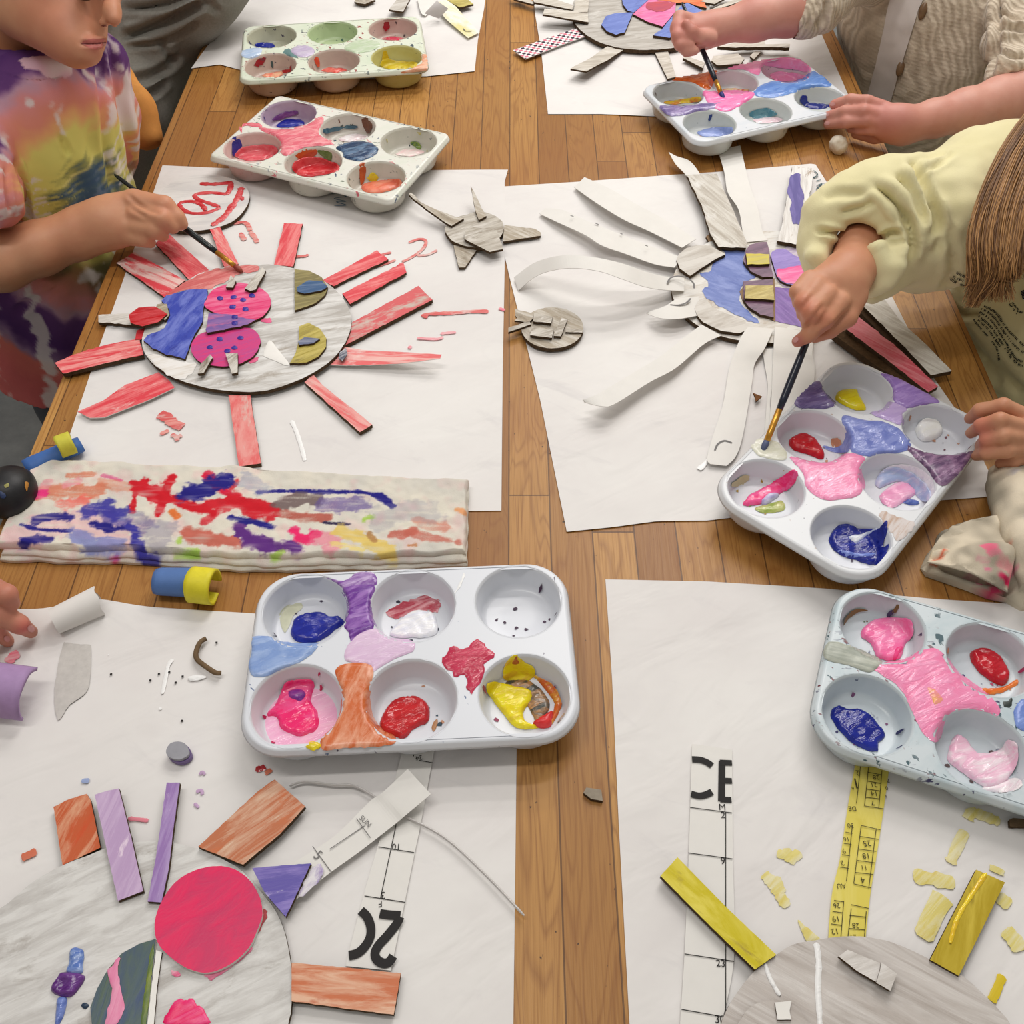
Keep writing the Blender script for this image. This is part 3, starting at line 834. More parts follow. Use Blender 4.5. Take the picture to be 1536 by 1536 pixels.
        tag(obj('dried_paint', bm, [plain(c, 0.5) for c in cols], self.cups[cup]), kind='stuff')

NAVY, NAVY2 = (20,32,138), (34,48,160)
CLEANP = tray_mat('a', (222,226,234), [(70,60,90), (90,110,150)], 0.70, None, 1.0)
CUPM = tray_mat('b', (214,217,224), [(80,66,84)], 0.72, None, 2.0)
T1 = Tray('front', 'white six-cup paint tray in the middle with navy, red and yellow cups', {(-1,1):(456,913), (0,1):(621,908), (1,1):(775.5,902.6), (-1,-1):(444,1058), (0,-1):(621,1048.5), (1,-1):(785.5,1040.6)},
          CLEANP, CUPM, 0.0040)
T1.flecks((1,1), [(60,30,60)], 12, 1); T1.flecks((0,1), [(150,40,70),(40,40,60)], 12, 2); T1.flecks((1,-1), [(150,60,90),(200,180,150)], 7, 3); T1.flecks((0,-1), [(30,60,80),(190,140,110)], 12, 4); T1.flecks((-1,-1), [(190,40,90)], 12, 5); T1.flecks((-1,1), [(70,60,80)], 5, 6)
p = T1.paint
p(k12([(200,710),(230,665),(290,650),(300,670),(260,710),(225,780)]), plain((205,206,180), 0.4), 0.0004, cup=(-1,1))
p(k12([(250,770),(270,720),(320,695),(390,695),(420,712),(460,710),(484,738),(440,770),(390,810),(330,825),(270,815)]), (NAVY, NAVY2), 0.004, 'paint_puddle', (-1,1))
p(k12([(390,540),(480,555),(540,520),(610,520),(622,570),(560,580),(500,600),(450,575)]), ((126,74,160),(196,170,214)), 0.0010)
p(k12([(472,600),(500,575),(612,575),(602,640),(608,720),(622,755),(540,790),(512,822),(500,780),(482,750),(492,690),(490,640)]), ((110,56,150),(160,116,190)))
p(k12([(80,800),(150,795),(200,815),(280,825),(372,828),(320,890),(240,930),(150,970),(90,970),(67,930),(80,860)]), ((130,158,212),(158,182,226)))
p(k12([(490,850),(540,790),(620,762),(680,800),(780,815),(780,860),(700,895),(640,930),(608,948),(590,918),(492,905)]), ((222,190,222),(228,202,228)), 0.0012)
p(k12([(442,945),(500,912),(590,917),(610,950),(598,1020),(598,1100),(630,1180),(698,1215),(700,1262),(600,1278),(480,1283),(392,1288),(382,1240),(430,1190),(465,1120),(465,1020)]), streaky((206,106,58),(232,170,140),70,(190,84,40), rough=0.25, sx=30, sy=90))
T1.pool((-1,-1), 1.03, 0.0012, ((238,174,208),(242,190,216)))
p(k12([(145,1140),(190,1080),(225,1000),(280,985),(350,995),(340,1080),(370,1130),(365,1200),(290,1235),(210,1200),(190,1150)]), ((240,38,112),(244,90,150)), 0.004, 'paint_puddle', (-1,-1))
p(k12([(238,1040),(300,1030),(325,1060),(300,1095),(248,1080)]), ((112,40,140),(150,60,150)), 0.0055, 'paint_puddle', (-1,-1))
p(k12([(640,1160),(680,1090),(750,1058),(820,1065),(852,1110),(845,1170),(790,1195),(740,1240),(680,1225),(645,1200)]), ((178,22,30),(200,36,42)), 0.0045, 'paint_puddle', (0,-1))
p(k12([(660,690),(700,665),(740,650),(830,618),(890,640),(895,690),(850,685),(790,690),(730,712),(685,715)]), ((176,62,78),(214,150,156)), 0.0005, cup=(0,1), rag=4)
p(k12([(680,790),(740,710),(800,684),(860,692),(886,740),(878,790),(780,803)]), ((246,246,250),(222,224,236)), 0.003, 'paint_puddle', (0,1))
p(k12([(910,910),(960,840),(1010,850),(1060,815),(1130,872),(1090,920),(1080,985),(1035,1045),(1015,1015),(1010,960),(960,965)]), ((188,44,76),(206,66,96)), 0.0009, rag=5)
p(k12([(1180,1000),(1270,985),(1350,1040),(1375,1110),(1320,1170),(1280,1100)]), ((70,72,66),(190,140,90)), 0.002, 'paint_puddle', (1,-1))
p(k12([(1300,965),(1380,1000),(1425,1070),(1412,1140),(1370,1190),(1395,1090),(1350,1020)]), ((206,96,36),(226,176,60)), 0.003, 'paint_puddle', (1,-1))
p(k12([(1105,1000),(1170,1000),(1200,1010),(1290,1030),(1300,1070),(1265,1120),(1270,1165),(1330,1195),(1230,1195),(1180,1140),(1110,1050)]), ((240,222,20),(226,200,30)), 0.0045, 'paint_puddle', (1,-1))
p(k12([(1172,965),(1190,905),(1230,876),(1262,905),(1308,935),(1300,980),(1240,992),(1190,990)]), ((236,214,24),(226,180,40)), 0.002, cup=(1,-1))
p(k12([(1205,925),(1230,880),(1248,925)]), ((176,80,36),(200,120,40)), 0.003, cup=(1,-1))
p(k12([(1300,1182),(1350,1140),(1390,1125),(1385,1180),(1350,1198)]), ((206,36,40),(220,50,50)), 0.0055, 'paint_puddle', (1,-1))
p(k12([(312,1275),(340,1250),(383,1268),(350,1293)]), ((236,216,30),(226,200,40)), 0.0016)
p(k12([(862,1192),(885,1150),(888,1180),(870,1212)]), plain((170,120,80), 0.4), 0.0006, cup=(0,-1))
p(k12([(960,610),(985,560),(1000,520),(1006,535),(985,585)]), plain((242,243,246), 0.3), 0.0006)

T2 = Tray('rmid', 'white six-cup paint tray held by the child in the yellow sweatshirt', {(1,1):(1284,582.7), (1,-1):(1413,646.6), (0,1):(1217,651), (0,-1):(1348,721.6), (-1,1):(1149.7,728.9), (-1,-1):(1281,803)},
          tray_mat('c', (222,225,230), [(90,90,110), (170,140,120)], 0.69, None, 5.0), CUPM, 0.0085)
T2.flecks((1,-1), [(120,80,90),(190,140,110)], 12, 11); T2.flecks((0,1), [(190,140,110),(120,110,120)], 10, 12); T2.flecks((-1,1), [(170,140,60),(110,130,60)], 12, 13); T2.flecks((-1,-1), [(80,70,90)], 4, 14)
p = T2.paint
p(k10([(450,240),(545,165),(572,172),(590,210),(640,265),(610,292),(470,290)]), ((98,84,136),(132,118,166)))
p(k10([(855,130),(900,135),(1000,180),(1130,255),(1100,270),(980,292),(912,258),(908,200)]), ((142,112,184),(168,140,204)))
p(k10([(805,315),(860,300),(905,260),(980,295),(960,320),(965,372),(880,348)]), ((184,160,214),(196,174,222)), 0.0012)
p(k10([(640,235),(670,210),(740,205),(755,240),(785,300),(720,295),(650,260)]), ((238,222,24),(226,200,20)), 0.004, 'paint_puddle', (1,1))
p(k10([(670,345),(690,325),(780,350),(860,355),(940,390),(1000,450),(962,500),(800,520),(720,500),(660,505),(590,485),(588,470),(650,478),(690,430)]), ((112,126,196),(138,150,212)))
p(k10([(420,450),(450,425),(510,418),(560,460),(590,515),(575,535),(500,510),(440,490)]), ((176,12,28),(196,24,36)), 0.005, 'paint_puddle', (0,1))
p(k10([(620,440),(660,438),(665,470),(630,480)]), plain((196,140,110), 0.4), 0.0005, cup=(0,1), rag=3)
p(k10([(425,525),(500,535),(600,550),(700,505),(780,530),(765,580),(783,660),(740,710),(640,728),(560,715),(500,660),(490,600)]), ((246,142,186),(250,160,198)))
p(k10([(890,575),(980,560),(1060,590),(1118,650),(1100,720),(1050,640)]), ((222,218,230),(240,238,244)), 0.001, cup=(0,-1))
p(k10([(850,710),(930,645),(1000,660),(1020,700),(960,740),(900,765)]), ((240,160,200),(246,190,216)), 0.003, 'paint_puddle', (0,-1))
p(k10([(830,640),(880,577),(960,585),(1030,620),(1090,690),(1080,733),(1040,725),(990,662),(930,642),(850,670)]), ((170,186,224),(206,206,232)), 0.0042, 'paint_puddle', (0,-1))
p(k10([(960,740),(1000,725),(1045,745),(1010,752)]), ((60,80,160),(100,120,190)), 0.0035, 'paint_puddle', (0,-1))
p(k10([(150,655),(190,620),(240,612),(215,650),(170,670)]), plain((196,190,150), 0.4), 0.0005, cup=(-1,1), rag=3)
p(k10([(262,768),(330,745),(385,730),(400,775),(300,790)]), ((150,166,80),(196,196,130)), 0.0015, 'paint_puddle', (-1,1))
p(k10([(205,745),(240,700),(330,655),(430,590),(465,600),(440,660),(380,700),(330,730),(240,757)]), ((240,40,116),(244,96,156)), 0.004, 'paint_puddle', (-1,1))
p(k10([(285,735),(320,705),(375,700),(355,725),(310,752)]), ((210,206,232),(180,170,216)), 0.0055, 'paint_puddle', (-1,1))
p(k10([(610,920),(640,860),(690,840),(740,860),(830,870),(880,825),(890,870),(862,955),(898,935),(870,1010),(820,1035),(740,1015),(650,980)]), ((14,26,124),(30,44,150)), 0.004, 'paint_puddle', (-1,-1))
p(k10([(690,912),(780,890),(855,860),(770,930),(730,948)]), ((240,242,248),(190,200,232)), 0.0058, 'paint_puddle', (-1,-1))
p(k10([(640,965),(740,985),(860,985),(800,1012),(700,1002)]), ((110,130,206),(140,156,220)), 0.0055, 'paint_puddle', (-1,-1))
p(k10([(970,470),(1050,495),(1180,515),(1296,492),(1260,560),(1180,650),(1120,650),(1060,570)]), ((96,70,104),(156,124,156)), 0.0022)
p(k10([(1020,395),(1050,355),(1100,348),(1142,380),(1140,420),(1090,450),(1040,440)]), ((246,245,238),(250,250,246)), 0.006, 'paint_puddle', (1,-1))
p(k10([(245,465),(280,435),(370,455),(410,500),(395,540),(300,525),(255,500)]), ((214,214,196),(226,226,214)), 0.0008, 'water_puddle')
p(k10([(850,800),(900,790),(1000,830),(1015,855),(940,930),(920,900)]), streaky((214,206,204),(190,160,140),50), 0.0005, rag=4)

T3 = Tray('rlow', 'white six-cup paint tray at the right edge with a pink star smear', {(-1,1):(1325,938.5), (0,1):(1485,986.5), (-1,-1):(1302.6,1068.6), (0,-1):(1475,1126)},
          tray_mat('d', (206,216,222), [(60,90,100), (110,50,60), (60,60,100)], 0.63, (176,196,204), 8.0), tray_mat('e', (202,212,218), [(70,80,110)], 0.68, (186,200,206), 9.0), 0.0025)
T3.flecks((-1,1), [(120,96,60),(70,66,100),(96,120,90)], 12, 21); T3.flecks((0,1), [(60,60,110),(170,60,100),(220,130,60)], 14, 22); T3.flecks((-1,-1), [(40,40,90),(130,80,120)], 12, 23); T3.flecks((0,-1), [(80,60,60)], 7, 24)
p = T3.paint
p(k17([(200,440),(330,460),(450,510),(545,570),(460,635),(330,590),(172,545)]), streaky((160,166,156),(196,200,188),-20,(120,124,116), rough=0.3))
p(k17([(470,600),(560,570),(680,550),(780,500),(880,480),(960,540),(1040,640),(1180,740),(1290,850),(1280,918),(1220,890),(1080,870),(960,920),(900,1080),(800,1020),(740,900),(660,740),(540,650)]), ((246,136,180),(250,156,196)))
p(k17([(810,725),(870,735),(940,800),(930,835),(865,860),(835,800)]), ((236,170,90),(246,150,160)), 0.002)
p(k17([(415,360),(470,310),(540,290),(690,290),(740,330),(735,400),(690,460),(650,550),(520,545),(470,450),(410,410)]), ((246,112,168),(250,140,186)), 0.004, 'paint_puddle', (-1,1))
p(k17([(615,490),(680,480),(640,550),(600,552)]), ((236,60,130),(240,90,150)), 0.0055, 'paint_puddle', (-1,1))
p(k17([(295,330),(320,270),(380,230),(455,240),(390,252),(330,290),(300,335)]), plain((132,104,60), 0.4), 0.0006, cup=(-1,1))
p(k17([(210,890),(260,850),(330,870),(420,880),(510,960),(563,1040),(520,1090),(515,1140),(430,1130),(330,1070),(240,970)]), ((12,26,128),(22,38,146)), 0.004, 'paint_puddle', (-1,-1))
p(k17([(1180,740),(1320,727),(1400,680),(1400,720),(1260,775)]), ((226,110,36),(236,140,60)), 0.002, 'paint_puddle', (0,1))
p(k17([(1100,530),(1140,490),(1210,490),(1290,540),(1355,650),(1320,720),(1250,700),(1150,620)]), ((176,10,30),(196,24,40)), 0.006, 'paint_puddle', (0,1))
p(k17([(960,1190),(1010,1040),(1080,1060),(1150,1150),(1290,1130),(1350,1065),(1410,1110),(1400,1230),(1320,1340),(1200,1370),(1060,1280)]), ((242,190,214),(246,226,234)), 0.004, 'paint_puddle', (0,-1))
p(k17([(1180,1380),(1300,1340),(1390,1310),(1440,1345),(1400,1390),(1280,1405)]), ((248,246,248),(240,220,230)), 0.002, cup=(0,-1))
p(k17([(1385,890),(1420,820),(1480,800),(1560,830),(1560,1020),(1470,1020),(1400,980)]), ((110,136,206),(130,156,220)))
p(k17([(1310,825),(1340,812),(1375,800),(1370,860),(1350,870)]), plain((50,58,56), 0.4), 0.0006, rag=4)

T4 = Tray('tl', 'greenish-white paint-crusted six-cup tray farthest left on the table', {(-1,1):(406,55), (0,1):(497,49.5), (1,1):(588,44.6), (-1,-1):(407.6,98), (0,-1):(502,93), (1,-1):(597.7,87)},
          tray_mat('f', (222,228,212), [(60,80,90), (150,60,60), (50,50,70)], 0.63, (206,220,196), 12.0),
          {'*': tray_mat('g', (198,180,168), [(70,60,80)], 0.66, (180,160,150), 13.0), (0,1): tray_mat('h', (184,200,160), [(40,80,90)], 0.66, (170,190,146), 14.0), (1,-1): tray_mat('i', (196,192,130), [(60,60,40)], 0.7, (186,176,96), 15.0), (-1,1): tray_mat('j', (190,190,170), [(60,50,80)], 0.66, (170,170,150), 16.0)}, 0.0025, TR=0.016)
for q, (cc, co) in enumerate({(-1,1):[(70,60,100),(40,40,50)], (0,1):[(36,70,96),(60,100,80)], (1,1):[(176,30,46),(90,80,80)], (-1,-1):[(150,30,40),(70,90,90)], (0,-1):[(170,130,110)], (1,-1):[(40,46,56)]}.items()): T4.flecks(cc, co, 14, 40+q)
p = T4.paint
p(k2([(250,235),(330,220),(347,238),(320,272),(257,262)]), ((176,198,228),(196,212,236)))
p(k2([(482,240),(500,215),(560,210),(590,235),(570,260),(522,265)]), ((190,174,206),(206,196,218)))
p(k2([(445,245),(470,225),(482,240),(515,268),(480,262)]), plain((96,130,130), 0.4), 0.0006, rag=3)
p(k2([(310,212),(335,198),(390,198),(408,215),(370,222)]), (NAVY, NAVY2), 0.002, 'paint_puddle', (-1,1))
p(k2([(345,345),(400,332),(440,332),(430,352),(372,358)]), ((236,190,150),(230,120,100)), 0.002, 'paint_puddle', (-1,-1))
p(k2([(308,300),(340,258),(375,260),(352,290),(330,305)]), ((160,30,40),(120,50,60)), 0.0008, cup=(-1,-1), rag=4)
p(k2([(440,325),(470,320),(480,330),(450,338)]), ((170,36,40),(190,50,50)), 0.001, cup=(-1,-1))
p(k2([(620,325),(660,312),(720,316),(738,325),(700,335),(650,334)]), ((232,120,104),(222,60,60)), 0.002, 'paint_puddle', (0,-1))
p(k2([(588,265),(606,262),(615,300),(605,310),(592,295)]), ((222,96,60),(206,70,50)), 0.001, cup=(0,-1))
p(k2([(898,180),(950,168),(1000,178),(950,189)]), ((206,36,76),(216,60,90)), 0.002, 'paint_puddle', (1,1))
p(k2([(910,95),(935,98),(930,125),(918,155),(912,125)]), ((156,24,40),(140,30,40)), 0.0008, cup=(1,1), rag=3)
p(k2([(890,298),(920,268),(960,280),(1060,288),(1055,312),(1000,320),(930,318)]), ((206,178,36),(216,196,70)), 0.002, 'paint_puddle', (1,-1))
p(k2([(905,240),(920,238),(935,285),(900,300)]), ((196,160,20),(206,176,40)), 0.001, cup=(1,-1))
p(k2([(1078,255),(1112,250),(1126,285),(1120,318),(1040,335),(985,335),(1060,305),(1085,285)]), ((226,150,110),(240,196,170)), 0.0014)
p(k2([(730,212),(800,182),(888,196),(860,232),(790,245),(740,240)]), ((190,208,176),(206,218,196)), 0.001)

T5 = Tray('sl', 'white paint-smeared six-cup tray turned askew beyond the red sun', {(-1,1):(431.7,171.5), (0,1):(521,192.7), (1,1):(611,214.5), (-1,-1):(379,220), (0,-1):(471.7,243.5), (1,-1):(567,266)},
          tray_mat('k', (228,228,220), [(60,80,110), (206,110,120), (60,80,60)], 0.64, (214,222,206), 20.0),
          {'*': tray_mat('l', (206,202,192), [(80,90,90)], 0.66, (190,190,176), 21.0), (-1,1): tray_mat('m', (180,166,182), [(80,60,110)], 0.64, (160,136,170), 22.0), (-1,-1): tray_mat('n', (214,186,180), [(176,90,90)], 0.66, (196,160,156), 23.0)}, 0.0035, TR=0.009)
for q, (cc, co) in enumerate({(-1,1):[(70,60,120)], (0,1):[(36,80,100),(110,70,50)], (1,1):[(190,180,120),(60,70,70)], (1,-1):[(150,150,130)]}.items()): T5.flecks(cc, co, 12, 60+q)
p = T5.paint
p(k2([(330,590),(440,597),(560,570),(620,537),(630,570),(610,620),(690,660),(600,675),(540,680),(460,720),(425,690),(430,650)]), ((226,106,124),(240,160,166)), 0.002)
p(k2([(242,572),(330,568),(342,588),(262,582),(255,612)]), ((226,106,124),(236,140,146)), 0.0012)
p(k2([(410,582),(450,552),(520,550),(540,573),(470,588)]), (NAVY, NAVY2), 0.002, 'paint_puddle', (-1,1))
p(k2([(390,553),(440,520),(500,510),(510,525),(430,552)]), ((110,60,130),(150,110,160)), 0.001, cup=(-1,1))
p(k2([(222,722),(250,685),(330,668),(400,672),(420,700),(370,735),(290,742)]), ((222,84,96),(230,120,126)), 0.002, 'paint_puddle', (-1,-1))
p(k2([(210,640),(240,632),(255,670),(235,700),(212,720)]), ((46,46,130),(60,60,150)), 0.001, cup=(-1,-1))
p(k2([(485,772),(520,735),(600,728),(700,760),(690,790),(600,812),(520,810)]), ((196,36,44),(222,80,84)), 0.003, 'paint_puddle', (0,-1))
p(k2([(500,720),(530,690),(600,688),(590,720),(540,735)]), ((206,90,40),(190,60,30)), 0.001, cup=(0,-1))
p(k2([(602,692),(665,700),(662,740),(625,722)]), ((86,110,50),(110,130,70)), 0.0008, cup=(0,-1))
p(k2([(690,682),(750,655),(830,655),(880,680),(870,715),(800,742),(730,730),(718,702)]), ((36,60,96),(96,124,156)), 0.0022)
p(k2([(810,852),(900,832),(980,827),(988,860),(900,888),(822,885)]), ((226,110,84),(232,140,110)), 0.003, 'paint_puddle', (1,-1))
p(k2([(832,822),(860,797),(885,820),(860,842)]), ((226,206,40),(216,190,40)), 0.003, cup=(1,-1))
p(k2([(795,762),(825,755),(820,830),(802,850)]), ((196,96,50),(180,80,40)), 0.001, cup=(1,-1))
p(k2([(700,642),(760,615),(830,625),(828,640),(750,655)]), ((240,236,236),(226,206,210)), 0.0015, 'paint_puddle', (0,1))
p(k2([(806,545),(835,542),(858,580),(838,615),(815,590)]), ((120,80,60),(100,64,50)), 0.001, cup=(0,1))
p(k2([(628,600),(660,590),(760,580),(790,588),(700,600),(640,618)]), ((50,90,110),(90,120,130)), 0.0006, cup=(0,1), rag=3)
p(k2([(960,712),(1000,690),(1080,690),(1090,705),(1030,722)]), ((232,200,200),(226,216,210)), 0.0012, 'paint_puddle', (1,1))
p(k2([(1030,660),(1060,655),(1085,680),(1070,690)]), ((140,160,60),(50,90,70)), 0.001, cup=(1,1))

T6 = Tray('tr', 'white six-cup paint tray with pink and blue, held by the child in the knit cardigan', {(-1,1):(1016,139), (0,1):(1102.5,121), (1,1):(1178,104.7), (-1,-1):(1066,185.5), (0,-1):(1149,166), (1,-1):(1229,147.6)},
          tray_mat('o', (222,226,232), [(70,90,120)], 0.68, (206,216,226), 30.0), {'*': tray_mat('p', (204,208,208), [(90,100,110)], 0.68, (190,198,196), 31.0), (1,1): tray_mat('q', (226,186,198), [(40,40,50)], 0.66, (204,196,200), 32.0)}, 0.0075, TR=0.02)
for q, (cc, co) in enumerate({(1,1):[(60,60,60)], (-1,-1):[(170,60,90),(40,60,120)], (1,-1):[(30,40,110)], (-1,1):[(90,60,50)]}.items()): T6.flecks(cc, co, 12, 80+q)
p = T6.paint
p(k3([(672,302),(800,280),(858,270),(850,310),(830,345),(800,335),(760,315),(720,312)]), ((204,90,36),(222,120,60)))
p(k3([(800,352),(880,350),(905,345),(1005,357),(960,400),(890,430),(830,400)]), ((246,120,180),(250,146,196)))
p(k3([(1005,345),(1070,312),(1150,315),(1215,280),(1235,275),(1300,325),(1240,340),(1160,355),(1080,375),(1010,370)]), ((96,136,206),(116,156,220)))
p(k3([(900,262),(1000,232),(1140,222),(1200,243),(1222,270),(1190,275),(1040,255),(1020,290),(960,268)]), ((246,140,186),(250,160,200)))
p(k3([(640,407),(760,403),(890,385),(892,405),(780,432),(685,448)]), ((110,96,150),(160,146,190)))
p(k3([(1062,288),(1100,275),(1200,290),(1212,300),(1120,313),(1080,308)]), ((244,140,184),(246,160,196)), 0.002, 'paint_puddle', (1,1))
p(k3([(782,508),(850,490),(918,492),(900,518),(820,527)]), ((126,146,206),(150,166,220)), 0.002, 'paint_puddle', (-1,-1))
p(k3([(985,432),(1050,415),(1090,438),(1060,450),(1000,455)]), ((70,126,146),(100,146,160)), 0.001, 'paint_puddle', (0,-1))
p(k3([(1000,458),(1090,452),(1110,462),(1060,475),(1020,474)]), ((236,206,216),(240,220,226)), 0.001, 'paint_puddle', (0,-1))
p(k3([(655,392),(740,380),(792,372),(788,390),(690,402)]), ((232,200,40),(220,120,60)), 0.002, 'paint_puddle', (-1,1))
p(k3([(880,345),(910,338),(985,345),(940,356)]), ((226,206,150),(196,90,90)), 0.001, 'paint_puddle', (0,1))
p(k3([(1185,370),(1205,370),(1215,395),(1300,402),(1310,410),(1230,420),(1180,395)]), ((24,36,120),(30,46,140)), 0.002, 'paint_puddle', (1,-1))
# ================================================================== the cardboard suns
def q4(*p): return list(p)
RED_ = lambda a, s=0: streaky((226,84,90), (240,176,172), a, (214,52,60), rough=0.45, lo=0.45, hi=0.66, seed=s)
def ray_piece(root, name, pts, h, th, m, rag=1.0, lift=None, seed=0, edge=EDGE): return card(name, pts, h, th, [m, edge], root, False, rag, lift, seed)
# ---- the sun with red rays
A = thing('cardboard_sun', 'painted cardboard sun face with red rays, blue cheek and pink spotted ovals', 'cardboard sun', P(370, 490, PAPH), 'cardboard sun faces')
GREY_D = streaky((226,225,223), (182,178,173), 15, (160,150,138), lo=0.4, hi=0.62, lo2=0.55, hi2=0.72, sx=14, sy=90, bump=0.5)
card('base_disc', k6([(100,590),(130,500),(190,410),(270,340),(360,280),(470,248),(600,234),(720,238),(830,262),(930,305),(1010,370),(1055,440),(1065,510),(1045,580),(1000,650),(930,710),(830,765),(720,805),(620,822),(500,818),(380,800),(270,765),(180,715),(125,660)]), 0.0105, 0.0045, [GREY_D, EDGE], A, True, 0.6)
def paint_patch(root, pts, h, m, name='paint_patch', rag=2.5, th=0.0004, curve=True): return blob(name, pts, h, th, m, root, curve, rag, wob=0.5)
HD = 0.0106
paint_patch(A, k6([(215,382),(280,330),(380,275),(500,245),(620,240),(640,258),(600,275),(548,278),(512,300),(440,335),(412,352),(320,350),(250,370)]), HD, streaky((206,104,104),(226,150,146),30,(190,84,84), rough=0.3))
card('cheek', k6([(190,402),(215,380),(310,352),(403,350),(406,378),(384,430),(378,500),(330,590),(298,668),(215,652),(150,620),(107,586),(125,560),(175,545),(205,528),(230,470),(225,440)]), 0.0138, 0.003, [streaky((58,76,176),(112,126,206),70,(36,50,150), rough=0.35, sx=26, sy=100), EDGE], A, False, 1.6)
PINKO = streaky((226,56,118), (236,120,160), 15, (206,40,100), rough=0.4)
PINKO2 = streaky((216,58,124), (190,70,140), 25, (236,100,150), rough=0.4, seed=2)
for nm, pts, m, hh in (('pink_oval', [(400,390),(430,350),(500,325),(560,320),(640,340),(685,375),(695,410),(680,450),(630,490),(560,490),(480,470),(420,450),(388,425)], PINKO, 0.0140), ('pink_oval', [(330,600),(370,555),(430,543),(530,525),(600,530),(640,560),(645,600),(620,650),(560,690),(470,705),(380,690),(335,650)], PINKO2, 0.0138)):
    card(nm, k6(pts), hh, 0.003, [m, EDGE], A, True, 0.8)
card('nose', k6([(408,460),(510,466),(560,478),(625,490),(590,512),(480,535),(402,550),(396,535)]), 0.0172, 0.003, [streaky((116,90,160),(150,110,170),10,(206,110,150), rough=0.4), EDGE], A, False, 1.5)
for x, y, hh in ((460,392,.0141),(523,387,.0141),(567,400,.0141),(608,380,.0141),(518,432,.0141),(578,442,.0141),(458,580,.0139),(555,575,.0139),(413,618,.0139),(528,620,.0139),(494,635,.0139),(530,478,.0173),(528,506,.0173)):
    blob('paint_dot', k6([(x-14,y),(x-9,y-8),(x+3,y-10),(x+14,y-5),(x+13,y+5),(x,y+9),(x-10,y+7)]), hh, 0.0006, wet((52,40,140), rough=0.3), A, True, 0.8)
CLIPM = streaky((214,210,202), (160,150,138), 60, (120,106,92), rough=0.5)
for pts in ([(510,285),(535,310),(520,342),(488,340),(500,312)], [(655,248),(672,262),(625,350),(602,357),(574,346),(618,290)], [(415,650),(427,664),(385,735),(358,738),(375,690)], [(485,645),(542,645),(542,733),(515,738)]):
    card('card_tab', k6(pts), 0.018, 0.0035, [CLIPM, EDGE], A, False, 0.6)
GOLD = streaky((126,116,72), (160,148,96), 20, (104,96,66), rough=0.35)
GOLD2 = streaky((166,150,62), (196,180,96), 35, (140,126,60), rough=0.35)
LEAFB = streaky((52,88,132), (110,130,160), 10, (60,70,96), rough=0.35)
card('eye', k6([(805,258),(870,262),(930,295),(957,340),(945,375),(900,415),(805,447)]), 0.0138, 0.003, [GOLD, EDGE], A, False, 0.8)
card('eye', k6([(825,520),(870,503),(920,530),(950,575),(950,615),(915,660),(860,688),(782,691),(810,640),(825,580)]), 0.0138, 0.003, [GOLD2, EDGE], A, False, 0.8)
card('pupil', k6([(815,340),(870,308),(930,312),(956,338),(925,358),(850,368),(818,360)]), 0.0165, 0.0026, [LEAFB, EDGE], A, False, 0.8)
card('pupil', k6([(820,590),(850,570),(920,577),(890,598),(825,607)]), 0.0165, 0.0026, [streaky((96,104,136),(140,146,166),5), EDGE], A, False, 0.6)
paint_patch(A, k6([(650,488),(690,483),(695,500),(655,502)]), HD, plain((226,96,140),0.4)); paint_patch(A, k6([(590,680),(640,660),(630,682),(600,690)]), HD, plain((226,96,140),0.4))
paint_patch(A, k6([(660,650),(690,586),(730,630),(775,690),(760,700),(690,670)]), HD, plain((238,236,232),0.5,0.4,0.03), rag=1)
paint_patch(A, k6([(130,660),(200,660),(300,690),(350,690),(330,740),(260,765),(180,715)]), HD, streaky((238,236,234),(222,216,208),20), rag=3)
RAYS_A = [([(755,45),(842,48),(798,245),(710,238)], 80, .0062), ([(930,310),(1185,170),(1235,212),(985,335)], 30, .0062), ([(1025,370),(1305,225),(1320,272),(1060,418)], 28, .0068)]
for i, (pts, a, h) in enumerate(RAYS_A): ray_piece(A, 'sun_ray', k6(pts), h, 0.003, streaky((222,72,82),(236,136,136),a,(200,50,60), rough=0.45, seed=i), 1.0, seed=i)
r_ = lambda x, y: 0
ray_piece(A, 'sun_ray', k6([(1070,500),(1375,335),(1440,398),(1040,606)]), 0.0075, 0.0048, streaky((196,178,168),(214,96,100),28,(206,196,186), rough=0.5, lo=0.4, hi=0.5, sx=16, sy=60), 1.0)
ray_piece(A, 'sun_ray', k6([(890,742),(932,790),(1162,973),(1105,1008),(850,778)]), 0.0072, 0.0045, streaky((228,112,112),(236,176,170),-40,(206,196,186)), 0.8)
ray_piece(A, 'sun_ray', k6([(500,838),(600,838),(650,1152),(548,1166)]), 0.0072, 0.0048, streaky((226,106,106),(232,156,150),95,(212,206,196), sx=26, sy=70), 0.8)
up = lambda p0, p1, hh: (lambda v: hh*max(0.0, min(1.0, ((v-P(*k6([p0])[0], 0)).xy.dot((P(*k6([p1])[0], 0)-P(*k6([p0])[0], 0)).xy))/(P(*k6([p1])[0], 0)-P(*k6([p0])[0], 0)).xy.length_squared))**1.6)
ray_piece(A, 'sun_ray', k6([(1030,614),(1130,635),(1290,655),(1485,690),(1478,708),(1300,711),(1100,704),(962,698),(1000,650)]), 0.0058, 0.0008, streaky((232,110,112),(240,190,184),-8,(238,226,220)), 0.5, up((1000,660),(1485,700),0.012), edge=PAPER_STRIP)
card('paint_chip', k6([(1012,640),(1042,618),(1048,650),(1025,680),(1006,668)]), 0.0112, 0.001, [streaky((70,76,96),(200,200,206),40), EDGE], A, False, 0.5)
k5r = lambda p, h, th, m, rag=1.0, lift=None, name='sun_ray', edge=EDGE: card(name, k5(p), h, th, [m, edge], A, False, rag, lift)
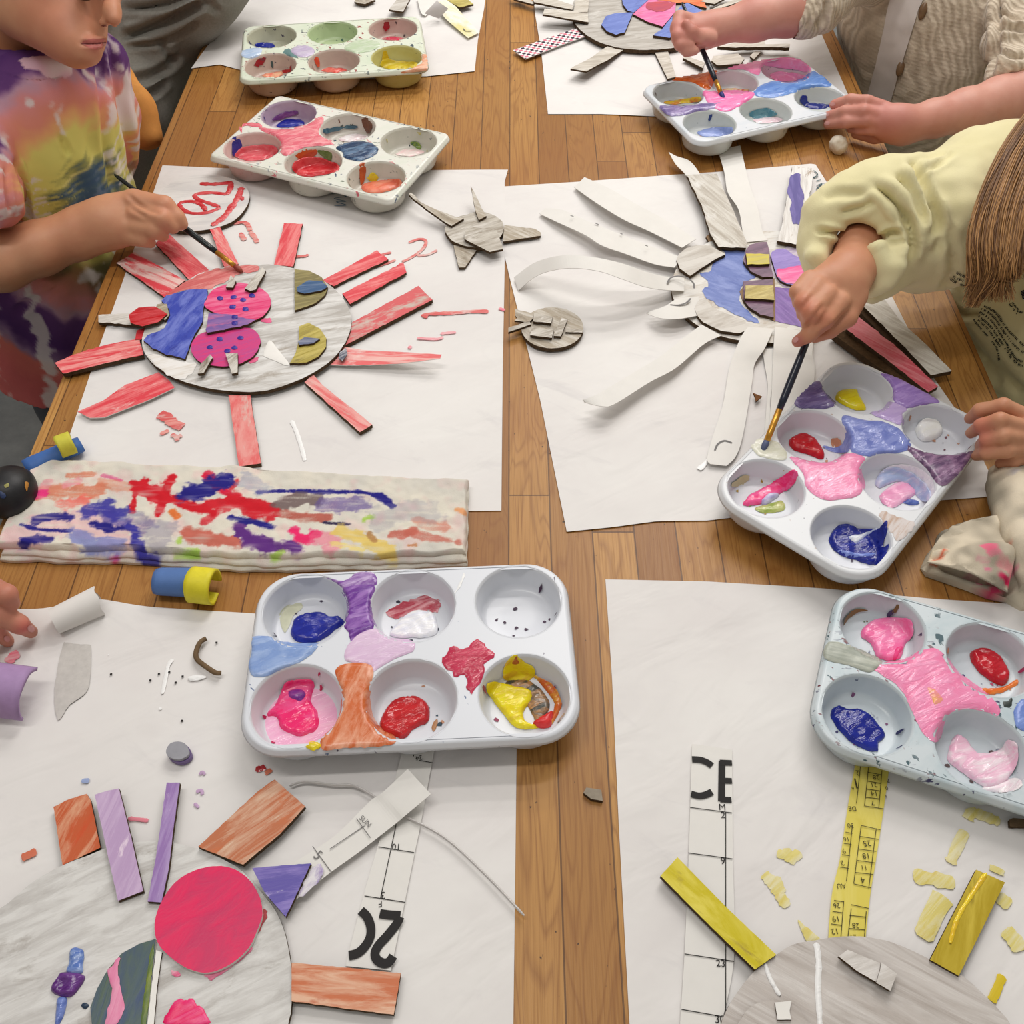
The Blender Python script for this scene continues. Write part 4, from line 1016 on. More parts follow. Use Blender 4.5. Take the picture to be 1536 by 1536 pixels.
k5r([(300,1112),(400,1068),(590,1010),(765,980),(785,1068),(560,1118),(345,1172)], 0.0085, 0.005, streaky((222,70,80),(240,160,156),18,(236,226,220), lo2=0.6, hi2=0.7))
k5r([(868,1165),(925,1205),(958,1248),(830,1310),(700,1362),(570,1412),(490,1414),(425,1380),(560,1322),(690,1232)], 0.0058, 0.001, streaky((222,66,78),(236,130,132),32,(238,206,200)), 0.6, edge=PAPER_STRIP)
k5r([(540,850),(720,838),(880,812),(895,915),(740,906),(540,890)], 0.0070, 0.0035, WHITE_CARD, 1.4)
k5r([(860,790),(915,790),(930,850),(905,880),(850,830)], 0.0150, 0.003, streaky((150,136,112),(190,180,160),30), 1.0, name='card_tab')
k5r([(705,850),(760,808),(850,802),(918,845),(870,888),(780,912),(715,892)], 0.0168, 0.003, streaky((190,24,34),(216,90,96),20,(170,16,26), rough=0.3), 0.8, name='red_leaf')
k5r([(750,935),(830,905),(832,940),(772,985),(742,985)], 0.0090, 0.002, streaky((206,50,60),(190,36,46),20), 0.8, name='card_tab')
k5r([(640,565),(735,505),(1015,660),(900,750)], 0.0060, 0.003, streaky((222,72,82),(236,200,194),-32,(226,222,216), lo=0.5, hi=0.6, sx=12, sy=60), 1.0)
k5r([(850,455),(930,408),(1150,608),(1035,655)], 0.0068, 0.003, streaky((222,70,82),(240,140,140),-42,(200,44,56)), 1.0)
k5r([(1145,365),(1205,365),(1310,572),(1230,585)], 0.0068, 0.003, streaky((226,84,92),(238,170,164),-60,(228,206,196)), 1.0)

# ---- round card with red brushed strokes
RS = thing('cardboard_disc', 'round white card with thick red brush strokes like letters', 'cardboard disc', P(306, 304, PAPH))
card('disc', k5([(870,190),(905,150),(980,105),(1100,80),(1230,90),(1330,130),(1368,190),(1350,260),(1285,330),(1190,370),(1080,388),(980,388),(880,362),(800,310),(800,245)]), 0.0072, 0.004, [streaky((226,224,222),(206,204,204),10,(196,192,188), lo2=0.65, hi2=0.9, rough=0.35, sx=10, sy=50), EDGE], RS, True, 0.3)
RP = wet((200,44,52), (216,84,88), 0.25)
def rstroke(lines, w): 
    for ln in lines: stroke('brush_stroke', [k5(ln)], w, 0.0073, RP, RS, 0.0014, 0.5)
rstroke([[(1098,130),(1180,132),(1275,122)], [(1268,122),(1262,160),(1242,190)]], 0.0070)
rstroke([[(1248,188),(1150,180),(1072,190),(1085,215),(1150,238),(1205,258)], [(1210,262),(1130,290),(1040,290),(985,255),(1000,232),(1060,228),(1110,250),(1128,280)]], 0.0062)
rstroke([[(1325,152),(1305,205),(1265,265),(1225,315),(1160,362)], [(1318,212),(1340,210)]], 0.0085)

# ---- small grey star and small grey fish-like disc
SILV = streaky((196,190,180), (150,140,126), 25, (226,222,216), rough=0.5, lo2=0.55, hi2=0.7)
SILV2 = streaky((168,156,138), (206,200,190), -35, (124,110,92), rough=0.5)
ST = thing('cardboard_star', 'small grey-painted cardboard star with pointed arms beside the red sun', 'cardboard star', P(712, 345, PAPH))
card('body', k21([(345,380),(380,320),(440,285),(520,262),(610,240),(720,270),(790,330),(790,400),(740,470),(620,520),(480,500),(390,455)]), 0.009, 0.005, [SILV, EDGE], ST, True, 0.6)
la = lambda a, b, hh, kk=k21: (lambda v: hh*max(0.0, min(1.0, ((v-P(*kk([a])[0], 0)).xy.dot((P(*kk([b])[0], 0)-P(*kk([a])[0], 0)).xy))/(P(*kk([b])[0], 0)-P(*kk([a])[0], 0)).xy.length_squared)))
for pts, h, l in (([(490,295),(395,352),(300,300),(140,210),(112,195),(70,165),(85,152),(118,165),(150,205),(300,250)], 0.0125, la((440,320),(90,160),0.012)), ([(545,92),(575,130),(662,275),(605,308),(580,240)], 0.0125, la((630,290),(545,92),0.012)), ([(800,345),(1040,375),(1082,405),(1080,428),(790,472)], 0.0065, None), ([(410,498),(590,532),(500,672),(452,672)], 0.0055, None)):
    card('arm', k21(pts), h, 0.003, [SILV2, EDGE], ST, False, 0.6, l)
card('arm', k21([(500,385),(560,362),(650,372),(742,385),(770,450),(790,530),(690,552),(600,510),(495,450)]), 0.0140, 0.003, [SILV, EDGE], ST, False, 0.8)
FI = thing('cardboard_fish', 'small round grey cardboard piece with taped-on squares and a tail', 'cardboard fish', P(825, 492, PAPH))
card('body', k21([(1170+238*math.cos(a), 1135+158*math.sin(a)) for a in [i*math.pi/9 for i in range(18)]]), 0.0085, 0.005, [SILV2, EDGE], FI, True, 0.4)
for pts, h in (([(1030,1020),(1172,1050),(1160,1100),(1022,1085)], .0125), ([(1012,1130),(1182,1150),(1165,1212),(1000,1190)], .0128), ([(1240,1060),(1287,1070),(1235,1200),(1180,1195)], .0125), ([(1275,1140),(1400,1150),(1400,1172),(1270,1168)], .0108)):
    card('card_tab', k21(pts), h, 0.003, [SILV, EDGE], FI, False, 0.5)
card('tail', k21([(832,1135),(990,1080),(1010,1108),(832,1168)]), 0.0112, 0.003, [SILV, EDGE], FI, False, 0.6)
card('tail', k21([(885,990),(1030,1030),(1000,1092),(880,1080),(900,1060),(882,1040)]), 0.0115, 0.002, [SILV2, EDGE], FI, False, 1.5)

# ---- the sun with long paper rays
B = thing('cardboard_sun', 'cardboard sun with curling white paper rays and a blue and purple face', 'cardboard sun', P(1150, 430, PAPH), 'cardboard sun faces')
card('base_disc', [(1150+143*math.cos(a), 430+84*math.sin(a)) for a in [i*math.pi/12 for i in range(24)]], 0.0085, 0.005, [streaky((226,224,220),(206,200,192),20,(176,160,140)), EDGE], B, True, 0.6)
HB = 0.0086
paint_patch(B, k8([(400,762),(450,740),(480,778),(600,785),(590,880),(640,960),(690,1000),(600,1040),(560,1130),(570,1200),(640,1280),(715,1360),(560,1310),(430,1240),(330,1180),(272,1110),(320,1060),(255,968),(340,960),(355,880),(450,830)]), HB, streaky((96,116,184),(130,146,206),-30,(76,96,170), rough=0.4, sx=30, sy=80), rag=3)
paint_patch(B, k8([(820,1080),(950,1085),(1100,1080),(1150,1300),(1045,1390),(830,1340)]), HB, streaky((112,76,156),(140,106,180),-60,(96,60,140), rough=0.4), rag=1, curve=False)
paint_patch(B, k8([(1000,700),(1060,760),(1110,830),(1200,900),(1200,1000),(1000,1060),(900,1080),(830,1000),(810,900)]), HB, streaky((206,196,206),(170,150,190),20), rag=1)
card('brown_gap', k8([(560,1110),(600,1062),(700,1030),(830,1010),(835,1340),(720,1295),(640,1240),(590,1200)]), 0.0095, 0.001, [KRAFT, EDGE], B, False, 0.6)
PUR = streaky((100,70,96), (130,96,120), 20, (80,52,80), rough=0.35)
card('eye', k8([(605,800),(640,755),(700,735),(770,732),(788,790),(800,905),(818,1000),(740,1003),(645,955),(590,880)]), 0.0125, 0.004, [PUR, EDGE], B, False, 0.8)
card('eye', k8([(590,1035),(815,1015),(822,1310),(720,1290),(630,1230),(590,1175)]), 0.0125, 0.004, [PUR, EDGE], B, False, 0.8)
card('eyelid', k8([(608,820),(788,825),(792,900),(620,904)]), 0.0160, 0.0035, [streaky((206,190,50),(190,176,90),10,(226,210,60), rough=0.35), EDGE], B, False, 0.6)
card('eyelid', k8([(605,1065),(818,1065),(825,1176),(600,1164)]), 0.0160, 0.0035, [streaky((176,156,76),(206,190,120),25,(150,130,60), rough=0.35), EDGE], B, False, 0.6)
card('mouth', k8([(800,832),(830,795),(870,782),(920,790),(985,838),(1060,870),(1110,920),(1110,990),(1000,1062),(880,1032),(835,960)]), 0.0120, 0.003, [streaky((136,116,190),(156,136,206),20,(120,96,176), rough=0.4), EDGE], B, True, 0.8)
paint_patch(B, k8([(842,955),(900,935),(1000,915),(1090,905),(1110,960),(1000,1052),(885,1028)]), 0.0121, streaky((232,80,150),(240,130,180),15,(220,60,130), rough=0.35), rag=2)
SILV3 = streaky((212,208,202), (176,168,158), 25, (196,190,182), rough=0.5, sx=14, sy=70)
card('cheek', k8([(75,870),(95,825),(150,778),(230,757),(340,762),(452,826),(380,860),(300,910),(180,992),(100,935)]), 0.0138, 0.004, [SILV3, EDGE], B, False, 0.6)
card('cheek', k8([(215,1240),(240,1180),(290,1160),(350,1230),(430,1270),(520,1300),(600,1332),(632,1400),(560,1432),(420,1415),(280,1350),(230,1290)]), 0.0128, 0.004, [SILV3, EDGE], B, False, 0.8)
PS = [PAPER_STRIP, PAPER_STRIP]
def pstrip(L, R, bulge=0.0, kk=k7, name='paper_ray', m=None): return strip(name, kk(L), kk(R), m or PS, B, bulge=bulge)
pstrip([(870,465,.011),(720,390,.010),(600,335,.014),(480,262,.014),(372,186,.006)], [(935,425,.011),(780,330,.010),(660,265,.014),(540,195,.014),(420,140,.009)])
pstrip([(835,556,.012),(740,540,.010),(600,490,.012),(500,455,.016),(420,405,.014),(290,345,.010),(212,308,.005)], [(870,510,.012),(780,478,.010),(640,425,.012),(540,385,.016),(440,345,.014),(320,292,.010),(240,283,.006)])
pstrip([(880,664,.012),(790,660,.020),(700,646,.032),(600,612,.045),(480,572,.052),(340,560,.046),(210,590,.024),(115,662,.003)], [(880,606,.012),(790,598,.020),(700,575,.032),(600,540,.045),(480,512,.052),(330,500,.046),(195,532,.024),(95,602,.005)])
pstrip([(955,775,.011),(860,792,.016),(770,790,.016),(705,768,.010)], [(945,690,.011),(850,700,.016),(790,735,.016),(712,762,.012)])
pstrip([(1050,870,.011),(970,910,.010),(840,1020,.014),(720,1085,.016),(560,1185,.020),(500,1196,.022),(420,1178,.018)], [(960,820,.011),(890,870,.010),(770,965,.014),(640,1045,.016),(540,1105,.020),(480,1140,.022),(412,1166,.020)])
pstrip([(1175,830,.013),(1140,880,.012),(1090,1010,.007),(1060,1180,.006),(1010,1340,.006),(985,1435,.006),(1000,1462,.006)], [(1292,838,.013),(1250,930,.012),(1205,1000,.007),(1190,1100,.006),(1150,1330,.006),(1118,1425,.006),(1075,1470,.006)])
pstrip([(1297,828,.012),(1292,920,.011),(1288,1000,.007),(1280,1180,.006),(1262,1340,.006)], [(1480,860,.012),(1470,950,.010),(1480,1010,.006),(1474,1130,.006),(1440,1340,.006)])
pstrip([(1240,930,.006),(1250,1000,.005),(1265,1100,.004),(1258,1200,.004),(1250,1330,.004)], [(1296,930,.006),(1290,1000,.005),(1285,1100,.004),(1275,1200,.004),(1300,1330,.004)])
pstrip([(1165,440,.010),(1150,400,.010),(1130,290,.014),(1080,210,.014),(1065,120,.010),(1035,15,.006)], [(1265,430,.010),(1240,390,.010),(1215,270,.014),(1185,190,.014),(1160,90,.010),(1138,-6,.006)])
pstrip([(930,230,.006),(890,135,.012),(840,80,.014),(808,24,.012)], [(990,210,.006),(955,130,.012),(905,66,.014),(846,46,.013)])
card('card_ray', k7([(890,130),(1030,125),(1100,280),(1168,440),(1165,466),(1037,462),(1000,400),(960,270)]), 0.0155, 0.004, [streaky((212,208,200),(176,168,156),-60,(226,224,220)), EDGE], B, False, 1.0)
card('card_ray', k8([(965,150),(1130,165),(1115,290),(1060,560),(1020,752),(850,722),(885,600),(920,420)]), 0.0150, 0.004, [streaky((232,230,228),(206,202,198),80,(150,124,96), lo2=0.57, hi2=0.64), EDGE], B, False, 1.2)
paint_patch(B, k8([(950,222),(1025,216),(1032,300),(1050,400),(1055,575),(975,592),(945,480),(955,420),(930,350)]), 0.0151, streaky((92,84,150),(116,106,170),85,(206,200,216), lo2=0.66, hi2=0.7), rag=2.5)
card('card_ray', k9([(600,600),(720,552),(820,690),(990,850),(1120,985),(1000,1008),(870,870),(700,700)]), 0.0150, 0.005, [streaky((222,220,214),(190,184,176),-45,(232,230,228)), EDGE], B, False, 1.0)
card('card_ray', k9([(510,742),(582,672),(820,860),(1042,1075),(985,1108),(760,930)]), 0.0175, 0.005, [streaky((214,96,112),(228,140,150),-42,(200,76,92)), EDGE], B, False, 1.2)
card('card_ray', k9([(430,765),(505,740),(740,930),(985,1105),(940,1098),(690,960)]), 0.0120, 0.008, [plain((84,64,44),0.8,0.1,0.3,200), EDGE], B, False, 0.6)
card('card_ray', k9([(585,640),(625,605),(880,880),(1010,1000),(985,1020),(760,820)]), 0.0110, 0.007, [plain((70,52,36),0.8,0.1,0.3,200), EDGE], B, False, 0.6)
card('card_ray', k8([(300,690),(345,660),(400,760),(350,775)]), 0.0085, 0.003, [KRAFT, EDGE], B, False, 0.5)
bmk = bmesh.new(); ribbon_bm(bmk, k8([(5,1050),(30,1010),(90,995),(160,1010),(205,1050),(210,1090)]), 0.0022, 0.0205, 0.0002); obj('printed_arc', bmk, INK_GREY, B)
bmk = bmesh.new(); ribbon_bm(bmk, k8([(185,1165),(150,1200),(90,1218),(25,1215)]), 0.0022, 0.0165, 0.0002); obj('printed_arc', bmk, INK_GREY, B)
bmk = bmesh.new(); ribbon_bm(bmk, k7([(1020,1400),(1035,1370),(1065,1355),(1100,1365)]), 0.0018, 0.0064, 0.0002); obj('printed_arc', bmk, INK_GREY, B)
for kk, ln in ((k7, [(355,318),(370,322)]), (k7, [(468,352),(486,360)]), (k7, [(585,400),(595,404)]), (k7, [(700,455),(712,460)])):
    bmk = bmesh.new(); ribbon_bm(bmk, kk(ln), 0.0016, 0.0166, 0.0002); obj('printed_mark', bmk, INK_GREY, B)

# ---- the far sun with blue petals
D_ = thing('cardboard_sun', 'grey cardboard sun with blue petal pieces and a pink and orange centre', 'cardboard sun', P(960, 20, PAPH), 'cardboard sun faces')
GREYF = streaky((190,186,180), (164,158,150), 12, (206,203,198), rough=0.55)
card('base_disc', k20([(525,180),(505,90),(520,0),(600,-100),(800,-180),(1050,-205),(1300,-185),(1500,-90),(1560,60),(1530,200),(1450,310),(1300,362),(1200,376),(1050,383),(900,372),(800,352),(700,318),(600,258)]), 0.0105, 0.0055, [GREYF, EDGE], D_, True, 0.5)
BLUP = streaky((104,124,196), (122,142,210), 30, (86,106,180), rough=0.4)
for pts in ([(885,-20),(892,30),(930,82),(975,95),(1030,50),(1088,0),(1060,-50),(940,-60)], [(728,190),(760,125),(830,100),(970,95),(940,170),(905,248),(840,266),(770,240)], [(1125,270),(1190,225),(1260,140),(1340,42),(1390,20),(1500,80),(1450,200),(1250,290)]):
    card('petal', k20(pts), 0.0148, 0.004, [BLUP, EDGE], D_, False, 0.5)
card('pink_piece', k20([(970,108),(1085,0),(1300,-20),(1295,90),(1200,205),(1080,165)]), 0.0142, 0.004, [streaky((226,106,166),(236,140,186),20,(190,90,120), rough=0.4), EDGE], D_, False, 0.6)
paint_patch(D_, k20([(1085,20),(1200,10),(1290,20),(1240,70),(1150,90),(1080,70)]), 0.0143, streaky((196,76,86),(176,70,96),20), rag=2)
card('orange_piece', k20([(1100,-10),(1300,-60),(1500,-30),(1535,60),(1480,50),(1390,20),(1300,20)]), 0.0146, 0.003, [streaky((222,100,56),(232,140,90),20,(200,80,50), rough=0.4), EDGE], D_, False, 0.8)
FR = streaky((206,200,190), (180,172,160), 20, (222,218,210), rough=0.55)
lk = lambda a, b, hh: la(a, b, hh, k20)
card('card_ray', k20([(275,150),(292,105),(625,92),(628,172)]), 0.0145, 0.0028, [FR, EDGE], D_, False, 0.6, lk((628,130),(275,130),0.008))
card('card_ray', k20([(530,0),(635,-10),(622,95),(515,90)]), 0.0165, 0.0028, [FR, EDGE], D_, False, 0.6)
card('card_ray', k20([(200,-20),(330,-20),(512,40),(505,76),(210,15)]), 0.0150, 0.003, [FR, EDGE], D_, False, 0.6)
card('card_ray', k20([(20,-40),(120,-40),(215,20),(205,32),(60,-5)]), 0.0110, 0.003, [FR, EDGE], D_, False, 0.6)
card('card_ray', k20([(490,578),(610,600),(760,500),(898,385),(780,355),(640,480)]), 0.0072, 0.0026, [FR, EDGE], D_, False, 0.5, lk((830,380),(540,590),0.010))
card('card_ray', k20([(1140,405),(1240,395),(1300,590),(1235,605)]), 0.0060, 0.0026, [FR, EDGE], D_, False, 0.5)
card('card_ray', k3([(728,222),(742,215),(812,240),(805,262)]), 0.0090, 0.004, [FR, EDGE], D_, False, 0.5)
card('card_ray', k3([(845,215),(940,205),(965,225),(950,245),(860,250),(838,232)]), 0.0080, 0.003, [FR, EDGE], D_, False, 0.8)
card('card_ray', k3([(985,215),(1005,195),(1028,198),(1000,228)]), 0.0080, 0.003, [FR, EDGE], D_, False, 0.5)
card('card_ray', k3([(860,178),(960,160),(1040,155),(1045,170),(1140,168),(1138,182),(1040,180),(930,182)]), 0.0150, 0.005, [FR, EDGE], D_, False, 0.6)
card('card_ray', k3([(830,38),(900,8),(960,-15),(960,2),(840,42)]), 0.0150, 0.004, [FR, EDGE], D_, False, 0.5)
card('card_ray', k3([(795,5),(880,-30),(930,-30),(850,15)]), 0.0150, 0.003, [FR, EDGE], D_, False, 0.5)
def check_mat():
    n = NT('checkered_paper', 0.6, 0.2); v = n.coords(24, (1,1,1)); ch = n.new('ShaderNodeTexChecker'); ch.inputs['Scale'].default_value = 190; n.link(v, ch.inputs['Vector'])
    c2 = n.new('ShaderNodeTexChecker'); c2.inputs['Scale'].default_value = 95; n.link(v, c2.inputs['Vector'])
    a = n.mix(c2.outputs['Fac'], C((50,40,56)), C((214,120,140))); n.color(n.mix(ch.outputs['Fac'], C((236,232,232)), a)); return n.m
card('checkered_ray', k20([(48,385),(310,292),(538,215),(612,275),(390,355),(145,452)]), 0.0062, 0.0012, [check_mat(), PAPER_STRIP], D_, False, 0.0)

# ---- cut strips lying at the top left sheet
for nm, lab, pts, h, l, m in (('cardboard_scrap', 'flat grey cardboard scrap left of the tilted-up grey scrap on the far sheet', [(172,14),(190,-30),(300,-40),(345,-2),(262,34)], 0.008, None, SILV2),
        ('cardboard_scrap', 'grey cardboard scrap tilted up beyond the greenish tray', [(455,78),(528,-10),(632,-8),(572,94)], 0.012, None, SILV3),
        ('cardboard_scrap', 'mustard-painted cardboard scrap at the far paper edge', [(930,-2),(1000,-30),(1110,-5),(1152,33),(1040,62)], 0.010, None, streaky((176,160,80),(206,194,120),20,(140,124,60)))):
    tag(card(nm, k19(pts), h, 0.003, [m, EDGE], None, False, 0.8), lab, 'cardboard scrap')
tag(strip('paper_strip', k19([(690,-20,.006),(720,100,.006),(760,130,.004)]), k19([(860,-20,.006),(850,5,.006),(830,60,.004)]), [PAPER_STRIP], None), 'white paper strip behind the folded flap at the far edge', 'paper strip')
tag(strip('paper_flap', k19([(850,5,.030),(752,108,.020)]), k19([(945,70,.022),(868,150,.004)]), [plain((206,202,202),0.6,0.2,0.03)], None), 'folded grey-white paper flap standing up on the far sheet', 'paper strip')
YS = strip('paper_strip', k19([(850,20,.010),(905,130,.008),(1000,220,.006),(1110,312,.005)]), k19([(960,-10,.010),(1040,90,.008),(1120,180,.006),(1206,264,.005)]), [streaky((236,234,226),(226,216,150),-45,(240,240,236), sx=10, sy=30)], None)
tag(YS, 'white paper strip washed with pale yellow near the greenish tray', 'paper strip')
psm('printed_arc', [k19([(1070,235),(1090,255),(1140,255)])], 0.0015, INK_GREY, YS, 0.0062)

# ---- the near left sun
E_ = thing('cardboard_sun', 'large near-left cardboard sun with a hot pink circle and lilac strips', 'cardboard sun', P(200, 1480, PAPH), 'cardboard sun faces')
GREYE = streaky((220,219,217), (190,187,184), 25, (150,142,134), rough=0.5, lo=0.4, hi=0.66, lo2=0.54, hi2=0.74, sx=22, sy=110, sc2=30, bump=0.5)
discE = k14([(0,870),(100,790),(200,710),(360,622),(520,560),(640,512),(780,488),(900,480),(1000,490),(1150,530),(1290,590),(1400,660)])+k15([(70,880),(125,960),(165,1060),(190,1180),(205,1300),(200,1420),(182,1536)])+[(400,1640),(300,1740),(150,1790),(0,1770),(-120,1700),(-180,1600),(-150,1480),(-80,1400)]
card('base_disc', discE, 0.0070, 0.0045, [GREYE, EDGE], E_, True, 0.5, sub=3)
HE = 0.0071
card('pink_circle', k14([(890,960),(920,850),(990,740),(1080,670),(1200,630),(1320,634),(1420,690),(1490,790),(1512,900),(1480,1000),(1430,1100),(1330,1190),(1200,1240),(1080,1215),(970,1140),(905,1060)]), 0.0112, 0.004, [streaky((230,24,92),(206,40,96),40,(238,70,126), rough=0.4, sx=30, sy=60, lo2=0.6, hi2=0.75), PAPER_STRIP], E_, True, 0.4)
ORB = streaky((196,92,50), (226,176,142), 75, (204,80,38), rough=0.35, sx=18, sy=90, lo=0.44, hi=0.66)
ORB2 = streaky((190,112,74), (222,192,166), 40, (206,110,60), rough=0.4, sx=20, sy=140, lo=0.45, hi=0.7)
card('card_ray', k14([(308,286),(400,240),(500,210),(522,245),(578,520),(360,622),(340,500)]), 0.0068, 0.003, [ORB, EDGE], E_, False, 0.6)
card('card_ray', k14([(545,215),(620,192),(685,178),(760,480),(825,770),(680,826),(620,560)]), 0.0112, 0.004, [streaky((186,156,196),(202,176,210),80,(226,206,226), rough=0.5, lo2=0.57, hi2=0.63), EDGE], E_, False, 0.6)
card('card_ray', k14([(960,145),(1036,145),(1000,400),(972,640),(930,836),(850,830),(900,560)]), 0.0112, 0.004, [streaky((150,116,178),(176,150,200),85,(210,190,220), rough=0.5, lo2=0.55, hi2=0.62), EDGE], E_, False, 0.5)
card('card_ray', [(297,1270)]+k15([(10,330),(65,285),(113,256),(272,396),(140,540),(-53,702)]), 0.0115, 0.0045, [ORB2, EDGE], E_, False, 0.7)
card('card_ray', k15([(200,1214),(480,1240),(772,1270),(735,1488),(450,1450),(200,1416)]), 0.0090, 0.0045, [streaky((200,108,62),(226,180,150),-5,(190,84,44), rough=0.4, sx=16, sy=110), EDGE], E_, False, 0.8)
card('card_ray', k15([(-5,720),(150,705),(302,695),(170,975),(60,850)]), 0.0125, 0.004, [streaky((96,84,168),(140,124,196),10,(206,200,224), rough=0.4, lo2=0.57, hi2=0.64), EDGE], E_, False, 0.6)
card('leaf', k14([(895,1045),(892,1110),(845,1545),(530,1545),(520,1440),(560,1330),(620,1222),(700,1130),(800,1075)]), 0.0098, 0.0028, [streaky((52,74,112),(84,104,66),85,(70,92,96), rough=0.35, lo=0.4, hi=0.62, sx=8, sy=46), PAPER_STRIP], E_, False, 0.3)
paint_patch(E_, k14([(690,1150),(640,1208),(618,1240),(645,1330),(630,1420),(608,1545),(662,1545),(716,1450),(700,1350),(680,1230)]), 0.0099, streaky((226,130,170),(236,160,190),85, rough=0.35), 'pink_stripe', rag=1.5)
paint_patch(E_, k14([(868,1120),(888,1080),(870,1300),(840,1545),(810,1545),(840,1300)]), 0.0099, streaky((90,112,60),(126,140,56),85, rough=0.35), 'green_stripe', rag=1.0)
card('card_tab', k14([(900,1110),(932,1122),(905,1320),(885,1545),(848,1545),(875,1300)]), 0.0092, 0.002, [plain((238,236,232),0.5,0.3,0.03), EDGE], E_, False, 0.5)
paint_patch(E_, k14([(1030,1392),(1070,1400),(1110,1386),(1130,1420),(1172,1450),(1196,1545),(950,1545),(985,1440)]), HE, streaky((236,32,104),(240,80,140),30, rough=0.3), rag=2, th=0.001)
paint_patch(E_, k14([(1430,1105),(1450,1110),(1400,1160),(1240,1275),(1190,1270),(1190,1245),(1320,1200)]), HE, streaky((226,96,140),(236,180,196),30), rag=3)
paint_patch(E_, k14([(985,1225),(1030,1240),(1040,1265),(1000,1260)]), HE, streaky((226,96,140),(236,180,196),30), rag=2)
paint_patch(E_, k14([(405,1112),(440,1096),(484,1120),(480,1195),(470,1246),(385,1240),(400,1180)]), HE, wet((90,120,190),(170,190,226)), 'paint_dab', rag=0.8, th=0.0025)
paint_patch(E_, k14([(335,1388),(388,1388),(370,1480),(340,1545),(318,1545),(325,1450)]), HE, wet((76,100,176),(120,140,206)), 'paint_dab', rag=0.8, th=0.0025)
paint_patch(E_, k14([(330,1272),(370,1236),(490,1260),(450,1340),(400,1384),(296,1350)]), HE, wet((84,34,112),(110,60,140)), 'paint_dab', rag=0.8, th=0.0042)
paint_patch(E_, k14([(468,1430),(490,1412),(512,1430),(492,1452)]), HE, plain((40,60,84),0.4), 'paint_dab', rag=0.8, th=0.001)
paint_patch(E_, k15([(-60,1020),(40,930),(75,960),(40,1030),(0,1080)]), HE, streaky((206,50,84),(160,60,60),30), rag=3)
# printed paper strips
SU = strip('paper_ray', k15([(225,882,.0085),(400,745,.0075),(560,630,.0075),(740,490,.009),(800,440,.012),(930,332,.016)]), k15([(150,730,.0085),(340,610,.0075),(450,530,.0075),(610,370,.009),(680,320,.012),(808,200,.016)]), PS, E_)
bmk = bmesh.new(); text_bm(bmk, 'SUN', k15([(552,462)])[0], k15([(600,505)])[0], 0.0094, 1.1); obj('printing', bmk, INK_GREY, E_)
bmk = bmesh.new(); text_bm(bmk, '5', k15([(312,662)])[0], k15([(330,678)])[0], 0.0084, 1.1); obj('printing', bmk, INK_GREY, E_)
bmk = bmesh.new(); line_bm(bmk, k15([(540,460)])[0], k15([(612,560)])[0], 0.0092); line_bm(bmk, k15([(310,605)])[0], k15([(408,740)])[0], 0.0082); line_bm(bmk, k15([(400,620)])[0], k15([(582,498)])[0], 0.0086); obj('printed_rule', bmk, INK_GREY, E_)
PV = streaky((150,130,186),(222,216,226),60,(236,234,236), sx=60, sy=200)
paint_patch(E_, k15([(232,860),(290,760),(340,700),(370,740),(330,800),(260,862)]), 0.0092, PV, rag=4)
CS = strip('calendar_strip', k15([(720,1256,.0036),(770,1010,.0035),(845,640,.0033),(880,470,.0033),(955,60,.0033)]), k15([(482,1232,.0036),(575,870,.0035),(650,610,.0033),(690,470,.0033),(790,60,.0033)]), [PAPER_STRIP], None)
tag(CS, 'white calendar strip with large upside-down numerals running under the middle tray', 'calendar strip')
bmk = bmesh.new(); hh = 0.0040
text_bm(bmk, '24', k15([(882,128)])[0], k15([(848,136)])[0], hh); text_bm(bmk, '10', k15([(763,592)])[0], k15([(728,592)])[0], hh); text_bm(bmk, '3', k15([(687,843)])[0], k15([(668,846)])[0], hh); text_bm(bmk, 'F', k15([(672,890)])[0], k15([(655,892)])[0], hh)
for a, b in (((665,880),(748,490)), ((655,608),(842,638)), ((582,865),(796,899)), ((838,135),(850,84)), ((868,155),(938,168))): line_bm(bmk, k15([a])[0], k15([b])[0], hh)
obj('printing', bmk, INK, CS)
def letter(root, lines, w, h):
    for ln in lines:
        bm_ = bmesh.new(); ribbon_bm(bm_, ln, w, h, 0.0002, 0, False); obj('printed_letter', bm_, INK, root)
letter(CS, [k15([(562,942),(595,975),(615,1030),(610,1085),(580,1135),(545,1165),(500,1178)]), k15([(770,968),(715,965),(662,958)])+k15([])], 0.0062, 0.0043)
letter(CS, [k15([(768,975),(752,1010),(700,1075),(655,1125),(637,1165),(648,1200),(682,1218),(712,1210),(733,1180)])], 0.0062, 0.0043)
def big_strip(root, lines, w, h): pass
CE = strip('calendar_strip', k18([(158,1190,.0034),(178,880,.0034),(195,480,.0034),(208,42,.0034)]), k18([(318,1190,.0034),(376,900,.0034),(372,500,.0034),(368,64,.0034)]), [PAPER_STRIP], None)
tag(CE, 'white calendar strip with the large cut letters CE on the near right sheet', 'calendar strip')
bmk = bmesh.new(); hh = 0.0041
text_bm(bmk, 'M', k18([(318,306)])[0], k18([(342,307)])[0], hh); text_bm(bmk, '2', k18([(324,337)])[0], k18([(340,339)])[0], hh); text_bm(bmk, '9', k18([(323,521)])[0], k18([(340,523)])[0], hh); text_bm(bmk, '23', k18([(306,932)])[0], k18([(340,934)])[0], hh); text_bm(bmk, '30', k18([(302,1158)])[0], k18([(340,1160)])[0], hh)
for a, b in (((200,296),(368,318)), ((192,478),(370,502)), ((178,882),(376,912)), ((166,1104),(324,1132)), ((343,316),(343,1190))): line_bm(bmk, k18([a])[0], k18([b])[0], hh)
obj('printing', bmk, INK, CE)
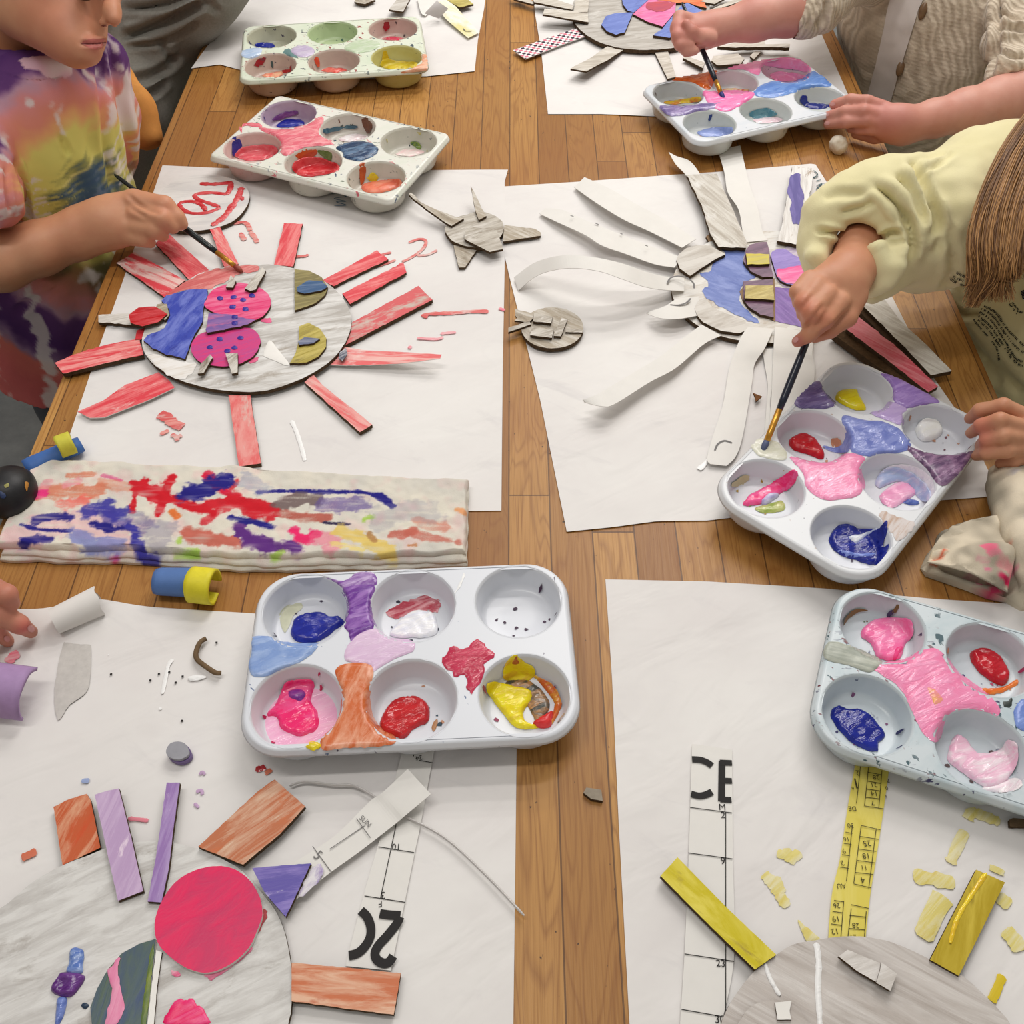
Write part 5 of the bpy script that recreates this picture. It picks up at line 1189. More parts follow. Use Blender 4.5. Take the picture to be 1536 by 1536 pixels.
letter(CE, [k18([(208,104),(240,106),(268,116),(288,130)]), k18([(204,242),(235,250),(262,246),(288,234)])], 0.0052, 0.0041)
bmk = bmesh.new()
for a, b in (((328,110),(326,272)),): line_bm(bmk, k18([a])[0], k18([b])[0], 0.0041, 0.0052)
for a, b in (((320,116),(368,118)), ((322,188),(368,190)), ((320,264),(366,266))): line_bm(bmk, k18([a])[0], k18([b])[0], 0.0042, 0.0046)
obj('printed_letter', bmk, INK, CE)
# thin clear plastic strand
tag(stroke('plastic_strand', [k15([(190,290),(270,268),(420,285),(530,290),(640,350),(790,445),(1000,560),(1200,740),(1420,970)])], 0.0020, 0.0052, plain((196,192,190),0.15,0.6,0.04), None, 0.0016, 0.1), 'thin clear plastic strand arching from the sun toward the table seam', 'plastic strand')
psm('pink_line', [k14([(738,352),(800,358),(855,365)])], 0.0030, plain((226,130,146),0.5), S5)

# ---- the near right sun
F_ = thing('cardboard_sun', 'grey-washed cardboard sun with shiny yellow rays at near right', 'cardboard sun', P(1330, 1500, PAPH), 'cardboard sun faces')
discF = k18([(318,1200),(350,1100),(400,1020),(460,950),(540,890),(610,845),(700,828),(780,815),(880,812),(980,828),(1080,865),(1180,915),(1290,970),(1380,1050),(1440,1110),(1485,1170)])+[(1545,1600),(1575,1700),(1540,1800),(1400,1880),(1250,1860),(1120,1780),(1065,1680)]
GREYG = streaky((214,209,205), (172,163,156), -30, (196,188,182), rough=0.5, lo=0.36, hi=0.64, sx=9, sy=90, sc2=20, bump=0.5)
card('base_disc', discF, 0.0075, 0.005, [GREYG, EDGE], F_, True, 0.4, sub=3)
YEL = streaky((206,190,40), (226,212,90), -42, (176,156,60), rough=0.22, sx=20, sy=60, lo2=0.58, hi2=0.72)
card('card_ray', k18([(150,495),(350,700),(545,885),(460,945),(270,760),(82,570)]), 0.0105, 0.0045, [YEL, EDGE], F_, False, 0.4)
card('card_ray', k18([(1345,545),(1460,596),(1370,780),(1275,970),(1160,906),(1250,730)]), 0.0100, 0.004, [streaky((180,156,40),(206,184,70),65,(150,130,40), rough=0.22, sx=14, sy=60), EDGE], F_, False, 0.4)
stroke('paint_ridge', [k18([(1385,560),(1330,640),(1270,740),(1240,840)])], 0.003, 0.0101, wet((226,186,40)), F_, 0.001)
YR = strip('calendar_ray', k18([(753,818,.0038),(768,640,.0036),(800,500,.0034),(830,300,.0034),(868,80,.0034)]), k18([(902,822,.0038),(922,640,.0036),(945,500,.0034),(975,300,.0034),(1005,80,.0034)]), [streaky((222,206,90),(232,218,120),85,(214,196,76), rough=0.35, sx=8, sy=40), PAPER_STRIP], F_)
bmk = bmesh.new(); hh = 0.0044
for s, a, b in (('28',(955,168),(930,168)), ('21',(946,197),(925,197)), ('14',(944,232),(922,231)), ('7',(935,268),(922,268)), ('DE',(862,292),(832,292)), ('25',(920,428),(890,430)), ('18',(912,480),(888,480)), ('11',(902,528),(886,528)), ('4',(896,574),(880,575)), ('30',(852,360),(828,360)), ('16',(830,414),(812,416)), ('9',(818,460),(806,462)), ('2',(812,508),(800,510)), ('AU',(822,600),(786,602)), ('26',(798,680),(772,680)), ('19',(790,730),(766,732)), ('12',(786,780),(762,782)), ('28',(875,760),(848,758)), ('21',(864,805),(842,805)), ('1',(862,180),(856,180)), ('6',(854,214),(846,214)), ('2',(876,148),(862,148)), ('7',(996,182),(986,182)), ('0',(990,212),(980,212)), ('4',(988,246),(980,246))):
    text_bm(bmk, s, k18([a])[0], k18([b])[0], hh)
gr = [((915,130),(898,290)), ((968,148),(955,300)), ((910,155),(966,166)), ((908,190),(962,200)), ((905,222),(960,230)), ((900,255),(958,262)), ((898,290),(975,302)), ((885,368),(855,600)), ((945,380),(915,620)), ((885,368),(962,386)), ((880,412),(955,424)), ((872,462),(945,472)), ((868,508),(940,518)), ((860,556),(932,564)), ((856,602),(925,618)),
      ((850,365),(826,590)), ((845,700),(832,812)), ((905,712),(898,815)), ((845,685),(915,700)), ((838,728),(905,735)), ((834,780),(900,786)), ((882,130),(866,280)), ((815,670),(804,812)), ((776,668),(815,674)), ((770,712),(812,718)), ((764,762),(808,768)), ((822,395),(850,400)), ((815,440),(846,444)), ((808,485),(840,490)), ((800,535),(835,540))]
for a, b in gr: line_bm(bmk, k18([a])[0], k18([b])[0], hh, 0.0005)
obj('printing', bmk, plain((70,66,40),0.5,0.2,0.05), F_)
TAPE = streaky((222,218,214), (196,190,184), 20, (206,200,194), rough=0.35)
card('folded_tab', k18([(795,892),(830,866),(960,920),(1026,965),(1002,1030),(940,992),(860,945)]), 0.0135, 0.003, [TAPE, EDGE], F_, False, 0.8)
card('folded_tab', k18([(965,915),(1028,962),(1002,1030),(945,998),(960,950)]), 0.0150, 0.002, [TAPE, EDGE], F_, False, 0.6)
card('eye', k18([(400,1200),(412,1130),(450,1090),(500,1072),(580,1072),(640,1110),(662,1200)]), 0.0105, 0.003, [GREYG, EDGE], F_, True, 0.3)
card('white_tab', k18([(540,1076),(606,1070),(598,1110),(606,1145),(550,1145)]), 0.0125, 0.002, [plain((236,234,230),0.4,0.4,0.03), EDGE], F_, False, 0.5)
stroke('glue_ridge', [k18([(705,838),(715,920),(712,1020),(722,1190)])], 0.004, 0.0076, WHT, F_, 0.0012)
stroke('glue_ridge', [k18([(500,920),(520,980),(560,1050)])], 0.003, 0.0076, WHT, F_, 0.001)

# ---- loose scraps on the table
BRS = plain((112,92,70), 0.85, 0.1, 0.2, 150)
tag(card('cardboard_scrap', k16([(62,1330),(78,1298),(170,1312),(178,1380),(110,1368)]), 0.0042, 0.004, [plain((150,140,126),0.8,0.1,0.15,150), EDGE], None, False, 0.4), 'small grey-brown cardboard scrap on the bare planks between the near sheets', 'cardboard scrap')
tag(card('cardboard_scrap', k18([(1478,345),(1492,338),(1560,345),(1560,374),(1480,372)]), 0.0060, 0.0035, [BRS, EDGE], None, False, 0.5), 'dark brown cardboard scrap below the right-edge tray', 'cardboard scrap')
tag(card('cardboard_scrap', k22([(345,622),(440,660),(375,716),(370,670)]), 0.0072, 0.0015, [plain((120,80,50),0.8,0.1,0.15,150), EDGE], None, False, 0.3), 'tiny brown triangular cardboard scrap between two white paper rays', 'cardboard scrap')
bmk = bmesh.new(); tube_bm(bmk, [P(*q, 0.006) for q in [tuple(v) for v in smooth_open(k13([(1188,374),(1150,400),(1128,460),(1140,500),(1190,540),(1240,572),(1272,575)]), 5)]], 0.0022, 7, flatten=[0.8]*40)
tag(obj('paper_curl', bmk, BRS, None, True), 'thin curled brown cardboard shaving on the near left sheet', 'cardboard scrap')
# ================================================================== cloths
def seg_d(p, ln):
    best = 1e9
    for a, b in zip(ln, ln[1:]):
        dx, dy = b[0]-a[0], b[1]-a[1]; L = dx*dx+dy*dy
        t = 0 if L == 0 else max(0, min(1, ((p[0]-a[0])*dx+(p[1]-a[1])*dy)/L))
        d = math.hypot(p[0]-a[0]-dx*t, p[1]-a[1]-dy*t)
        if d < best: best = d
    return best
def stain_attr(o, base, marks, shrink=0.5):
    """brushed marks (line in photo pixels, half width px, colour, opacity) laid over base(v)"""
    me = o.data; bs = origin(o)-Vector((0,0,Z0)); n = len(me.vertices)
    co = np.zeros(n*3); me.vertices.foreach_get('co', co); co = co.reshape(-1, 3)+np.array(bs)
    vs = [Vector(c) for c in co]
    B = np.array([base(v) for v in vs], dtype=float)
    n1 = np.array([fbm(v, 95, 3, 3) for v in vs]); n2 = np.array([nz((v.x*45, v.y*330, 1)) for v in vs]); n3 = np.array([nz(v, 900) for v in vs]); n4 = np.array([nz((v.x*25, v.y*120, 5)) for v in vs])
    q = co[:, :2]*1000
    for ln, w, c, op in marks:
        w = w*shrink; pl_ = [np.array(P(a[0], a[1], 0.012).xy)*1000 for a in ln]; best = np.full(n, 1e9)
        for a, b in zip(pl_, pl_[1:]):
            d = b-a; t = np.clip(((q-a)@d)/(d@d+1e-9), 0, 1); best = np.minimum(best, np.linalg.norm(q-a-t[:, None]*d, axis=1))
        e = best+n1*w*0.5+n2*w*0.3+n3*0.8
        a = np.clip((w-e)/(0.22*w+1.0), 0, 1)*op
        a *= np.clip(1.0+0.7*n2+0.6*n4+0.25*n3, 0.12, 1) if op < 0.95 else np.clip(1.0+0.6*n2+0.45*n4, 0.3, 1)
        B = B*(1-a[:, None])+np.array(c)*a[:, None]
    B = B/255.0; L = np.where(B <= 0.04045, B/12.92, ((B+0.055)/1.055)**2.4)
    at = me.color_attributes.new('paint', 'FLOAT_COLOR', 'POINT'); at.data.foreach_set('color', np.concatenate([np.clip(L*KALB, 0, .9), np.ones((n, 1))], 1).astype(np.float32).ravel())
RD, NV, NP, LB, SAL, PK, HP, GRN, RUST, PURP, YLW = (206,36,48), (44,40,128), (64,60,156), (126,134,196), (214,124,96), (232,150,160), (232,64,130), (166,206,84), (196,104,90), (98,52,130), (226,198,110)
mk = [(k11([(120,640),(500,560),(700,640)]),34,(232,176,184),.55),(k11([(250,400),(400,390),(560,385)]),20,SAL,.85),(k11([(400,300),(540,290)]),7,SAL,.8),(k11([(370,455),(480,440)]),16,(236,110,100),.8),(k11([(160,430),(220,390),(280,340)]),12,PK,.7),
 (k11([(225,412),(262,400)]),10,HP,1),(k11([(400,345),(450,330)]),11,PK,.8),(k11([(600,300),(700,322)]),5,(216,90,140),.8),(k11([(640,740),(662,735)]),5,HP,.9),(k11([(600,340),(800,360)]),14,SAL,.5),
 (k11([(830,370),(900,400),(940,430)]),20,RD,1),(k11([(915,520),(950,430),(995,315)]),10,RD,1),(k11([(760,330),(850,350)]),6,RD,1),(k11([(770,505),(782,405)]),7,RD,1),(k11([(1010,425),(1100,470),(1235,512)]),11,RD,1),(k11([(1200,290),(1270,370),(1400,445)]),11,(214,40,70),1),(k11([(1230,470),(1400,450),(1530,480)]),18,RD,.95),(k11([(1340,370),(1370,320)]),8,RD,.8),(k11([(1000,500),(1025,530)]),8,(222,110,50),.9),(k11([(1190,560),(1260,500)]),10,RD,.8),
 (k11([(1080,395),(1180,375),(1300,325)]),22,NV,1),(k11([(220,555),(310,530),(410,545)]),10,NV,1),(k11([(130,580),(220,605),(410,620)]),6,NV,1),(k11([(150,675),(220,655),(300,665)]),10,NV,1),(k11([(520,500),(600,470),(690,520)]),18,NP,.9),(k11([(600,500),(700,560)]),18,NP,.6),(k11([(550,575),(640,605),(780,600)]),10,NV,1),(k11([(745,590),(785,600),(790,680),(830,745),(880,752)]),11,NP,1),
 (k11([(430,640),(540,690),(680,680)]),18,LB,.8),(k11([(850,580),(960,620),(920,690)]),24,(110,104,140),.35),(k11([(780,540),(850,570)]),20,(90,86,140),.4),(k11([(1010,738),(1130,735)]),8,GRN,.9),(k11([(1040,680),(1045,655)]),7,GRN,.8),
 (k11([(1080,632),(1200,660),(1360,680)]),15,RUST,.95),(k11([(1390,595),(1440,670),(1536,700)]),15,PURP,1),
 (k12([(60,375),(150,410),(270,425)]),14,PURP,.95),(k12([(20,330),(70,380)]),12,PURP,.9),(k12([(110,180),(250,172),(400,178),(560,182),(640,195),(700,242)]),6,NV,1),(k12([(640,195),(690,240)]),9,NV,1),(k12([(210,230),(300,205),(350,215)]),18,(110,92,92),.85),(k12([(200,275),(300,285),(410,290)]),12,(176,84,72),.85),(k12([(390,235),(470,230),(560,230)]),18,(100,84,150),.65),(k12([(400,312),(510,320)]),5,(52,44,76),1),(k12([(0,290),(170,332)]),8,NV,1),(k12([(0,200),(60,250),(170,280)]),16,RD,.9),
 (k12([(270,350),(310,380),(350,360)]),13,(236,50,110),1),(k12([(360,370),(450,390),(430,420)]),16,(236,110,140),.55),(k12([(470,350),(540,370),(600,410),(670,435)]),17,YLW,.95),(k12([(440,400),(560,430)]),9,(232,212,130),.8),(k12([(570,300),(600,290)]),8,GRN,.85),(k12([(180,458),(220,435)]),9,GRN,.8),(k12([(590,360),(610,385)]),7,(176,130,84),.9),
 (k12([(690,360),(740,365),(780,345)]),10,RUST,.85),(k12([(770,355),(860,375),(970,395)]),9,RUST,.75),(k12([(800,300),(850,320),(920,330)]),11,(206,120,100),.6),(k12([(765,410),(790,408)]),6,(190,130,90),.9),(k12([(975,255),(1000,265)]),8,(230,160,110),.9),(k12([(640,300),(760,250),(850,265)]),26,(150,150,166),.35),(k12([(60,130),(120,170)]),22,(150,156,180),.5)]
def rag_base(v):
    a = fbm(v, 26, 1, 3); b = fbm(v, 70, 5, 2)
    c = [226, 220, 206]; k = max(0, min(1, 0.4+a*0.9)); c = [x*(1-k*.22)+y*k*.22 for x, y in zip(c, (150,156,166))]
    k = max(0, b*0.7); return [x*(1-k*.5)+y*k*.5 for x, y in zip(c, (232,170,176))]
def rag():
    layers = [((0,0), 0.0155), ((4,7), 0.0105), ((1,11), 0.006)]
    bm = bmesh.new()
    for li, (off, h) in enumerate(layers):
        o = lambda pts: [(x+off[0]*(1 if x < 300 else 0.3), y+(off[1] if y > 800 else 0)) for x, y in pts]
        nu, nv = (600, 130) if li == 0 else (200, 40)
        G = coons((o([(2,832),(60,834),(130,838),(180,836),(260,842),(330,846),(360,848),(430,850),(480,846),(560,848),(630,845),(700,842)]), [(57,702),(110,703),(210,708),(330,714),(350,711),(420,718),(480,721),(560,727),(640,731),(703,733)], o([(2,832),(14,800),(30,768),(46,740),(57,702)]), o([(700,842),(701,800),(702,760),(703,733)])), nu, nv)
        R = []
        for j, row in enumerate(G):
            rr = []
            for i, q in enumerate(row):
                u, v = i/nu, j/nv; ed = min(u*nu, (nu-i), j*1.0, (nv-j))/ (5.0 if li == 0 else 3)
                e = max(0.0, min(1.0, ed)); z = h*(1-0.3*(1-e)**2)+0.0016*fbm((q.x, q.y, li), 24, li, 3)*e+0.0008*nz((q.x, q.y), 130)
                x = q.x+0.0012*nz((q.x, q.y), 90, li)*(1 if e < 1 else 0); y = q.y+0.0022*nz((q.x, q.y), 55, li+4)*(1 if e < 1 else 0)
                rr.append(bm.verts.new((x, y, z)))
            R.append(rr)
        for j in range(nv):
            for i in range(nu): f = bm.faces.new((R[j][i], R[j][i+1], R[j+1][i+1], R[j+1][i])); f.smooth = True
        # folded sides down to the layer below
        lo = layers[li+1][1]*0.8 if li+1 < len(layers) else 0.0012
        per = R[0]+[r[-1] for r in R[1:]]+R[-1][-2::-1]+[r[0] for r in R[-2:0:-1]]
        dn = [bm.verts.new((p_.co.x, p_.co.y, lo)) for p_ in per]
        for i in range(len(per)): k = (i+1) % len(per); bm.faces.new((per[i], dn[i], dn[k], per[k]))
    o = obj('paint_rag', bm, vcol(0.9, 0.5, 900, 0.1), None, False, loc=(P(350,770).x, P(350,770).y, 0))
    me = o.data
    stain_attr(o, rag_base, mk, 0.54)
    return tag(o, 'long folded cream rag covered with red, navy and pink brush wipes', 'rag')
RAG = rag()

def bundle():
    out = [(1388,838),(1396,820),(1408,806),(1412,792),(1426,784),(1450,783),(1470,781),(1500,778),(1512,800),(1530,815),(1600,830),(1610,900),(1540,902),(1518,890),(1490,884),(1460,872),(1420,858),(1396,850)]
    w = ccw([P(x, y, 0.016) for x, y in out]); vs, fs = fill(w, 0.0024); poly = [(v.x, v.y) for v in w]
    bm = bmesh.new(); top = []
    c = P(1480, 850, 0.016)
    folds = [((1390,840),(1515,880)), ((1428,790),(1500,845)), ((1420,848),(1512,882)), ((1440,820),(1512,818)), ((1512,800),(1512,885))]
    fl = [[P(a[0], a[1], 0.016).xy for a in f] for f in folds]
    for i, v in enumerate(vs):
        d = edge_dist(v[0], v[1], poly); a = min(1, d/0.028); z = 0.003+0.022*math.sqrt(a*(2-a))
        for k, f in enumerate(fl):
            dd = seg_d((v[0], v[1]), f); z -= (0.006 if k in (0, 2) else 0.004)*math.exp(-(dd/0.0035)**2)
            z += 0.003*math.exp(-((dd-0.009)/0.006)**2)
        z += 0.004*fbm((v[0], v[1]), 30, 2, 2)*a
        q = P(0, 0, 0); top.append(bm.verts.new((v[0], v[1]-z*0.35*0, max(0.002, z))))
    for f in fs:
        try: g = bm.faces.new([top[i] for i in f]); g.smooth = True
        except ValueError: pass
    n = len(w); dn = [bm.verts.new((t.co.x*1.0, t.co.y, 0.0012)) for t in top[:n]]
    for i in range(n): k = (i+1) % n; bm.faces.new((top[i], dn[i], dn[k], top[k]))
    # the rolled part lying over it
    ax = smooth_open([tuple(P(1518,712,0.022))+(0.021,), tuple(P(1524,740,0.026))+(0.026,), tuple(P(1545,790,0.030))+(0.028,), tuple(P(1560,830,0.034))+(0.026,), tuple(P(1575,880,0.03))+(0.024,)], 9)
    rings = []
    for i, q in enumerate(ax):
        t = (Vector(ax[min(len(ax)-1, i+1)][:3])-Vector(ax[max(0, i-1)][:3])).normalized(); s = Vector((-t.y, t.x, 0)).normalized(); u = s.cross(t)
        if u.z < 0: u = -u
        ring = []
        for k in range(40):
            a = 2*math.pi*k/40; r = q[3]*(1+0.09*nz((math.cos(a)*1.3, math.sin(a)*1.3, i*0.16), 1.6, 3))
            ring.append(bm.verts.new(Vector(q[:3])+s*r*math.cos(a)+u*r*0.82*math.sin(a)+t*(0.004*nz((a*2, 0, 0), 1.0) if i == 0 else 0)))
        rings.append(ring)
    for A_, B_ in zip(rings, rings[1:]):
        for k in range(40): f = bm.faces.new((A_[k], A_[(k+1) % 40], B_[(k+1) % 40], B_[k])); f.smooth = True
    bm.faces.new(rings[0][::-1]); bm.faces.new(rings[-1])
    bmesh.ops.recalc_face_normals(bm, faces=bm.faces)
    o = obj('crumpled_rag', bm, vcol(0.9, 0.5, 900, 0.1), None, False, loc=(P(1480,850).x, P(1480,850).y, 0))
    m2 = [(k23([(100,1220),(130,1240),(170,1170)]),5,(216,110,80),1),(k23([(235,930),(260,945)]),4,(226,110,90),1),(k23([(480,1220),(520,1240),(540,1290)]),9,(232,110,140),.95),(k23([(675,1180),(690,1200)]),3.5,(216,110,90),1),(k23([(500,1390),(530,1400)]),5,(226,110,150),.9),(k23([(620,1370),(740,1420)]),9,(232,140,150),.7),(k23([(640,1460),(700,1480)]),7,(196,40,84),1),(k23([(760,1390),(770,1370)]),5,(226,120,150),.8),(k23([(800,960),(850,1000)]),5,(120,150,206),.9),(k23([(700,610),(740,600)]),8,(150,150,170),.6),(k23([(800,1030),(830,1150)]),9,(170,166,170),.6),(k23([(830,960),(922,1000)]),12,(206,150,170),.5),(k23([(900,720),(922,730)]),5,(120,120,150),.8),(k23([(420,1320),(500,1340)]),8,(214,150,160),.6)]
    bs = lambda v: [x*(1-max(0, min(.3, .12+.3*fbm(v, 40, 8, 2)))) for x in (224,212,190)]
    stain_attr(o, bs, m2, 0.42)
    ctl = [(1396,834,.016),(1416,800,.022),(1430,786,.024),(1455,783,.030),(1500,779,.034),(1512,800,.030),(1513,884,.026),(1490,877,.030),(1455,862,.031),(1420,846,.026),(1460,824,.040),(1505,821,.046),(1500,860,.036),(1445,838,.036),(1480,800,.031),(1435,812,.030)]
    cw = [(P(x, y, h), h) for x, y, h in ctl]; ow = ccw([P(x, y, 0.028) for x, y in [(1394,836),(1404,812),(1416,796),(1430,785),(1455,782),(1500,778),(1512,800),(1514,850),(1513,886),(1490,878),(1455,863),(1422,847)]])
    vs, fs = fill(ow, 0.0022); bm = bmesh.new(); tv = []
    for v in vs:
        ws = [1.0/(((v[0]-c.x)**2+(v[1]-c.y)**2)**1.6+1e-9) for c, h in cw]
        tv.append(bm.verts.new((v[0], v[1], sum(w_*h for w_, (c, h) in zip(ws, cw))/sum(ws)+0.0012*fbm((v[0], v[1]), 60, 3, 2))))
    for f in fs:
        try: bm.faces.new([tv[i] for i in f]).smooth = True
        except ValueError: pass
    bn = [bm.verts.new(t.co-Vector((0,0,0.0015))) for t in tv]
    for f in fs:
        try: bm.faces.new([bn[i] for i in reversed(f)])
        except ValueError: pass
    for i in range(len(ow)): k = (i+1) % len(ow); bm.faces.new((tv[i], bn[i], bn[k], tv[k]))
    bmesh.ops.recalc_face_normals(bm, faces=bm.faces)
    fo = obj('folded_flap', bm, vcol(0.9, 0.5, 900, 0.1), o); stain_attr(fo, bs, m2, 0.5); return tag(o, 'crumpled cream rag spotted with pink at the right table edge', 'rag')
bundle()

# ================================================================== clay and foam bits
CLB = plain((64,104,170), 0.55, 0.3, 0.08, 80, 0.2); CLB2 = plain((84,118,176), 0.55, 0.3, 0.08, 80, 0.2); CLY = plain((206,200,70), 0.6, 0.3, 0.08, 120, 0.3); CLP = plain((166,136,180), 0.6, 0.3, 0.06, 120, 0.25)
def clay_tube(name, label, a, b, ra, rb, mat, group=None, bend=0.0, flat_=0.8, hollow=False, n=9):
    bm = bmesh.new(); pts = []; rr = []
    for i in range(n):
        t = i/(n-1); q = Vector(a).lerp(Vector(b), t); q.z += bend*math.sin(math.pi*t); pts.append(q); rr.append((ra+(rb-ra)*t)*(0.93 if i in (0, n-1) else 1.0))
    tube_bm(bm, pts, rr, 20, flatten=[flat_]*n)
    o = obj(name, bm, mat, None, True)
    return tag(o, label, 'clay piece', group)
def shell(name, label, a, b, r, a0, a1, th, mat, group=None):
    """a curled sheet: part of a tube wall around the axis a-b, from angle a0 to a1 (degrees)"""
    bm = bmesh.new(); a, b = Vector(a), Vector(b); t = (b-a).normalized(); s = Vector((-t.y, t.x, 0)).normalized(); u = s.cross(t)
    if u.z < 0: u = -u
    N, M = 20, 6; g = [[[None]*(N+1) for _ in range(M+1)] for _ in range(2)]
    for l in range(2):
        for j in range(M+1):
            for i in range(N+1):
                f = i/N; ang = math.radians(a0+(a1-a0)*f); rad = (r-l*th)*(1-0.18*f); q = a.lerp(b, j/M)
                g[l][j][i] = bm.verts.new(q+s*rad*math.cos(ang)+u*rad*math.sin(ang)+t*0.0015*nz((f*3, l, j), 1.1))
    for j in range(M):
        for i in range(N):
            bm.faces.new((g[0][j][i], g[0][j][i+1], g[0][j+1][i+1], g[0][j+1][i])); bm.faces.new((g[1][j][i], g[1][j+1][i], g[1][j+1][i+1], g[1][j][i+1]))
    for j in range(M):
        for i in (0, N): bm.faces.new((g[0][j][i], g[0][j+1][i], g[1][j+1][i], g[1][j][i]))
    for i in range(N):
        for j in (0, M): bm.faces.new((g[0][j][i], g[0][j][i+1], g[1][j][i+1], g[1][j][i]))
    bmesh.ops.recalc_face_normals(bm, faces=bm.faces)
    o = obj(name, bm, mat, None, True); return tag(o, label, 'clay piece', group)
clay_tube('clay_roll', 'long blue clay roll sticking out beyond the stained rag at left', P(38,703,.011), P(122,666,.011), 0.0105, 0.0095, CLB, None, 0, 0.75)
shell('clay_curl', 'small yellow clay curl resting on the long blue roll', P(88,672,.024), P(110,664,.024), 0.0125, -40, 250, 0.003, CLY)
clay_tube('clay_roll', 'short blue clay roll between the stained rag and the middle tray', P(234,872,.0125), P(292,874,.0125), 0.0125, 0.0135, CLB2, None, 0, 0.9)
shell('clay_curl', 'yellow clay curl wrapped on the end of the short blue roll', P(287,878,.0155), P(322,882,.0155), 0.0175, -30, 285, 0.003, plain((222,210,50), 0.5, 0.3, 0.08, 120, 0.3))
shell('clay_curl', 'lilac clay slab bent over near the fingers at the left edge', P(-28,1036,.014), P(48,1046,.012), 0.0240, 30, 190, 0.003, CLP)
bm = bmesh.new(); bmesh.ops.create_icosphere(bm, subdivisions=4, radius=0.012)
for v in bm.verts: v.co = v.co*(1+0.16*nz(v.co, 90)+0.07*nz(v.co, 240))+P(1258,217,.0115)
tag(obj('clay_ball', bm, plain((216,206,190), 0.7, 0.2, 0.08, 150, 0.3), None, True), 'pale lumpy clay ball on bare wood beside the pressed hand', 'clay piece')
bm = bmesh.new(); bmesh.ops.create_icosphere(bm, subdivisions=4, radius=0.0235)
for v in bm.verts: v.co = Vector((v.co.x*1.05, v.co.y*1.15, v.co.z*0.9))*(1+0.07*nz(v.co, 40))+P(13,738,.0215)
LUMP = tag(obj('paint_lump', bm, plain((22,22,26), 0.45, 0.4, 0.2, 100, 0.3), None, True), 'black rounded lump flecked with orange and blue at the left edge of the rag', 'clay piece')
for pts, c in (([(38,724),(43,726),(42,734),(39,736)], (176,120,44)), ([(6,728),(12,725),(13,729),(9,732)], (150,146,80)), ([(0,736),(9,743),(6,748),(0,744)], (34,52,90))):
    blob('paint_speck', pts, lambda x, y: 0.0215+0.0205*math.sqrt(max(0, 1-((x-P(13,738,.0215).x)/0.0247)**2-((y-P(13,738,.0215).y)/0.027)**2)), 0.0006, plain(c, 0.5), LUMP)
CD = thing('clay_disc', 'small round clay disc, grey on top and purple below, on the near left sheet', 'clay piece', P(268, 1128, PAPH))
def lump_disc(name, c, h, th, mat, rx, ry):
    return card(name, k13([(c[0]+rx*math.cos(a)*(1+.05*math.sin(3*a)), c[1]+ry*math.sin(a)) for a in [i*math.pi/8 for i in range(16)]]), h, th, [mat], CD, True, 0.4)
lump_disc('lower_disc', (1035,1035), 0.007, 0.0045, plain((112,92,140), 0.5), 68, 55)
lump_disc('upper_disc', (1022,1020), 0.0105, 0.003, plain((150,150,158), 0.6), 66, 52)

# ================================================================== brushes
def brush(label, tip, end, ferr, hand_col, bristle_col, L=None, wd=0.0034):
    tip, end = Vector(tip), Vector(end); d = (end-tip); n = d.normalized(); Lg = d.length
    root = thing('paint_brush', label, 'paint brush', tip)
    at = lambda s: tip+n*s
    bm = bmesh.new(); tube_bm(bm, [at(0.0), at(0.003), at(0.008), at(0.0125)], [0.0009, 0.0026, 0.0033, 0.0027], 12); obj('bristles', bm, plain(bristle_col, 0.5, 0.4), root)
    bm = bmesh.new(); tube_bm(bm, [at(0.012), at(0.02), at(ferr)], [0.0029, 0.0031, 0.0030], 14)
    fm = NT('brass_ferrule', 0.3, 0.5); fm.color(C((206,150,60))); fm.b.inputs['Metallic'].default_value = 0.7
    obj('ferrule', bm, fm.m, root, True)
    bm = bmesh.new(); S = [0, 0.08, 0.25, 0.5, 0.8, 0.96, 1.0]; rr = [0.0030, 0.0036, 0.0038, 0.0032, 0.0026, 0.0023, 0.0012]
    tube_bm(bm, [at(ferr+(Lg-ferr)*s) for s in S], rr, 14); obj('handle', bm, plain(hand_col, 0.25, 0.5, 0.1), root, True)
    return root
BA = brush('black-handled brush in the tie-dye child\'s hand, painting the red sun', P(364,408,.0125), PT(172,262,1.176), 0.040, (22,30,32), (150,64,50))
BC = brush('dark brush held over the far right tray by the cardigan child', P(1086,150,.036), PT(1023,4,1.40), 0.032, (24,34,48), (40,46,120))
BD = brush('dark brush with paint-splashed handle dipping into the tray near the right', P(1143,679,.036), PT(1252,408,0.945), 0.044, (26,32,50), (86,96,130))
for s, c in ((0.047, (120,100,160)),): pass
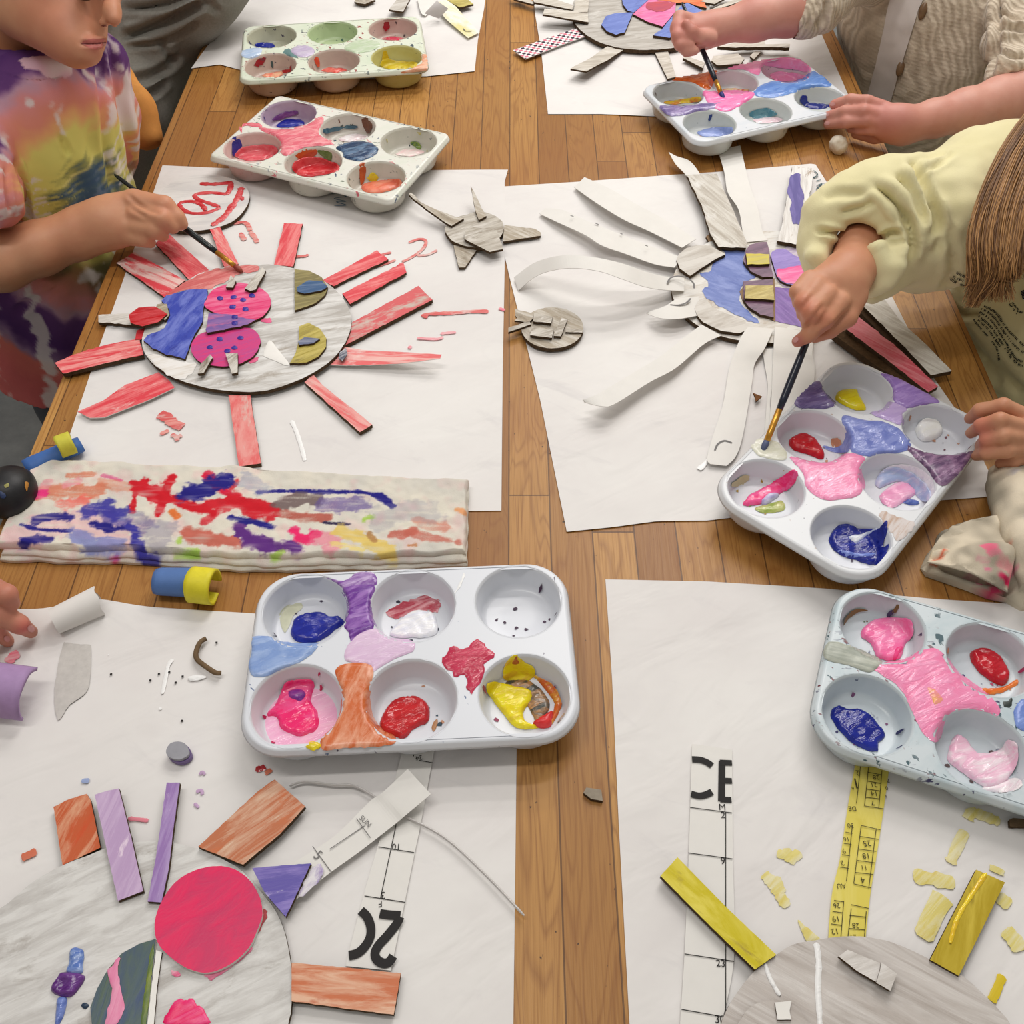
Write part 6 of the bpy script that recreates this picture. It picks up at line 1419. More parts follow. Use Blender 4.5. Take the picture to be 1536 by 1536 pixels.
# ================================================================== people
def skin_mat():
    n = NT('skin', 0.48, 0.35)
    a = n.new('ShaderNodeAttribute'); a.attribute_name = 'paint'
    f = n.noise(n.coords(0, (70, 70, 70)), 1, 4, 0.6)
    n.color(n.mix(n.math('MULTIPLY', n.ramp(f, 0.35, 0.75), 0.18), a.outputs['Color'], C((176,92,76))))
    n.b.inputs['Subsurface Weight'].default_value = 0.12; n.b.inputs['Subsurface Radius'].default_value = (0.012, 0.005, 0.003); n.b.inputs['Subsurface Scale'].default_value = 0.4
    f2 = n.noise(n.coords(0, (420, 420, 420)), 1, 3, 0.6); n.bump(f2, 0.10, 0.0006)
    return n.m
SKIN = skin_mat()
def px(r, t): return r*t/FPX
class PB(Body):
    """primitives placed by (photo px, photo py, depth, radius px)"""
    def c(self, *nodes, k=0.006):
        if len(nodes) == 1: nodes = nodes*2
        for a, b in zip(nodes, nodes[1:]): self.cone(PT(*a[:3]), PT(*b[:3]), px(a[3], a[2]), px(b[3], b[2]), k)
        return self
    def w(self, *nodes, k=0.02):
        if len(nodes) == 1: nodes = nodes*2
        for a, b in zip(nodes, nodes[1:]): self.cone(a[:3], b[:3], a[3], b[3], k)
        return self
    def x(self, a, b, k=0.003):
        self.cut(PT(*a[:3]), PT(*b[:3]), px(a[3], a[2]), k, px(b[3], b[2])); return self
def skin_attr(o, base, dark, spots, V=None):
    """spots: (photo px, py, depth, radius px, colour, strength)"""
    S = [(PT(*s[:3]), px(s[3], s[2]), s[4], s[5]) for s in spots]
    def f(v):
        k = max(0, min(1, 0.35+fbm(v, 16, 2, 2)*0.8)); c = [x*(1-k)+y*k for x, y in zip(base, dark)]
        for p_, r, col, st in S:
            d = (v-p_).length/r
            if d < 1.6: a = st*max(0, 1-d/1.6)**1.2; c = [x*(1-a)+y*a for x, y in zip(c, col)]
        return c
    paint_attr(o, f)
def nails(body, spots, parent): 
    for (p0, n_, s_, r) in spots:
        pass
def person(label, loc): return thing('person', label, 'person', loc)

def on_mesh(tree, pxy, off=0.0):
    d = ray(*pxy); hit_ = tree.ray_cast(EYE, d.normalized())
    if hit_[0] is None: return None
    return hit_[0]+hit_[1]*off if hit_[1].dot(d) < 0 else hit_[0]-hit_[1]*off
def mesh_world(o):
    base = origin(o)-Vector((0,0,Z0)); return [tuple(v.co+base) for v in o.data.vertices], [tuple(p.vertices) for p in o.data.polygons]
def drape_on(name, tree, pts, off, mat, parent, curve=False, step=7, sh=None):
    p_ = smooth_closed(pts, 4) if curve else list(pts); p_ = dense(p_, step*0.7)
    w2 = [Vector((q[0], -q[1])) for q in p_]
    if sum(w2[i].x*w2[(i+1) % len(w2)].y-w2[(i+1) % len(w2)].x*w2[i].y for i in range(len(w2))) < 0: w2 = w2[::-1]
    vs, fs = fill(w2, step); bm = bmesh.new(); vv = []
    for v in vs:
        q = on_mesh(tree, (v.x, -v.y), off); vv.append(bm.verts.new(q) if q is not None else None)
    for f in fs:
        if all(vv[i] is not None for i in f):
            try: bm.faces.new([vv[i] for i in f])
            except ValueError: pass
    bmesh.ops.recalc_face_normals(bm, faces=bm.faces)
    return obj(name, bm, mat, parent, smooth=True)
def nail(tree, c, ang, ln, wd, parent, col=(222,176,164)):
    a = math.radians(ang); pts = []
    for k in range(14):
        b_ = 2*math.pi*k/14; x, y = ln*math.cos(b_), wd*math.sin(b_); pts.append((c[0]+x*math.cos(a)-y*math.sin(a), c[1]+x*math.sin(a)+y*math.cos(a)))
    return drape_on('fingernail', tree, pts, 0.0005, plain(col, 0.25, 0.5, 0.04), parent, step=2.0)
# ------------------------------------------------------------------ child in the tie-dye shirt (left)
A1 = person('child in purple and yellow tie-dye shirt painting the red sun', (-0.60, 1.10, -Z0))
b = PB(0.0022)
# head, looking down to the right
b.c((62,-70,1.12,118), k=0.02).c((98,8,1.085,60),(112,40,1.075,46), k=0.02).c((40,10,1.09,52),(110,66,1.072,30), k=0.02).c((124,72,1.066,23),(132,78,1.064,18), k=0.016)
b.c((120,-40,1.075,64), k=0.02)
b.c((170,-28,1.060,12),(168,18,1.048,11),(172,29,1.044,9), k=0.010).c((155,34,1.050,7), k=0.005).c((172,35,1.058,6), k=0.005)
b.c((134,59,1.0535,5.5),(156,58,1.057,4.5), k=0.005).c((136,69,1.0535,6),(151,69,1.056,5), k=0.005)
b.x((121,64,1.046,2.4),(140,65,1.046,2.6), k=0.002).x((140,65,1.046,2.6),(161,63.5,1.052,2.4), k=0.002)
b.x((152,44,1.040,3),(158,44,1.040,3), k=0.003)
b.c((30,-40,1.045,16),(28,-62,1.045,18), k=0.006)
# neck and trunk inside the shirt
b.c((36,30,1.14,52),(34,110,1.18,52), k=0.02)
b.w((-0.575,1.13,0.10,0.075),(-0.585,1.10,-0.12,0.09),(-0.60,1.10,-0.25,0.09))
b.w((-0.575,1.12,0.11,0.05),(-0.60,1.02,0.085,0.042)); b.w((-0.60,1.02,0.085,0.042),(-0.655,0.94,0.03,0.036), k=0.012)
b.w((-0.575,1.12,0.11,0.05),(-0.54,1.20,0.10,0.04),(-0.55,1.20,-0.03,0.033),(-0.56,1.16,-0.10,0.03), k=0.012)
# right forearm and hand round the brush
e = Vector((-0.655,0.94,0.03)); f0 = PT(0,394,1.15)
b.cone(e, f0, 0.036, px(41,1.15), 0.012).c((0,394,1.15,41),(60,372,1.155,38),(108,354,1.16,33), k=0.012)
b.c((108,354,1.16,32),(135,340,1.16,31), k=0.014).c((128,338,1.158,28),(200,304,1.155,20), k=0.014).c((125,358,1.16,26),(192,344,1.155,22), k=0.014).c((165,332,1.158,34), k=0.016)
b.c((202,302,1.150,18),(247,309,1.142,15),(266,327,1.146,12),(273,336,1.150,9.5), k=0.0035)
b.c((204,322,1.146,16),(244,329,1.136,14.5),(259,340,1.144,11), k=0.0028)
b.c((199,340,1.148,15),(232,345,1.140,13.5),(244,353,1.150,10), k=0.0028)
b.c((190,354,1.152,14),(216,359,1.148,11.5),(226,364,1.156,8.5), k=0.0028)
b.c((150,332,1.172,17),(214,322,1.186,14),(258,331,1.178,11),(270,338,1.172,9), k=0.004)
o, V, F = organic('body', b, SKIN, A1, 2, lines=[([(122,65),(136,66),(148,65),(160,63)], 3.0, .0030), ([(190,290),(215,312),(240,320)], 3, .0015), ([(196,312),(220,326)], 3, .0015)])
TRA = BVHTree.FromPolygons(*mesh_world(o))
skin_attr(o, (206,152,118), (188,128,96), [(70,20,1.03,60,(206,120,100),.45),(140,65,1.048,15,(196,104,98),.55),(128,64,1.048,4,(110,44,44),.9),(136,64.5,1.047,4,(110,44,44),.9),(144,64.5,1.047,4,(110,44,44),.9),(152,64,1.049,4,(110,44,44),.9),(165,28,1.03,18,(206,136,112),.5),(250,312,1.13,22,(196,120,96),.4),(200,300,1.14,22,(206,150,118),.4),(30,90,1.13,60,(140,88,58),.7)])  # last spot: shade on the neck under the jaw, painted into the skin colour
drape_on('lips', TRA, [(122,64.5),(130,60),(140,58),(148,59),(156,57.5),(160,62),(157,68),(150,73),(140,74),(130,70)], 0.0004, plain((186,104,96), 0.4, 0.4, 0.08, 200), A1, True, 2.5)
drape_on('mouth_line', TRA, [(120,64),(132,64.2),(146,63.6),(160,62.4),(160,64.6),(146,66.2),(132,66.4),(121,65.6)], 0.0008, plain((112,50,48), 0.5), A1, False, 2.0)
drape_on('nostril', TRA, [(152,38.5),(156,37),(160,38),(158,40.5),(153,40.8)], 0.0004, plain((128,76,62), 0.6), A1, True, 1.5)
HAIRM = plain((58,40,30), 0.6, 0.3, 0.2, 120, 0.3)
h = PB(0.004).c((52,-95,1.14,122), k=0.02).c((20,-40,1.16,95), k=0.02)
organic('hair', h, HAIRM, A1, 1)
eyeM = plain((40,26,20), 0.2, 0.5)
bm = bmesh.new(); bmesh.ops.create_uvsphere(bm, u_segments=16, v_segments=10, radius=0.011, matrix=Matrix.Translation(PT(126,-16,1.034))); obj('eye', bm, eyeM, A1, True)
b = PB(0.0028)
b.w((-0.612,1.10,-0.235,0.126),(-0.610,1.10,-0.05,0.124),(-0.592,1.125,0.07,0.110),(-0.570,1.135,0.115,0.085), k=0.03)
b.c((-40,160,1.14,62),(-45,215,1.12,62),(-16,296,1.105,50), k=0.012)
b.c((60,130,1.20,70),(136,98,1.225,50),(156,180,1.26,48),(162,235,1.29,40), k=0.02)
b.cut((-0.60,1.10,-0.36), (-0.60,1.10,-0.33), 0.16, 0.004)                      # hem opening
b.cut(PT(36,-10,1.12), PT(34,78,1.165), px(66,1.15), 0.004)                      # neck opening
b.c((-30,76,1.15,12),(15,100,1.125,12),(60,104,1.12,12),(92,98,1.13,12), k=0.006)
def shirt_fold(p, n):
    a = math.sin((p.x*0.6+p.y)*150+2.5*nz(p, 9))*0.0022*max(0, min(1, (0.14-p.z)/0.1))
    return a+0.0035*fbm(p, 14, 3, 2)
o, V, F = organic('tie_dye_shirt', b, vcol(0.85, 0.25, 900, 0.15), A1, 2, shirt_fold, lines=[([(148,90),(152,150),(160,230),(172,285)], 5, .006), ([(165,60),(178,140),(190,230),(198,280)], 5, .007), ([(184,110),(190,180),(200,260)], 4, .005), ([(22,240),(37,281),(42,330)], 4, .008), ([(8,250),(16,320)], 3, .004), ([(92,205),(104,232)], 4, .003), ([(60,420),(110,400)], 6, .004), ([(20,470),(90,430)], 6, .004), ([(0,110),(50,122),(100,112)], 2, .002)])
TC = P(150, 285, 0.0)
def tiedye(v):
    q = proj(v); dx, dy = q[0]-150, (q[1]-292)*0.92
    return v
ctr = PT(152,290,1.18)
COLLAR = [Vector(q) for q in smooth_open([tuple(PT(x, y, t)) for x, y, t in ((-30,76,1.15),(15,100,1.125),(60,104,1.12),(92,98,1.13))], 10)]
def dye(v):
    d = v-ctr; u = d.x*0.55+d.y*-0.35; w_ = d.z
    r = d.length; ang = math.atan2(d.z, d.y*0.75-d.x*0.65)
    ra = 0.034*nz((math.cos(ang)*3.2, math.sin(ang)*3.2, 1.0), 1.7)+0.022*nz((math.cos(ang)*10, math.sin(ang)*10, 2), 1.6)
    up_ = max(0.0, d.z/(r+1e-6)); rr = r*(1.0+0.62*up_+(0.22 if d.x < 0 else 0)*(1-up_))+ra+0.010*fbm(v, 40, 2, 3)
    dc = min((v-m).length for m in COLLAR)
    if dc < 0.0135: k = max(0, min(1, 0.5+2*nz(v, 40))); return [x*(1-k)+y*k for x, y in zip((222,214,214),(216,176,190))]
    stops = [(0.0,(64,86,112)),(0.030,(70,92,110)),(0.048,(150,150,90)),(0.062,(206,200,110)),(0.098,(212,202,112)),(0.120,(222,164,112)),(0.140,(214,136,116)),(0.172,(214,140,140)),(0.190,(190,150,170)),(0.205,(104,64,120)),(0.262,(84,48,106)),(0.285,(150,120,150)),(0.300,(206,110,100)),(0.36,(196,96,96))]
    for (r0, c0), (r1, c1) in zip(stops, stops[1:]):
        if rr <= r1: t = max(0, (rr-r0)/(r1-r0)); c = [x*(1-t)+y*t for x, y in zip(c0, c1)]; break
    else: c = list(stops[-1][1])
    wv = nz((math.cos(ang)*7, math.sin(ang)*7, 4), 1.6)+0.55*fbm(v, 40, 9, 3)+0.25*nz(v, 12, 5)
    k = max(0, min(1, (wv-0.16)/0.20))*(1.0 if r > 0.05 else 0.2)
    if d.z < -0.03 and r < 0.2: 
        g = max(0, min(1, 0.5+fbm(v, 22, 17, 2)*2.0))*max(0, min(1, (0.16-r)/0.06)); c = [x*(1-g*0.8)+y*g*0.8 for x, y in zip(c, (92,94,62))]
    return [x*(1-k*0.85)+y*k*0.85 for x, y in zip(c, (220,212,210))]
paint_attr(o, dye)
b = PB(0.006).w((-0.60,1.10,-0.24,0.105),(-0.60,1.10,-0.30,0.11)).w((-0.60,1.16,-0.32,0.07),(-0.61,1.16,-0.45,0.055),(-0.62,1.16,-0.66,0.045)).w((-0.60,1.04,-0.32,0.07),(-0.61,1.04,-0.45,0.055),(-0.62,1.04,-0.66,0.045))
organic('trousers', b, plain((58,60,72), 0.85), A1, 1)
b = PB(0.006)
for yy in (1.16, 1.04): b.w((-0.62,yy,-0.672,0.026),(-0.50,yy,-0.676,0.022))
bq, Vq, Fq = organic('shoes', b, plain((70,70,76), 0.7), A1, 1)

# ------------------------------------------------------------------ child in orange, child in grey (behind, mostly hidden)
A2 = person('person in an orange T-shirt mostly hidden behind the tie-dye child', (-0.66, 1.45, -Z0))
b = PB(0.004).c((172,128,1.43,18),(140,170,1.5,36),(120,330,1.75,60), k=0.02)
def of(p, n): return 0.003*fbm(p, 18, 5, 2)
b.c((184,108,1.385,16),(205,160,1.385,22),(220,204,1.395,23), k=0.02)
b.x((244,232,1.395,16),(214,248,1.395,16), k=0.006)
organic('orange_shirt', b, plain((214,148,80), 0.85, 0.1, 0.1, 60, 0.3), A2, 2, of)
b = PB(0.005).c((95,70,1.50,24),(130,176,1.52,24),(120,300,1.72,40), k=0.02).c((85,-40,1.46,86), k=0.03)
o, V, F = organic('body', b, SKIN, A2, 2); skin_attr(o, (196,142,108), (178,120,88), [])
A3 = person('person in a heather grey sweatshirt leaning at the far left corner', (-0.75, 1.75, -Z0))
b = PB(0.0035).c((345,-70,1.50,60),(302,-22,1.48,58),(224,50,1.57,77),(200,150,1.56,58),(190,230,1.64,50), k=0.03).c((170,-90,1.72,120),(180,60,1.70,80),(170,260,1.9,80), k=0.04)
def gf(p, n): return 0.004*fbm(p, 9, 4, 2)
organic('grey_sweatshirt', b, plain((140,138,131), 0.95, 0.1, 0.10, 300, 0.3), A3, 2, gf, lines=[([(188,14),(250,6),(300,-14),(350,-20)], 5, .012), ([(186,56),(240,36),(310,2)], 6, .016), ([(190,70),(250,60),(300,30)], 4, .007), ([(196,120),(236,110),(270,80)], 6, .010), ([(208,150),(232,140),(252,120)], 5, .007), ([(240,60),(262,100)], 5, .006), ([(300,-5),(330,20)], 5, .006)])
b = PB(0.005).c((170,-60,1.73,80),(180,80,1.72,56),(170,240,1.88,56), k=0.03).c((160,-280,1.70,90), k=0.03).c((165,-200,1.72,40),(170,-60,1.73,50), k=0.03)
o, V, F = organic('body', b, SKIN, A3, 2); skin_attr(o, (196,142,108), (178,120,88), [])

# ------------------------------------------------------------------ child in the knit cardigan (far right)
A4 = person('child in a cream knit cardigan holding a brush and the far right tray', (0.72, 1.45, -Z0))
FINB = [( (1090, 1) )]
b = PB(0.0023)
# brush arm (from the sleeve at the top edge down to the fist)
b.c((1235,-20,1.40,36),(1185,18,1.395,33),(1130,30,1.39,29),(1072,42,1.385,22), k=0.012)
b.c((1072,42,1.385,22),(1050,48,1.38,23),(1040,52,1.378,24), k=0.014)
b.c((1040,34,1.372,13),(1020,27,1.360,11),(1016,38,1.352,9),(1028,42,1.350,8), k=0.0028)
b.c((1036,46,1.368,13),(1016,43,1.352,11),(1016,54,1.345,9.5),(1030,56,1.345,8), k=0.0028)
b.c((1036,58,1.368,13),(1018,58,1.352,10.5),(1020,67,1.346,9),(1034,67,1.346,8), k=0.0028)
b.c((1040,68,1.370,12),(1025,70,1.356,9.5),(1030,77,1.350,8),(1042,76,1.350,7), k=0.0028)
b.c((1064,58,1.366,13),(1050,56,1.350,10.5),(1038,47,1.340,9),(1030,36,1.338,7.5), k=0.0035)
# resting arm with the hand on the tray edge
b.c((1540,138,1.34,36),(1500,152,1.335,34),(1448,167,1.325,31),(1400,178,1.318,26),(1368,186,1.312,23), k=0.012)
b.c((1368,186,1.312,23),(1345,184,1.308,24),(1328,180,1.308,22), k=0.014).c((1352,200,1.316,16),(1325,196,1.318,12), k=0.012)
for nd in ([(1325,163,1.306,12),(1300,152,1.304,9.5),(1276,150,1.316,9),(1252,157,1.336,8)], [(1318,173,1.302,11.5),(1296,167,1.300,9.5),(1266,168,1.316,9),(1240,175,1.340,7.5)], [(1318,184,1.304,11),(1300,181,1.302,9.2),(1270,183,1.312,8.8),(1242,187,1.338,7.2)], [(1325,195,1.310,10.5),(1306,194,1.310,8.5),(1290,194,1.318,8),(1276,193,1.330,7)]):
    b.c(*nd, k=0.0028)
b.c((1340,200,1.325,13),(1312,205,1.335,10),(1285,200,1.345,8.5), k=0.004)
# trunk, head (above the frame)
b.c((1420,-90,1.55,110),(1440,60,1.56,110),(1450,240,1.70,110), k=0.03)
b.c((1400,-60,1.50,60),(1270,-70,1.44,45),(1235,-20,1.40,38), k=0.02).c((1440,-60,1.50,60),(1560,0,1.42,45),(1545,136,1.34,37), k=0.02)
b.c((1405,-190,1.46,45),(1410,-80,1.5,50), k=0.02).c((1385,-320,1.42,110),(1370,-260,1.39,80), k=0.02).c((1315,-262,1.375,16), k=0.01)
o, V, F = organic('body', b, SKIN, A4, 2); TRC = BVHTree.FromPolygons(*mesh_world(o))
for c_, a_ in (((1249,156), 175), ((1240,172), 168), ((1241,185), 172)): nail(TRC, c_, a_, 4.2, 2.8, A4, (216,160,156))
skin_attr(o, (210,156,140), (194,130,116), [(1250,160,1.34,18,(206,110,104),.5),(1245,178,1.34,16,(206,120,112),.5),(1330,172,1.30,26,(196,110,110),.4),(1020,50,1.35,24,(206,116,108),.45),(1352,180,1.3,16,(150,100,110),.4)])
def knit_mat(ang):
    n = NT('knit', 0.95, 0.1)
    wv = n.new('ShaderNodeTexWave', wave_type='BANDS', bands_direction='X', wave_profile='SIN'); wv.inputs['Scale'].default_value = 52; wv.inputs['Distortion'].default_value = 4.0; wv.inputs['Detail'].default_value = 2; wv.inputs['Detail Scale'].default_value = 2.0
    n.link(n.coords(ang, (1, 0.15, 0.5)), wv.inputs['Vector'])
    w2 = n.new('ShaderNodeTexWave', wave_type='BANDS', bands_direction='Z'); w2.inputs['Scale'].default_value = 60; w2.inputs['Distortion'].default_value = 3
    n.link(n.coords(ang, (0.3, 0.3, 1)), w2.inputs['Vector'])
    f = n.noise(n.coords(0, (260, 260, 260)), 1, 4, 0.7)
    hgt = n.math('ADD', n.math('MULTIPLY', wv.outputs['Fac'], 0.8), n.math('ADD', n.math('MULTIPLY', w2.outputs['Fac'], 0.12), n.math('MULTIPLY', f, 0.8)))
    n.color(n.mix(n.ramp(hgt, 0.2, 1.5), C((176,160,140)), C((222,208,188)))); n.bump(hgt, 0.55, 0.0025)
    n.b.inputs['Sheen Weight'].default_value = 0.3
    return n.m
KNIT = knit_mat(35)
b = PB(0.0032)
b.c((1438,-110,1.53,168),(1444,20,1.545,172),(1448,90,1.57,158),(1465,260,1.72,150), k=0.03)
b.c((1400,-70,1.47,75),(1300,-75,1.43,66),(1238,-22,1.40,50), k=0.02).c((1206,22,1.395,37),(1226,6,1.398,44),(1240,-14,1.40,46), k=0.008)
b.c((1450,-60,1.47,80),(1560,0,1.40,66),(1562,80,1.36,60), k=0.02).c((1520,112,1.345,40),(1556,120,1.345,48), k=0.010).c((1508,66,1.36,34),(1560,60,1.36,50), k=0.010).c((1515,25,1.38,38),(1560,20,1.38,50), k=0.012)
b.x((1160,40,1.395,28),(1190,20,1.395,31), k=0.004)
b.x((1448,180,1.325,33),(1535,142,1.337,40), k=0.004)
def kf(p, n): return 0.004*fbm(p, 16, 6, 3)
CARD, V4, F4 = organic('knit_cardigan', b, KNIT, A4, 2, kf, lines=[(k4([(1395,-20),(1385,130),(1380,260),(1340,430)]), 5, .010), (k4([(450,40),(470,220),(560,420)]), 5, .003), (k4([(1400,170),(1480,160),(1540,170)]), 4, .008), (k4([(1390,300),(1470,330),(1540,330)]), 4, .008), (k4([(1395,80),(1460,110),(1540,100)]), 4, .006), (k4([(210,150),(260,60),(290,-20)]), 2.5, .004), (k4([(260,170),(320,90),(350,0)]), 2.5, .004), (k4([(400,0),(390,80),(340,160)]), 5, .008)])
def bvh_of(V, F): return BVHTree.FromPolygons([tuple(v) for v in V], [tuple(int(i) for i in f) for f in F])
N4 = np_normals(V4, F4)
V4 = V4+N4*np.array([kf(Vector(p), None) for p in V4])[:, None]*0
TR4 = BVHTree.FromPolygons(*mesh_world(CARD))
drape_on('white_shirt', TR4, k4([(775,-60),(985,-60),(930,60),(880,230),(820,420),(775,580),(700,580),(640,545),(690,360),(735,160)]), 0.0025, plain((214,206,202), 0.8, 0.15, 0.05, 30), A4)
for x, y in ((958,65), (830,390)):
    q = on_mesh(TR4, k4([(x, y)])[0], 0.003)
    if q is not None:
        bm = bmesh.new(); bmesh.ops.create_uvsphere(bm, u_segments=16, v_segments=10, radius=1.0)
        nn = (EYE-q).normalized(); M = Matrix.Translation(q) @ nn.to_track_quat('Z', 'Y').to_matrix().to_4x4() @ Matrix.Diagonal((0.0055, 0.0115, 0.003, 1))
        bmesh.ops.transform(bm, matrix=M, verts=bm.verts); obj('button', bm, plain((112,84,56), 0.35, 0.5, 0.2, 200), A4, True)
b = PB(0.006).c((1460,180,1.66,110),(1400,240,1.72,80),(1330,300,1.82,70), k=0.03).c((1500,230,1.62,90),(1420,300,1.70,76), k=0.03).c((1340,300,1.84,60),(1360,380,2.1,45), k=0.03)
organic('trousers', b, plain((62,64,58), 0.9), A4, 1)
HB4 = plain((120,86,54), 0.55, 0.3, 0.2, 160, 0.3)
h = PB(0.005).c((1405,-345,1.45,118),(1440,-260,1.49,90), k=0.03); organic('hair', h, HB4, A4, 1)

# ------------------------------------------------------------------ child in the pale yellow sweatshirt (right)
A5 = person('child in a pale yellow sweatshirt with long hair dipping a brush at the right', (0.60, 0.95, -Z0))
kp = lambda x, y: (1136+x/3.84, 300+y/3.84)
def n9(x, y, t, r): q = kp(x, y); return (q[0], q[1], t, r)
b = PB(0.0020)
b.c((1420,300,1.02,40),(1330,345,1.00,34),(1284,372,0.985,29), k=0.012).c((1284,372,0.985,29),n9(545,380,0.965,28),n9(510,470,0.948,29), k=0.014)
b.c(n9(560,430,0.955,26),n9(520,590,0.940,19), k=0.014).c(n9(470,420,0.952,26),n9(340,480,0.936,17), k=0.014).c(n9(430,500,0.942,28), k=0.014)
b.c(n9(470,590,0.928,17),n9(395,690,0.918,13.5),n9(300,775,0.922,11.5),n9(232,815,0.928,9.5), k=0.003)
b.c(n9(400,545,0.925,16.5),n9(310,650,0.912,14),n9(296,705,0.922,11),n9(330,725,0.935,9), k=0.0028)
b.c(n9(345,495,0.928,15.5),n9(262,595,0.916,13),n9(268,655,0.926,10.5),n9(310,690,0.938,9), k=0.0028)
b.c(n9(300,455,0.934,14),n9(228,530,0.924,11.5),n9(240,592,0.934,9.5),n9(290,640,0.944,8), k=0.0028)
b.c(n9(575,560,0.942,16),n9(520,680,0.936,13.5),n9(420,752,0.932,11.5),n9(330,790,0.936,9.5), k=0.0035)
# steadying hand on the tray rim
b.c((1640,640,0.945,32),(1580,652,0.935,28),(1545,650,0.925,27), k=0.014)
b.c((1545,628,0.925,13),(1505,608,0.915,11.5),(1470,615,0.928,10.5),(1455,628,0.945,9), k=0.003)
b.c((1545,644,0.915,13),(1500,630,0.898,12),(1472,638,0.910,10.5),(1456,650,0.930,8.5), k=0.003)
b.c((1545,658,0.915,13),(1505,654,0.898,12),(1480,660,0.908,10.5),(1470,668,0.926,8.5), k=0.003)
b.c((1545,670,0.918,12.5),(1510,676,0.904,11.5),(1480,680,0.912,10),(1464,684,0.928,8), k=0.003)
b.c((1550,684,0.925,11),(1520,692,0.916,9.5),(1500,695,0.924,8.5), k=0.003)
# trunk, left arm, head (to the right of the frame)
b.c((1660,300,1.20,100),(1630,420,1.22,120),(1650,640,1.28,110), k=0.03).c((1620,270,1.10,60),(1490,270,1.04,55),(1420,300,1.02,42), k=0.02)
b.c((1660,290,1.10,60),(1720,420,1.02,50),(1700,600,0.96,36),(1640,640,0.945,32), k=0.02)
b.c((1700,150,1.06,44),(1690,280,1.14,50), k=0.02).c((1690,40,1.0,108),(1672,110,0.985,74), k=0.02).c((1612,90,0.965,15), k=0.01)
o, V, F = organic('body', b, SKIN, A5, 2, lines=[(k9([(385,600),(330,670),(275,740)]), 3, .0016), (k9([(320,545),(265,620)]), 3, .0014), (k9([(505,650),(440,720),(350,780)]), 3, .0018)]); TRD = BVHTree.FromPolygons(*mesh_world(o))
nail(TRD, k9([(222,806)])[0], -40, 4.6, 3.4, A5, (206,150,146))
FT = n9(225,805,0.92,12,)
skin_attr(o, (206,150,118), (188,126,96), [n9(222,812,.922,10)+((176,96,100),.9), n9(385,680,.91,16)+((206,120,96),.35), n9(470,560,.92,16)+((222,166,136),.5), n9(400,500,.92,16)+((222,166,136),.45), n9(300,640,.91,18)+((200,112,90),.4), n9(250,600,.91,18)+((196,108,90),.4),
    (1468,624,.91,16,(206,110,96),.5),(1476,662,.905,16,(206,110,96),.5),(1474,642,.905,14,(196,100,88),.5)])
def cloth_mat(c0, c1):
    n = NT('sweatshirt_cotton', 0.92, 0.12)
    f = n.noise(n.coords(0, (9, 9, 9)), 1, 4, 0.6); f2 = n.noise(n.coords(0, (700, 700, 700)), 1, 3, 0.7)
    n.color(n.mix(n.ramp(f, 0.3, 0.75), C(c0), C(c1))); n.bump(f2, 0.3, 0.0008); n.b.inputs['Sheen Weight'].default_value = 0.25
    return n.m
b = PB(0.0027)
b.c((1650,335,1.17,150),(1626,390,1.185,195),(1622,470,1.20,195),(1652,600,1.26,165),(1672,720,1.36,150), k=0.03)
b.c((1590,272,1.06,96),(1490,300,1.03,100),(1400,335,1.005,96),(1350,345,0.995,82), k=0.025)
# bunched cuff around the wrist
b.c((1228,392,0.985,24),(1226,365,0.985,27),(1240,325,0.985,32),(1280,308,0.980,36),(1322,318,0.975,36),(1344,352,0.975,32),(1352,384,0.98,27),(1338,420,0.985,18),(1310,442,0.99,12), k=0.012)
b.c((1270,300,0.99,38),(1330,300,0.985,56),(1370,310,0.99,64), k=0.02)
b.x((1262,450,0.93,52),(1284,380,0.965,33), k=0.010).x((1284,380,0.965,33),(1290,360,0.99,30), k=0.010)
b.c((1222,385,0.968,17),(1232,402,0.968,10), k=0.008).c((1318,378,0.955,15),(1330,400,0.955,17),(1318,425,0.965,12), k=0.006).c((1346,378,0.95,12),(1345,402,0.948,12),(1332,424,0.955,10),(1306,440,0.965,8), k=0.004)
b.c((1640,290,1.04,110),(1725,430,1.02,80),(1700,580,0.965,60), k=0.025)
def yf(p, n): return 0.0045*fbm(p, 15, 8, 3)+0.0012*nz(p, 60, 2)
SW, V5, F5 = organic('yellow_sweatshirt', b, cloth_mat((234,226,182), (222,213,164)), A5, 3, yf, lines=[([(1365,237),(1380,266),(1400,310),(1406,335),(1398,356)], 6, .010), ([(1312,278),(1338,300),(1362,335),(1370,365),(1364,392)], 6, .012), ([(1380,262),(1405,248),(1434,226)], 3, .005), ([(1225,345),(1252,350),(1266,352),(1284,368)], 4, .009), ([(1300,366),(1318,360),(1334,350),(1352,350)], 4, .008), ([(1260,320),(1290,312),(1312,300)], 5, .004), ([(1235,300),(1260,290),(1300,292)], 6, .003), ([(1400,300),(1412,340),(1405,380)], 6, .006), ([(1340,262),(1372,290),(1388,330)], 6, .006), ([(1420,330),(1430,400),(1415,440)], 7, .005), ([(1360,250),(1380,240),(1420,226)], 4, .004), ([(1430,490),(1500,560),(1536,590)], 9, .005), ([(1470,540),(1500,580)], 6, .004), ([(1410,440),(1440,470),(1470,470)], 5, .005)])
TR5 = BVHTree.FromPolygons(*mesh_world(SW))
